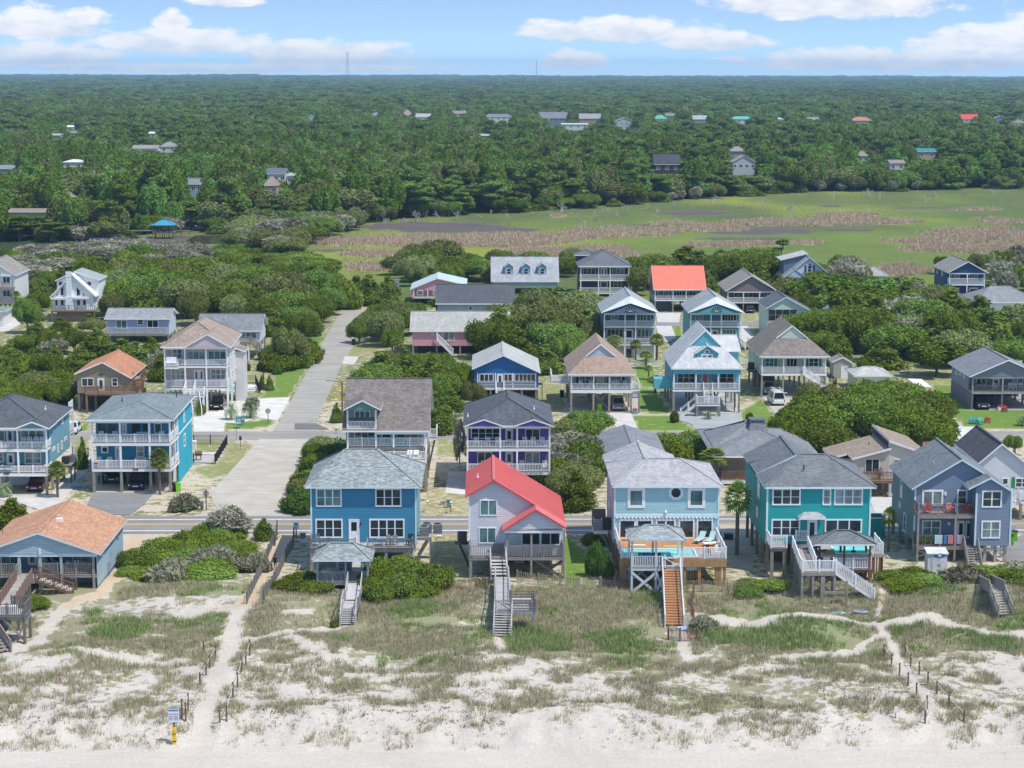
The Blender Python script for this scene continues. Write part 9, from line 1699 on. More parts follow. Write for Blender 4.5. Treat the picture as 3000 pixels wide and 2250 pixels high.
seat('patio_chair','white chair in the right front corner of the pale aqua deck',(pa.X(1490,Yp+.9,1380),Yp+.9,zd),.8);seat('patio_chair','dark chair near the right front corner of the pale aqua deck',(pa.X(1370,Yp+.9,1380),Yp+.9,zd),.3,None,DARK)
o=MB().box(-.9,.9,-.12,.12,0,.12,paint((.62,.66,.35))).build('pool_float',None,uv=False,loc=(pa.X(990,wyp-3,1300),at(*ZC(990,1300),zd).y,zd));tag(o,'yellow green foam float lying on the timber deck','pool float')
o=MB().box(-.9,.8,-.14,.14,0,.10,WHITE).build('pool_float',None,uv=False,loc=(pa.X(615,wyp-3,1285),at(*ZC(615,1285),zd).y,zd));o.rotation_euler=(0,0,-.1);tag(o,'long white board lying on the timber deck','board')
pg,Yg2,zg2,a0,a3,Dg=HS['pavilion']
for i,(f,m)in enumerate(((.2,DARK),(.33,BLU),(.48,BLU),(.6,BLACK))):seat('patio_chair',('leftmost dark','second, navy','third, navy','rightmost black')[i]+' chair inside the white legged gazebo',(a0+(a3-a0)*f,Yg2+1.2,zg2),.3*i,None,m)
ptable('table inside the white legged gazebo',a0+(a3-a0)*.4,Yg2+2.3,zg2,BLACK,.6)
# teal house: loungers and chairs
th_,Yt,ztf,wyt,tx0,tx1,tzd,tyd,tg,tYg,tzg,tbx=HS['teal']
for i,(x,y)in enumerate(((445,985),(480,1010),(540,1040))):
 p=at(*ZD(x,y),tzd);lounger('dark blue lounger on the teal house deck, '+('farthest','middle','nearest')[i],p.x,p.y,tzd,-1.2,paint((.10,.12,.17)),True,'dark loungers on the teal house deck')
for i,v in enumerate((700,740,830,920)):seat('patio_chair','black bar chair under the dark roofed gazebo, '+('leftmost','second from left','third from left','rightmost')[i],(tg.X(v,tYg+1,1070),tYg+1.7,tzg),math.pi,'bar chairs under the dark gazebo',BLACK)
gr,Yr,zgr,wygr,gdx0,gdx1,gzp=HS['green']
for i,v in enumerate((985,1030)):lounger('white lounger by the pale green house pool, '+('left','right')[i],gr.X(v,Yr+2.6,660),Yr+2.7,gzp,0,WHITE,group='white loungers at the small pool')
seat('patio_chair','dark table chair on the pale green house porch',(gr.X(660,wygr-1,610),wygr-1,zgr),0,None,DARK)
# ---- air conditioners, bins, meters
def ac(label,x,y,z,s=.8,m=None):
 m=m or paint((.30,.31,.32));t=thing('air_conditioner',label,'air conditioner',(x,y,z));MB().box(-s/2,s/2,-s/2,s/2,0,s*1.1,m).build('casing',t,uv=False);MB().cyl((0,0,s*1.1),(0,0,s*1.1+.04),s*.42,s*.42,DARK,14).build('fan_grille',t,uv=False)
 b=MB()
 for i in range(6):b.box(-s/2-.01,s/2+.01,-s/2-.01,s/2+.01,.1+i*s*.16,.1+i*s*.16+.04,DARK)
 b.build('louvres',t,uv=False);return t
x1s=st[5];wys=st[3]
ac('grey air conditioner on the stilted platform, nearest of three',x1s+.75,wys+1.8,zf+.25,.95);ac('grey air conditioner on the stilted platform, rear left',x1s+1.0,wys+3.1,zf+.25,.95);ac('grey air conditioner on the stilted platform, rear right',x1s+2.1,wys+3.1,zf+.25,.9)
rh,Yr_,zfr,wyr,rx0,rdx0,rdx1=HS['red']
p=rh.q(1362,1300,wyr+1);t=ac('dark round air conditioner on a bracket left of the red roofed house',p[0],wyr+1,rh.Z(1325,wyr+1,1362),.95,DARK);MB().box(-.75,.75,-.6,.6,-.1,-.01,DARK).build('bracket',t,uv=False);MB().beam((-.3,-.4,-.1),(.9,-.4,-2.9),.1,.14,DARK).build('strut',t,uv=False);MB().beam((-.3,.4,-.1),(.9,.4,-2.9),.1,.14,DARK).build('strut',t,uv=False)
ac('left air conditioner on the platform of the pale aqua house',acx+.5,wyp+4,acz,.95,METAL);ac('right air conditioner on the platform of the pale aqua house',acx+1.6,wyp+3.7,acz,1.0,DARK)
p=HS['purple'];ac('white air conditioner right of the purple house',p.x1+1.0,p.wy+4,p.zl[1]+.2,.9,METAL);p=HS['mint2'];ac('dark air conditioner left of the pale green dutch hip house',p.x0-.9,p.wy+3,p.zl[0]-.2,.95,DARK)
p=HS['aqua'];ac('left air conditioner on the small deck of the aqua house',p[4]+.5,p[1]+8,p[2]-3.5 if False else p[0].Z(788,p[1],200)-.5,.8,DARK);ac('right air conditioner on the small deck of the aqua house',p[4]+1.2,p[1]+9,p[0].Z(788,p[1],200)-.5,.8,METAL)
def bin_(label,z,x,y,m,grp=None,lid=None,lie=False,Y=None,zz=None):
 g=at(*z(x,y),0)if Y is None else Vector((0,Y,0));t=thing('wheelie_bin',label,'trash bin',(g.x,g.y,.05),grp,random.uniform(-.4,.4));MB().add([(-.24,-.27,0),(.24,-.27,0),(.24,.27,0),(-.24,.27,0),(-.30,-.35,1.0),(.30,-.35,1.0),(.30,.35,1.0),(-.30,.35,1.0)],[(0,3,2,1),(0,1,5,4),(1,2,6,5),(2,3,7,6),(3,0,4,7)],m).build('body',t,uv=False)
 MB().box(-.32,.32,-.38,.38,1.0,1.07,lid or m).build('lid',t,uv=False);MB().cyl((-.3,.28,.12),(.3,.28,.12),.12,.12,BLACK,8).build('wheels',t,uv=False);return t
bin_('black wheeled bin beside the bright blue house',ZA,1415,940,BLACK);bin_('lime green wheeled bin beside the black one by the bright blue house',ZA,1445,942,LIME);bin_('lime green wheeled bin under the tan roofed house',ZG,318,1490,LIME);bin_('dark wheeled bin by the side street kerb',ZF,335,765,BLACK)
bin_('lime green bin at the right edge behind the slate blue house, nearer',ZD,2105,960,LIME,None,BLACK);bin_('lime green bin at the right edge behind the slate blue house, farther',ZD,2135,925,LIME,None,BLACK);bin_('black wheeled bin by the tan roofed house side',ZF,1835,1140,BLACK);bin_('dark bin inside the carport of the bright blue house',ZA,820,880,BLACK);bin_('red bin inside the carport of the bright blue house',ZA,845,840,paint((.45,.02,.06)))
bin_('grey bin beside the red house rear drive',ZD,2110,880,METAL)
def box_thing(name,label,cat,z,x,y,w,d,hgt,m,zz=0):
 g=at(*z(x,y));o=MB().box(-w/2,w/2,-d/2,d/2,-.05,hgt,m).box(-w/2-.04,w/2+.04,-d/2-.04,d/2+.04,hgt*.86,hgt*.9,m).build(name,None,uv=False,loc=g);return tag(o,label,cat)
box_thing('utility_box','green utility pedestal beside the road sign left of the gravel lot','utility box',ZA,1637,1085,.35,.3,.95,paint((.20,.30,.24)));box_thing('utility_box','small grey box beside the green cabinet behind the road','utility box',ZB,1225,1055,.6,.4,.45,METAL);box_thing('utility_box','leaning green utility cabinet behind the road','utility box',ZB,1265,1075,.5,.4,.95,paint((.16,.24,.20)));box_thing('utility_box','white utility box between the deep blue and red roofed houses','utility box',ZB,1197,1305,.5,.4,.45,OFFW)
box_thing('utility_box','dark box on the sand behind the tall palm','utility box',ZC,1600,1215,.9,.8,.6,DARK);box_thing('utility_box','small pale box behind the purple house shrubs','utility box',ZB,2170,1045,.5,.4,.5,METAL);box_thing('trash_can','small dark box beside the beach access sign','box',ZB,215,1290,.6,.5,.5,paint((.25,.25,.27)));box_thing('pool_heater','beige pool equipment box by the aqua house','box',ZA,1575,600,.5,.8,1.2,OFFW)
box_thing('utility_box','green electric cabinet at the white driveway island','utility box',ZA,1968,405,.5,.4,.9,paint((.20,.33,.26)));box_thing('utility_box','tall grey cabinet at the head of the side street','utility box',ZF,645,375,1.1,.8,2.8,METAL)
def mailbox(label,z,x,y,m=METAL,pm=GREYW):
 g=at(*z(x,y));t=thing('mailbox',label,'mailbox',g);MB().box(-.05,.05,-.05,.05,-.1,1.05,pm).build('post',t,uv=False);MB().box(-.12,.12,-.28,.28,1.05,1.25,m).cyl((0,-.28,1.25),(0,.28,1.25),.12,.12,m,10).build('letter_box',t,uv=False)
mailbox('white mailbox on a white post beside the main road',ZB,1112,1110,WHITE,WHITE);mailbox('pale mailbox on a wooden post beside the green cabinet',ZB,1280,1115,WHITE,BROWNW)
# ---- signs
def disc(r,y0,y1,n=8,rot=22.5):return[(r*math.cos(R(rot+360*i/n)),r*math.sin(R(rot+360*i/n)))for i in range(n)]
SB=paint((.36,.34,.34));
def sign(name,label,z,x,ybase,ytop,build,cat='sign',pm=METAL,rz=0,pw=.07):
 g=at(*z(x,ybase));d=raydir(*z(x,ytop));H_=CAMH+d.z*g.y/d.y-g.z;t=thing(name,label,cat,g,None,rz);MB().box(-pw/2,pw/2,-pw/2+.03,pw/2+.03,-.2,H_,pm).build('post',t,uv=False);build(t,H_);return t
def octo(t,H_):b=MB().prism([(a,b_+H_-.36)for a,b_ in disc(.40,0,0)],'y',-.03,-.005,SB);b.build('sign_plate',t,uv=False);MB().prism([(a,b_+H_-.36)for a,b_ in disc(.385,0,0)],'y',.0,.012,RED).build('sign_face',t,uv=False)
sign('stop_sign','back of a stop sign on the sand by the main road',ZA,1671,1095,930,octo,pm=BROWNW,pw=.12);sign('stop_sign','back of a stop sign at the white driveway corner',ZA,2172,390,268,octo,pm=BROWNW,pw=.1)
def plate(w,hgt,m,y=-.03,drop=0):return lambda t,H_:MB().box(-w/2,w/2,y,y+.02,H_-hgt-drop,H_-drop,m).build('sign_plate',t,uv=False)
def street(t,H_):MB().box(-.45,.45,-.02,.0,H_-.22,H_,paint((.02,.25,.18))).build('sign_plate',t,uv=False);MB().box(-.02,.0,-.4,.4,H_+.02,H_+.2,paint((.02,.25,.18))).build('cross_plate',t,uv=False)
sign('street_sign','green street name sign at the back street corner',ZA,1917,530,418,street);sign('street_sign','green street name sign farther up the side street',ZF,62,640,580,street);sign('road_sign','dark backed sign at the edge of the gravel lot',ZA,1949,598,492,plate(.35,.55,DARK),pm=BROWNW);sign('road_sign','brown sign post left of the parking stops',ZB,232,815,755,plate(.5,.35,DARK),pm=BROWNW);sign('road_sign','small post sign beside the back street',ZB,453,545,505,plate(.15,.3,DARK),pm=DARK)
sign('road_sign','white backed sign left of the upper side street',ZF,5,700,612,plate(.5,.6,WHITE),pm=BROWNW)
def board(t,H_):
 MB().box(-.5,.5,-.04,.0,H_-1.15,H_-.1,TEALP).build('sign_plate',t,uv=False);MB().box(-.44,.44,-.05,-.04,H_-1.08,H_-.8,WHITE).box(-.25,.2,-.05,-.04,H_-.72,H_-.4,paint((.5,.65,.66))).build('printed_panel',t,uv=False);MB().box(-.56,-.5,-.05,.03,-.2,H_,WHITE).build('post',t,uv=False)
sign('yard_sign','teal and white yard sign by the feathery palms',ZA,1938,400,330,board,pm=WHITE)
def access(t,H_):
 MB().box(-.28,.28,-.06,-.03,H_-.75,H_,WHITE).build('sign_plate',t,uv=False);MB().box(-.10,.10,-.075,-.06,H_-.28,H_-.12,DARK).build('printed_panel',t,uv=False)
sign('beach_access_sign','white sign on a brown post at the top of the sand path',ZB,167,1290,1180,access,pm=BROWNW,pw=.12)
def beachboard(t,H_):
 MB().box(-.42,.42,-.06,-.03,H_-1.05,H_,paint((.66,.68,.72))).build('sign_plate',t,uv=False);b=MB().box(-.38,.38,-.075,-.06,H_-.16,H_-.04,paint((.08,.20,.42))).box(-.38,.38,-.075,-.06,H_-.42,H_-.36,paint((.55,.12,.12)));
 for i in range(5):b.box(-.38,-.05,-.075,-.06,H_-.55-.08*i,H_-.52-.08*i,paint((.3,.32,.4)));b.box(.02,.36,-.075,-.06,H_-.55-.08*i,H_-.52-.08*i,paint((.3,.32,.4)))
 b.build('printed_panel',t,uv=False);MB().box(-.14,.14,-.12,.14,H_-2.85,H_-1.45,paint((.75,.50,.02))).build('yellow_sleeve',t,uv=False)
 MB().box(-.15,.15,-.13,.15,H_-2.6,H_-2.52,BLACK).box(-.15,.15,-.13,.15,H_-2.0,H_-1.95,BLACK).build('black_band',t,uv=False);v=[(.17*math.cos(a),.17*math.sin(a)+H_-1.75)for a in np.linspace(0,6.283,12,endpoint=False)];MB().prism(v,'y',-.2,-.12,paint((.70,.40,.03))).build('life_ring',t,uv=False)
sign('beach_sign','beach notice board on a yellow wrapped post at the foot of the sand path',ZI,1413,1470,1180,beachboard,pm=BROWNW,pw=.14)
sign('beach_sign','small faded marker sign on the right hand beach',ZL,1172,1255,1160,plate(.25,.5,OFFW),pm=paint((.5,.15,.12)))
# ---- lamp post by the side street
def lamp():
 g=at(*ZB(500,465));d=raydir(*ZB(500,170));H_=CAMH+d.z*g.y/d.y;t=thing('street_lamp','tall brown street lamp at the corner of the side street','street lamp',g);MB().cyl((0,0,-.2),(0,0,H_),.16,.11,BROWNW,8).build('pole',t,uv=False);MB().beam((0,0,H_-.1),(-1.7,-.4,H_+.25),.08,.08,BROWNW).build('arm',t,uv=False);MB().box(-2.3,-1.6,-.6,-.3,H_+.2,H_+.36,METAL).build('lamp_head',t,uv=False)
lamp();sign('bollard_lamp','white topped light post left of the deep blue house',ZB,357,755,705,plate(.3,.4,WHITE,-.15),'lamp',WHITE)
# ---- parking stops
for i,(x,y)in enumerate(((250,688),(242,718),(222,752),(212,787),(203,824),(182,862),(160,902),(145,938))):pass
ps=None
for i,(z,x,y)in enumerate([(ZB,*q)for q in((250,688),(242,718),(222,752),(212,787),(203,824),(182,862),(160,902),(145,938),(480,225),(460,278),(425,345))]):
 g=at(*z(x,y));
 if ps is None:o=MB().prism([(-.1,0),(.1,0),(.07,.14),(-.07,.14)],'x',-.95,.95,YEL).build('parking_stop',None,uv=False);ps=o.data
 else:o=bpy.data.objects.new('parking_stop',ps);link(o)
 o.location=g+Vector((0,0,.03));o.rotation_euler=(0,0,.02);tag(o,'yellow parking stop '+('by the dark hedge of the gravel lot' if i<8 else 'on the sandy verge of the side street')+', '+('farthest','second farthest','third from the far end','fourth from the far end','fifth from the far end','sixth from the far end','second nearest','nearest','farthest','middle','nearest')[i],'parking stop','yellow parking stops')
 # ---- fences
def post_fence(name,label,pts,hgt,kind,pm,sm_,sp_post=2.2,sp=.12,w=.05,cat='fence'):
 a0=Vector(pts[0]);t=thing(name,label,cat,a0);L=[]
 for a,b in zip(pts[:-1],pts[1:]):
  a=Vector(a);b=Vector(b);n=max(1,round((b-a).length/sp_post));L+=[a.lerp(b,i/n)for i in range(n)]
 L.append(Vector(pts[-1]));
 for p in L:p.z=ground(p.x,p.y)
 pk=('fp',hgt,pm.name)
 for p in L:
  if pk not in _TR:o=MB().box(-.06,.06,-.06,.06,-.3,hgt+.12,pm).build('fence_post',None,uv=False);_TR[pk]=o.data
  else:o=bpy.data.objects.new('fence_post',_TR[pk]);link(o)
  o.parent=t;o.location=p-a0
 b_=MB();r=random.Random(len(L));U=Vector((0,0,1))
 for p,q in zip(L[:-1],L[1:]):
  n=int((q-p).length/sp)
  if kind=='slats':
   for f in(.25,.8):b_.beam(p+U*hgt*f,q+U*hgt*f,.015,.02,DARK)
   for i in range(1,n):c=p.lerp(q,i/n);k=r.uniform(-.05,.05);b_.beam(c+U*(.02),c+U*(hgt+r.uniform(-.08,.05))+Vector((k,k,0)),w,.012,sm_,up=(0,1,0))
  elif kind=='pickets':
   for f in(.1,.95):b_.beam(p+U*hgt*f,q+U*hgt*f,.03,.04,sm_)
   for i in range(1,n):c=p.lerp(q,i/n);b_.beam(c+U*.1,c+U*hgt,.022,.022,sm_,up=(0,1,0))
  elif kind=='rails':
   for f in(.35,.65,.95):b_.beam(p+U*hgt*f,q+U*hgt*f,.04,.14,sm_)
  elif kind=='rope':
   m_=p.lerp(q,.5)-U*.12;b_.beam(p+U*hgt*.9,m_+U*hgt*.9,.03,.03,sm_);b_.beam(m_+U*hgt*.9,q+U*hgt*.9,.03,.03,sm_)
 o=b_.build({'slats':'slats','pickets':'pickets','rails':'rails','rope':'rope'}[kind],t,a0,uv=False)
 if kind in('slats','pickets'):o['kind']='stuff'
 return t
def G(z,pts):return[tuple(at(*z(*p)))for p in pts]
RW_=mat('wood',(.27,.13,.10));GS=mat('wood',(.27,.25,.23));TS_=mat('wood',(.40,.33,.22));BK=paint((.025,.025,.028))
post_fence('sand_fence','weathered slat fence along the left side of the sand path',G(ZI,[(2000,330),(2060,200),(2130,60),(2175,-60),(2212,-150)])+G(ZB,[(15,1350),(30,1240)]),1.1,'slats',DGREYW,GS);post_fence('sand_fence','weathered slat fence along the right side of the sand path',G(ZJ,[(60,590),(130,480),(200,340),(260,210),(300,150),(308,70)]),1.1,'slats',DGREYW,GS)
post_fence('sand_fence','red brown slat fence behind the dune right of the bushes',G(ZJ,[(1465,525),(1610,500),(1780,480),(1870,490)]),1.1,'slats',TS_,RW_);post_fence('sand_fence','long slat fence below the red roofed house',G(ZK,[(180,430),(350,450),(525,470),(680,480),(850,480)]),1.1,'slats',GREYW,TS_);post_fence('sand_fence','slat fence below the pale aqua house',G(ZK,[(860,485),(970,480),(1090,500)]),1.1,'slats',GREYW,RW_)
post_fence('sand_fence','slat fence right of the orange stairs',G(ZK,[(1510,500),(1680,505),(1880,510),(2080,515)]),1.1,'slats',GREYW,TS_);post_fence('sand_fence','short red slat fence at the foot of the orange stairs',G(ZK,[(1402,895),(1500,912),(1638,905)]),1.15,'slats',RW_,RW_);post_fence('sand_fence','leaning red slat fence right of the orange stairs',G(ZK,[(1610,520),(1600,600),(1590,700),(1610,750)]),1.1,'slats',RW_,RW_)
post_fence('metal_fence','black metal fence round the lawn beside the bright blue house',G(ZA,[(1570,560),(1840,560),(1742,718),(1570,712)]),1.25,'pickets',BK,BK,sp=.13);post_fence('metal_fence','thin metal fence behind the aqua house',G(ZA,[(590,655),(715,660)]),1.2,'pickets',BK,BK);post_fence('metal_fence','thin metal fence across the concrete path',G(ZA,[(590,770),(735,750)]),1.1,'pickets',METAL,METAL)
post_fence('metal_fence','black fence round the small pool by the pink white house',G(ZE,[(1720,1040),(1840,1040),(1870,1110),(1900,1060)])+G(ZE,[(1895,1010)]),1.3,'pickets',BK,BK);post_fence('rail_fence','white three rail fence between the tan and turquoise houses',G(ZG,[(580,1110),(700,1112),(850,1112)]),1.2,'rails',WHITE,WHITE);post_fence('rail_fence','white rail fence right of the turquoise house',G(ZG,[(1530,1090),(1600,1090)]),1.1,'rails',WHITE,WHITE)
post_fence('metal_fence','thin dark fence at the front of the grove',G(ZH,[(1100,900),(1250,905),(1420,905)]),1.3,'pickets',BK,BK,sp=.3);post_fence('metal_fence','dark fence beside the garden shed',G(ZH,[(795,1010),(860,1060),(840,1090)]),1.2,'pickets',BK,BK,sp=.25);post_fence('picket_fence','white fence panel between thicket and purple house',G(ZB,[(1298,470),(1375,470)]),1.5,'pickets',WHITE,WHITE,w=.1)
ROPE=paint((.62,.58,.52));PB_=mat('wood',(.20,.12,.09))
post_fence('rope_fence','rope and post line on the left of the right hand beach path',G(ZL,[(1078,760),(1138,835),(1203,912),(1272,992),(1340,1075),(1425,1180),(1410,1300)]),1.0,'rope',PB_,ROPE,sp_post=20);post_fence('rope_fence','rope and post line on the right of the right hand beach path',G(ZL,[(1250,740),(1293,835),(1362,900),(1433,985),(1505,1060),(1603,1165),(1725,1298)]),1.0,'rope',PB_,ROPE,sp_post=20)
post_fence('rope_fence','sagging rope fence left of the main sand path',G(ZI,[(1650,730),(1745,770),(1700,850),(1670,905),(1620,990)]),1.0,'rope',PB_,ROPE,sp_post=20);post_fence('rope_fence','rope posts at the lower left of the sand path',G(ZI,[(1475,1250),(1505,1275),(1525,1200)]),1.4,'rope',PB_,ROPE,sp_post=20);post_fence('rope_fence','rope and posts right of the main sand path',G(ZI,[(2024,740),(1992,830),(1958,880),(1925,1010),(1888,1090),(1836,1275),(1780,1290)]),1.2,'rope',PB_,ROPE,sp_post=20)
def jig():
 g=at(*ZD(690,1440));t=thing('timber_frame','bare timber frame standing in front of the teal house landing','frame',g);MB().box(-1.5,-1.28,-.1,.1,-.4,2.6,PILE).build('post',t,uv=False);MB().box(.85,1.05,-.1,.1,-.4,2.3,PILE).build('post',t,uv=False);MB().box(-1.28,.85,-.06,.06,1.0,1.25,PILE).build('crossbar',t,uv=False)
jig()
# ---- vehicles
def car(kind,label,z,x,y,col,rz=0,rough=.25,L=4.8,cat='car',gl=None):
 g=at(*z(x,y),0);m=paint(col,rough=rough,spec=.5,nv=.02);gl=gl or paint((.02,.025,.03),rough=.1,spec=.6);Wd=1.9;t=thing({'pickup':'pickup_truck','van':'van','suv':'parked_car','sedan':'parked_car'}[kind],label,cat,(g.x,g.y,.06),None,rz)
 # side outline (y forward = -y is the nose), z
 h1={'suv':.95,'sedan':.80,'pickup':1.0,'van':1.05}[kind];top={'suv':1.75,'sedan':1.42,'pickup':1.82,'van':2.05}[kind];n=-L/2;r_=L/2
 MB().prism([(n,.35),(n+.05,h1-.18),(n+.35,h1-.05),(n+1.25,h1),(r_-.1,h1),(r_,h1-.3),(r_,.38),(r_-.5,.28),(n+.4,.28)],'x',-Wd/2,Wd/2,m).build('body',t,uv=False)
 a,b,c,d={'suv':(n+1.2,n+1.9,r_-.45,r_-.12),'sedan':(n+1.3,n+2.0,r_-1.5,r_-.7),'pickup':(n+1.3,n+1.9,n+3.1,n+3.25),'van':(n+.9,n+1.6,r_-.15,r_-.05)}[kind];w1=Wd/2-.04;w2=Wd/2-.2
 MB().add([(-w1,a,h1),(w1,a,h1),(w1,d,h1),(-w1,d,h1),(-w2,b,top),(w2,b,top),(w2,c,top),(-w2,c,top)],[(0,1,5,4),(1,2,6,5),(2,3,7,6),(3,0,4,7),(4,5,6,7)],m).build('cabin',t,uv=False)
 def glass_(p0,p1,p2,p3,nm,off):
  q=[Vector(p0),Vector(p1),Vector(p2),Vector(p3)];c_=sum(q,Vector())/4;q=[c_+(v-c_)*.86+Vector(off)for v in q];MB().add(q,[(0,1,2,3)],gl).build(nm,t,uv=False)
 glass_((-w1,a,h1),(w1,a,h1),(w2,b,top),(-w2,b,top),'windscreen',(0,-.02,.01));glass_((w1,d,h1),(-w1,d,h1),(-w2,c,top),(w2,c,top),'rear_window',(0,.02,.01))
 for s in(-1,1):glass_((s*w1,a+.25,h1),(s*w1,d-.1,h1),(s*w2,c-.05,top),(s*w2,b+.05,top),'side_window',(s*.025,0,0))
 for s in(-1,1):
  for yy in(n+.9,r_-.95):
   w=MB().cyl((s*(Wd/2-.2),yy,.36),(s*(Wd/2+.02),yy,.36),.36,.36,BLACK,14).build('wheel',t,uv=False);MB().cyl((s*(Wd/2+.02),yy,.36),(s*(Wd/2+.03),yy,.36),.2,.2,METAL,10).build('rim',w,uv=False)
  MB().box(s*.85-.18*(s>0),s*.85+.18*(s<0),n-.02,n+.05,h1-.35,h1-.2,paint((.75,.75,.72),rough=.2)).build('headlight',t,uv=False);MB().box(s*.9-.12*(s>0),s*.9+.12*(s<0),r_-.03,r_+.02,h1-.38,h1-.08,paint((.4,.02,.02),rough=.2)).build('tail_light',t,uv=False)
 MB().box(-.35,.35,n-.03,n,.5,.62,WHITE).build('number_plate',t,uv=False);MB().box(-.7,.7,n-.01,n+.1,.62,h1-.2,DARK).build('grille',t,uv=False)
 if kind=='pickup':MB().box(-w1+.1,w1-.1,n+3.3,r_-.15,h1-.0,h1+.02,DARK).build('load_bed',t,uv=False);MB().box(-w1,w1,r_-.1,r_-.02,h1,h1+.12,m).build('tailgate',t,uv=False)
 if kind=='suv':
  for s in(-1,1):MB().box(s*.62-.03,s*.62+.03,b+.1,c-.1,top,top+.06,DARK).build('roof_rail',t,uv=False)
 return t
car('suv','black car parked under the bright blue house, right',ZA,1125,905,(.012,.013,.015));car('suv','dark grey pickup shaped car under the bright blue house, left',ZA,930,850,(.03,.03,.035));car('suv','dark red car under the aqua house at the left edge',ZA,310,920,(.10,.01,.015))
car('pickup','black pickup truck under the pink white house',ZE,1575,1215,(.012,.013,.016),L=5.4);car('sedan','white car just visible behind the aqua house',ZA,590,460,(.65,.65,.65));car('suv','silver grey car under the tan roofed house',ZG,472,1470,(.33,.33,.31))
t=car('van','white service van with a ladder rack and open rear doors on the concrete drive',ZG,1838,1425,(.72,.72,.70),math.pi+.05,cat='van');
for yy in(-1.2,0,1.2):MB().box(-.85,.85,yy-.03,yy+.03,2.2,2.26,METAL).build('rack_bar',t,uv=False)
for xx in(-.7,.2,.5):MB().box(xx-.03,xx+.03,-1.6,2.2,2.27,2.33,WHITE).build('ladder_rail',t,uv=False)
MB().box(-1.3,-.8,2.0,2.06,1.9,2.0,WHITE).build('ladder_end',t,uv=False)
car('pickup','silver grey pickup truck under the pale green dutch hip house',ZG,1770,1330,(.34,.36,.37),L=5.2);car('sedan','black car under the mauve grey stilt house',ZG,1610,632,(.015,.015,.02));car('suv','dark car with roof bars under the blue grey house',ZH,1895,1215,(.03,.035,.04));car('sedan','dark car parked behind the feathery palms',ZA,2040,265,(.03,.02,.02));car('pickup','pickup truck parked behind the teal house by the road',ZD,985,890,(.02,.28,.27),L=4.6)if False else None
def trailer():
 g=at(*ZD(1000,905));t=thing('shed_box','open topped teal bin enclosure beside the teal house','enclosure',g);m=sid((.022,.34,.33));b=MB().box(-1.1,1.1,-.05,.05,0,2.2,m).box(-1.15,-1.05,.05,2.2,0,2.2,m).box(1.05,1.15,.05,2.2,0,2.2,m).box(-1.1,1.1,2.2,2.3,0,2.2,m).build('wall',t);MB().box(-1.2,1.2,-.1,.06,2.2,2.3,WHITE).box(-1.2,-1.05,.06,2.3,2.2,2.3,WHITE).box(1.05,1.2,.06,2.3,2.2,2.3,WHITE).box(-1.05,1.05,2.15,2.3,2.2,2.3,WHITE).build('trim',t)
trailer()
# ---- small pool by the pink white house
def smallpool():
 a=at(*ZE(1575,1085),0);b=at(*ZE(1845,1085),0);y0=at(*ZE(1700,1100),0).y;y1=at(*ZE(1700,1065),0).y;t=thing('swimming_pool','ground level pool beside the pink white house','pool',(a.x,y0,0));MB().box(0,b.x-a.x,0,y1-y0+2,-.2,.10,paint((.62,.60,.56))).build('pool_surround',t,uv=False);MB().box(1.0,(b.x-a.x)*.72,.8,y1-y0+.4,-.1,.115,mat('water',(.10,.50,.62))).build('water',t,uv=False);lo=MB().box(-.4,.4,-.9,.9,.1,.5,WHITE).build('daybed',None,uv=False,loc=(b.x-.6,y0+1.8,.1));tag(lo,'white day bed beside the ground level pool','lounger')
smallpool()
# ---- surfboards and beach clutter under the teal house landing
def board_(label,z,x,y,m,L=1.9,rz=0,rx=0,w=.28,name='surfboard'):
 g=at(*z(x,y));v=[(w*math.cos(a)*(1 if abs(math.sin(a))<.8 else .9),L/2*math.sin(a))for a in np.linspace(0,6.283,16,endpoint=False)];o=MB().prism(v,'z',0,.06,m).build(name,None,uv=False,loc=g+Vector((0,0,.08)));o.rotation_euler=(rx,0,rz);tag(o,label,'board')
board_('white surfboard lying at the edge of the dune grass',ZL,640,385,WHITE,2.2,.5);board_('dark bodyboard beside the white surfboard',ZL,665,390,DARK,1.2,.3,0,.3,'bodyboard');board_('bright blue patterned float in the dune grass',ZL,705,410,mat('stripe',(.05,.40,.60),c2=(.7,.75,.8),w=.15),1.3,1.3,0,.45,'beach_float');board_('blue and orange float in the dune grass',ZL,760,415,mat('stripe',(.08,.25,.5),c2=(.6,.35,.1),w=.2),1.2,1.6,0,.4,'beach_float');board_('black bodyboard lying at the end of the clutter',ZL,800,420,BLACK,1.2,1.5,0,.3,'bodyboard');board_('pink and turquoise float lying apart in the grass',ZL,890,400,mat('stripe',(.5,.25,.45),c2=(.1,.5,.6),w=.16),1.5,1.2,0,.5,'beach_float')
board_('crumpled blue and white float at the foot of the orange stairs',ZK,1540,815,mat('stripe',(.10,.20,.55),c2=(.6,.66,.72),w=.13),1.7,.9,0,.55,'beach_float');board_('pale blue ring lying on the concrete beside the aqua house',ZA,620,905,paint((.10,.35,.55)),1.5,1.4,0,.7,'paddling_pool');board_('yellow, blue and green kayak on the rack under the white platform',ZC,170,1160,mat('stripe',(.55,.6,.05),c2=(.05,.15,.5),w=.3),1.8,1.2,0,.4,'kayak')
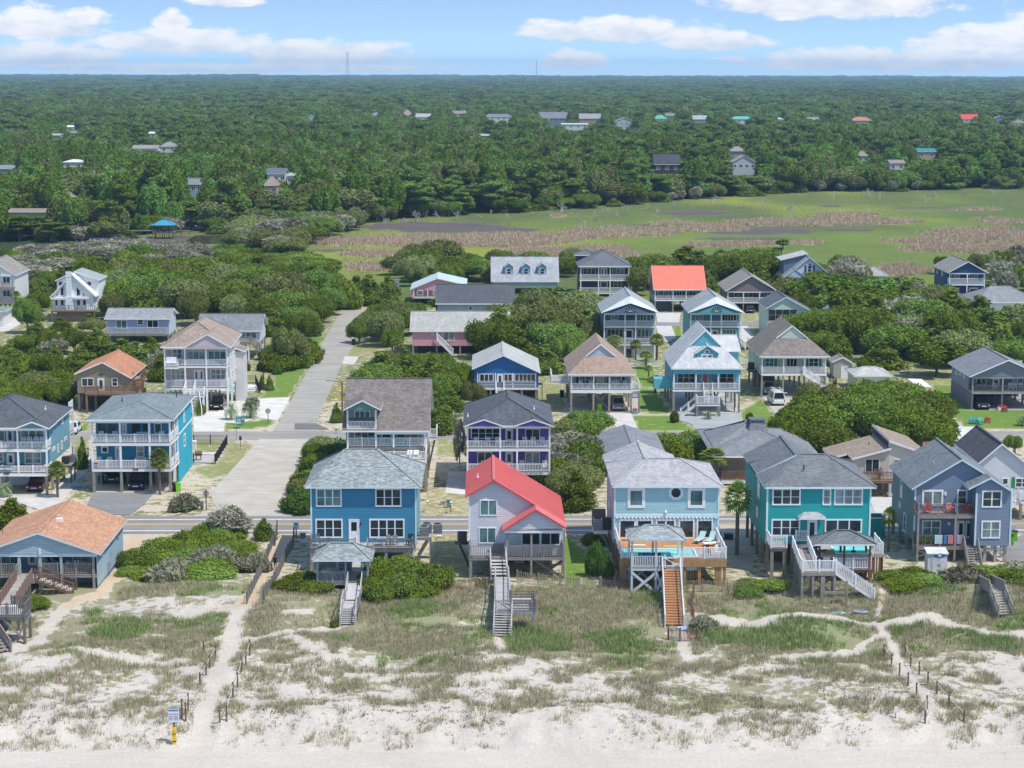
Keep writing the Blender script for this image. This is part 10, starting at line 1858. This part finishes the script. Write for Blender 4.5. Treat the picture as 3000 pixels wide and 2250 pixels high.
# planters and lawn things by the blue grey house
def planter(label,z,x,y,m,fm,w=.8):
 g=at(*z(x,y));t=thing('planter',label,'planter',g);MB().box(-w/2,w/2,-.3,.3,0,.5,m).build('tub',t,uv=False);o=bpy.data.objects.new('flowers',crown_mesh('flowers',[(0,0,.65,w*.5,.3,.2)],120,.10,fm,5,core=False));link(o,t)
RF=paint((.6,.05,.03));planter('white tub of red flowers before the blue grey house',ZH,2050,1235,WHITE,RF,1.2);planter('low tub of red flowers beside the white tub',ZH,2070,1245,BROWNW,RF);planter('terracotta pot of red flowers on the lawn',ZH,1948,1325,paint((.4,.14,.08)),RF);planter('tub of pink flowers by the tan house sign',ZG,620,1510,TEALP,paint((.6,.1,.25)),.7)
adirondack(TEALP,'teal garden chair at the left of the lawn group',(at(*ZH(1840,1330)).x,at(*ZH(1840,1330)).y,0),.4,'garden chairs on the lawn');adirondack(TEALP,'teal garden chair in the middle of the lawn group',(at(*ZH(1868,1332)).x,at(*ZH(1868,1332)).y,0),-.2,'garden chairs on the lawn');adirondack(paint((.12,.5,.35)),'mint green garden chair at the right of the lawn group',(at(*ZH(1900,1335)).x,at(*ZH(1900,1335)).y,0),.1,'garden chairs on the lawn')
adirondack(WHITE,'white garden chair by the carport',(at(*ZH(1560,1190)).x,at(*ZH(1560,1190)).y,0),.6,'white chairs by the carport');adirondack(WHITE,'white garden chair right beside the other by the carport',(at(*ZH(1580,1178)).x,at(*ZH(1580,1178)).y,0),-.4,'white chairs by the carport')
def grill():
 g=at(*ZA(1608,690));t=thing('barbecue_grill','dark barrel grill on the terrace by the metal fence','grill',g);MB().cyl((-.45,0,.95),(.45,0,.95),.32,.32,BROWNW,10).build('drum',t,uv=False)
 for s in(-.3,.3):MB().box(s-.03,s+.03,-.2,.2,0,.7,DARK).build('leg',t,uv=False)
grill()
# ---- docks on the creek
def dock():
 h=House('boat_dock','blue roofed boat dock on posts in the creek','dock',ZM,705,1032);Y=h.Y;x0,x1,z0,z1=h.r(660,972,750,1030,Y);BR_=mat('metal_roof',(.05,.30,.45));h.hip(x0-.3,x1+.3,Y-.5,Y+5,z1,((x0+x1)/2-.5,Y+2.3,z1+1.4),((x0+x1)/2+.5,Y+2.3,z1+1.4),BR_,trim=BR_);zf=h.Z(1003,Y,700)
 h.deck(x0,x1,Y,Y+4.5,zf,None,DGREYW);h.rail([(x0,Y,zf),(x1,Y,zf)],BROWNW,posts=False,sp=.5)
 for x in lin((x0,x1),4):
  for y in(Y,Y+4.4):h.sq('post',x,y,-.5,z1,.22,DGREYW)
 a=h.q(530,990,Y+6);b=h.q(820,990,Y+6);h.deck(a[0],x0,Y+5,Y+6.5,zf+.1,None,DGREYW);h.deck(x1,b[0],Y+5,Y+6.5,zf+.1,None,DGREYW);h.pil(lin((a[0],b[0]),9),[Y+5.2],zf,DGREYW,.2);h.rail([(x1,Y+5,zf+.1),(b[0],Y+5,zf+.1)],BROWNW,posts=False,sp=.6)
 h2=House('boat_lift','small dock with a ramp and a white boat right of the blue roofed dock','dock',ZM,915,985);Y=h2.Y;x0,x1,_,z1=h2.r(862,945,975,950,Y);h2.deck(x0,x1,Y,Y+2,z1,None,BROWNW);h2.pil(lin((x0,x1),5),[Y+.2],z1,DGREYW,.2);h2.part('ramp',MB().beam(((x0+x1)/2+2,Y-.2,z1),((x0+x1)/2-1.5,Y-3,.2),1.2,.1,METAL));h2.rail([((x0+x1)/2+2,Y-.8,z1),((x0+x1)/2-1.5,Y-3.6,.2)],METAL,posts=False,sp=.6)
 bt=thing('boat','white motor boat moored by the small dock','boat',(x0+2,Y-3.5,0));MB().add([(-2.4,-.9,.9),(2.2,-1,.8),(2.2,1,.8),(-2.4,.9,.9),(-3.4,0,1.1),(-2,-.5,.0),(2.1,-.7,0),(2.1,.7,0),(-2,.5,0)],[(0,5,6,1),(1,6,7,2),(2,7,8,3),(4,5,0),(3,8,4),(5,4,8),(5,8,7,6)],WHITE).build('hull',bt,uv=False);MB().box(-.4,.8,-.6,.6,.5,1.5,OFFW).build('console',bt,uv=False)
 h3=House('jetty','low grey jetty with a metal gangway at the left of the creek','dock',ZM,450,1045);Y=h3.Y;x0,x1,_,z1=h3.r(385,1030,545,1036,Y);h3.deck(x0,x1,Y,Y+1.6,max(z1,.8),None,METAL);h3.pil(lin((x0,x1),5),[Y+.1],max(z1,.8),DGREYW,.2);h3.rail([(x0,Y,max(z1,.8)),(x1,Y,max(z1,.8))],METAL,posts=False,sp=.8)
 w=MB().box(-88,-42,at(500,715,0).y,at(500,690,0).y,-.05,.05,mat('water',(.075,.07,.05),)).build('creek_water',None);w['kind']='structure'
dock()
# ---- masts on the horizon
def tower(label,px,ytop,Yt,w=2.2,m=None):
 d=raydir(px,ytop);t=Yt/d.y;X_=d.x*t;H_=CAMH+d.z*t;m=m or paint((.22,.23,.26));o=thing('radio_mast',label,'mast',(X_,Yt,0));b=MB()
 for sx,sy in((-1,-1),(1,-1),(1,1),(-1,1)):b.beam((sx*w,sy*w,0),(sx*w*.35,sy*w*.35,H_),.35,.35,m)
 n=12
 for i in range(n):
  f=i/n;f2=(i+1)/n;a=w*(1-.65*f);c=w*(1-.65*f2);b.beam((-a,-a,H_*f),(c,-c,H_*f2),.2,.2,m);b.beam((a,-a,H_*f),(-c,-c,H_*f2),.2,.2,m)
 b.build('lattice',o,uv=False)
 for zz in(.95,.78):MB().cyl((0,0,H_*zz-.9),(0,0,H_*zz+.9),w*.9,w*.9,OFFW,8).build('antenna_array',o,uv=False)
 MB().cyl((0,0,H_),(0,0,H_+2),.15,.1,m,5).build('tip',o,uv=False)
tower('lattice radio mast with antenna platforms on the horizon left of centre',1018,152,5200,4.2);tower('thin faint mast on the horizon right of centre',1572,176,5600,1.8)
# ================================================================== people
def person(label,loc,rz,pose,shirt,shorts,hair=(.03,.02,.015),skin=(.48,.28,.20),scale=1.0,cat='person',hat=None,pack=None):
 """one continuous skinned body; clothes are colour regions of it plus shells; arms and legs taper"""
 J={'pelvis':(0,0,.95,.135,.11),'waist':(0,0,1.08,.12,.09),'chest':(0,0,1.30,.155,.11),'neck0':(0,0,1.44,.09,.07),'neck':(0,0,1.50,.052,.052),'head0':(0,-.01,1.56,.075,.085),'head':(0,-.01,1.66,.082,.098),'crown':(0,0,1.735,.055,.065)}
 E=[('pelvis','waist'),('waist','chest'),('chest','neck0'),('neck0','neck'),('neck','head0'),('head0','head'),('head','crown')]
 def limb(s,nm,pts):
  for i,p in enumerate(pts):J[nm+str(s)+str(i)]=p
  for i in range(len(pts)-1):E.append((nm+str(s)+str(i),nm+str(s)+str(i+1)))
 for s in(-1,1):
  if pose=='walk':
   k=s*.16;limb(s,'leg',[(s*.09,0,.90,.095,.10),(s*.10,-k*.8,.50,.062,.066),(s*.10,-k*.6+(.1 if s<0 else 0),.10,.040,.042),(s*.10,-k*.6+(.1 if s<0 else 0)-.14,.035,.035,.03)]);limb(s,'arm',[(s*.19,0,1.38,.055,.055),(s*.25,k*.5,1.12,.040,.040),(s*.24,k*.5-.10,.90,.028,.030),(s*.235,k*.5-.15,.80,.026,.032)])
  elif pose=='sit':
   limb(s,'leg',[(s*.09,-.05,.93,.095,.09),(s*.11,-.48,.93,.066,.066),(s*.11,-.50,.52,.042,.044),(s*.11,-.64,.47,.034,.03)]);limb(s,'arm',[(s*.19,0,1.38,.055,.055),(s*.26,-.08,1.14,.040,.040),(s*.15,-.30,1.12,.028,.030),(s*.12,-.38,1.12,.026,.032)])
  else:
   limb(s,'leg',[(s*.09,0,.90,.095,.10),(s*.11,-.02,.50,.062,.066),(s*.11,.02,.10,.040,.042),(s*.12,-.13,.035,.035,.03)]);limb(s,'arm',[(s*.19,0,1.38,.055,.055),(s*.27,-.03,1.12,.040,.040),(s*.18,-.26,1.08,.028,.030),(s*.15,-.34,1.10,.026,.032)])
  E.append(('pelvis','leg%d0'%s));E.append(('chest','arm%d0'%s))
  hw=J['arm%d3'%s]
  for f in range(4):nm='f%d%d'%(s,f);J[nm]=(hw[0]+(f-1.5)*.018,hw[1]-.05,hw[2]-.055+.01*abs(f-1.5),.009,.009);E.append(('arm%d3'%s,nm))
  J['th%d'%s]=(hw[0]-s*.035,hw[1]-.03,hw[2]-.01,.010,.010);E.append(('arm%d3'%s,'th%d'%s))
 nm=list(J);idx={n_:i for i,n_ in enumerate(nm)};me=bpy.data.meshes.new('body');me.from_pydata([J[n_][:3]for n_ in nm],[(idx[a],idx[b])for a,b in E],[])
 o=bpy.data.objects.new('tmp_body',me);link(o);md=o.modifiers.new('s','SKIN');md.use_smooth_shade=True
 for i,n_ in enumerate(nm):me.skin_vertices[0].data[i].radius=J[n_][3:5]
 me.skin_vertices[0].data[0].use_root=True;o.modifiers.new('d','SUBSURF').levels=1;bm=bpy.data.meshes.new_from_object(o.evaluated_get(bpy.context.evaluated_depsgraph_get()));bpy.data.objects.remove(o)
 bm.materials.clear();ms=[paint(skin,rough=.5),paint(shirt),paint(shorts),paint((.03,.03,.03))]
 for m_ in ms:bm.materials.append(m_)
 for p in bm.polygons:
  c=p.center;p.use_smooth=True;ax=abs(c.x);torso=ax<.21
  if c.z<.06 or(pose=='sit' and c.z<.50 and c.y<-.4):p.material_index=3
  elif pose=='sit' and c.z<1.02 and c.y>-.42:p.material_index=2
  elif pose!='sit' and .56<c.z<1.0 and torso:p.material_index=2
  elif 1.0<=c.z<1.47 and(torso or c.z>1.20):p.material_index=1
 t=thing('person',label,cat,loc,None,rz);t.scale=(scale,)*3;b=bpy.data.objects.new('body',bm);link(b,t)
 hl=[(0,.015,1.70,.098,.112,.095),(0,.05,1.64,.09,.08,.10)];hm=crown_mesh('hair',hl,60,.03,paint(hair),3);link(bpy.data.objects.new('hair',hm),t)
 f=MB().prism([(-.012,1.63),(.012,1.63),(.0,1.66)],'y',-.125,-.10,ms[0]);f.build('nose',t,uv=False);fe=MB()
 for s in(-1,1):fe.box(s*.032-.010,s*.032+.010,-.108,-.098,1.665,1.675,BLACK)
 fe.box(-.02,.02,-.106,-.096,1.60,1.607,paint((.35,.12,.10)));fe.build('eyes_and_mouth',t,uv=False)
 if hat:v=[(.13*math.cos(a),.13*math.sin(a)+.01)for a in np.linspace(0,6.283,12,endpoint=False)];MB().prism(v,'z',1.73,1.75,paint(hat)).cyl((0,.01,1.75),(0,.01,1.82),.1,.08,paint(hat),10).build('hat',t,uv=False)
 if pack:MB().box(-.15,.15,.10,.27,1.02,1.42,paint(pack)).build('backpack',t,uv=False)
 return t
g=at(*ZJ(157,333));person('person in a red top and dark backpack walking up the sand path',g,math.pi,'walk',(.35,.03,.05),(.03,.03,.04),scale=.97,pack=(.02,.02,.03),hat=(.30,.05,.05))
ho,Yo,zfo,wyo,pxo,xso=HS['orange']
def deck_person(h,x,y,Yp,z,*a,**k):person(a[0],(h.X(x,Yp,y),Yp,z),*a[1:],**k)
deck_person(ho,140,1480,Yo+1.2,zfo,'person with a red cap standing at the left of the orange roofed porch',0,'stand',(.03,.03,.04),(.05,.05,.08),hat=(.5,.10,.05));
for x,s,l in((362,(.35,.36,.36),'grey haired person in a grey shirt seated on the orange roofed porch'),(433,(.12,.35,.48),'person in a turquoise shirt seated on the orange roofed porch'),(548,(.62,.62,.62),'dark haired person in a white shirt seated on the orange roofed porch')):
 X_=ho.X(x,Yo+1.0,1500);person(l,(X_,Yo+1.0,zfo-.42),0,'sit',s,(.10,.12,.2),hair=(.4,.4,.38)if x==362 else(.02,.015,.01));seat('patio_chair','porch chair under the '+l.split(' seated')[0],(X_,Yo+1.02,zfo),0,None,GREYW)
for v,cols in((612,((.1,.45,.4),(.6,.6,.6))),(628,((.5,.3,.5),(.6,.65,.7)))):towel(ho.X(v,Yo+.7,1500),Yo+.8,zfo+1.15,.28,.8,mat('stripe',cols[0],c2=cols[1],w=.1),'towel hung on the orange roofed porch, '+('teal' if v==612 else 'lilac'))
box_=MB().box(-.5,.5,-.3,.3,0,.9,DARK).build('storage_box',None,uv=False,loc=(ho.X(50,Yo+.9,1530),Yo+.9,zfo));tag(box_,'dark covered grill at the left of the orange roofed porch','grill')
deck_person(gr,958,600,Yr+3.9,zgr,'woman in a pink patterned top standing on the pale green house deck',0,'stand',(.55,.18,.22),(.5,.2,.25),hair=(.08,.03,.02));deck_person(gr,993,605,Yr+3.9,zgr,'person in a yellow hat and orange top leaning on the pale green house deck',.3,'stand',(.60,.20,.05),(.55,.25,.15),hat=(.65,.40,.03))
deck_person(tg,830,1030,tYg+1.6,tzg+.1,'dark haired person seated at the bar under the dark gazebo',0,'sit',(.03,.03,.04),(.03,.03,.04));hb2,Yb,zfb,wyb=HS['beige'];deck_person(hb2,1052,350,Yb+1.2,zfb-.42,'person in blue seated on the long timber deck of the beige house',0,'sit',(.12,.25,.45),(.05,.05,.08));seat('patio_chair','dark chair of the person on the beige house deck',(hb2.X(1052,Yb+1.2,380),Yb+1.22,zfb),0,None,BROWNW);seat('patio_chair','empty dark chair on the beige house deck',(hb2.X(1020,Yb+1.2,380),Yb+1.2,zfb),.3,None,BROWNW)
# ================================================================== air
def haze():
 b=MB();v=[]
 ms=bpy.data.materials.new('haze');ms.use_nodes=True;nt=ms.node_tree;nt.nodes.clear();p=nt.nodes.new('ShaderNodeVolumePrincipled');p.inputs['Color'].default_value=(.48,.74,1.0,1);p.inputs['Density'].default_value=HAZE;p.inputs['Anisotropy'].default_value=.0
 o=nt.nodes.new('ShaderNodeOutputMaterial');nt.links.new(p.outputs[0],o.inputs['Volume'])
 h=b.box(-5600,5600,20,12900,-2.8,108,ms).build('haze',None,uv=False);h['kind']='stuff'
HAZE=.000075
haze()
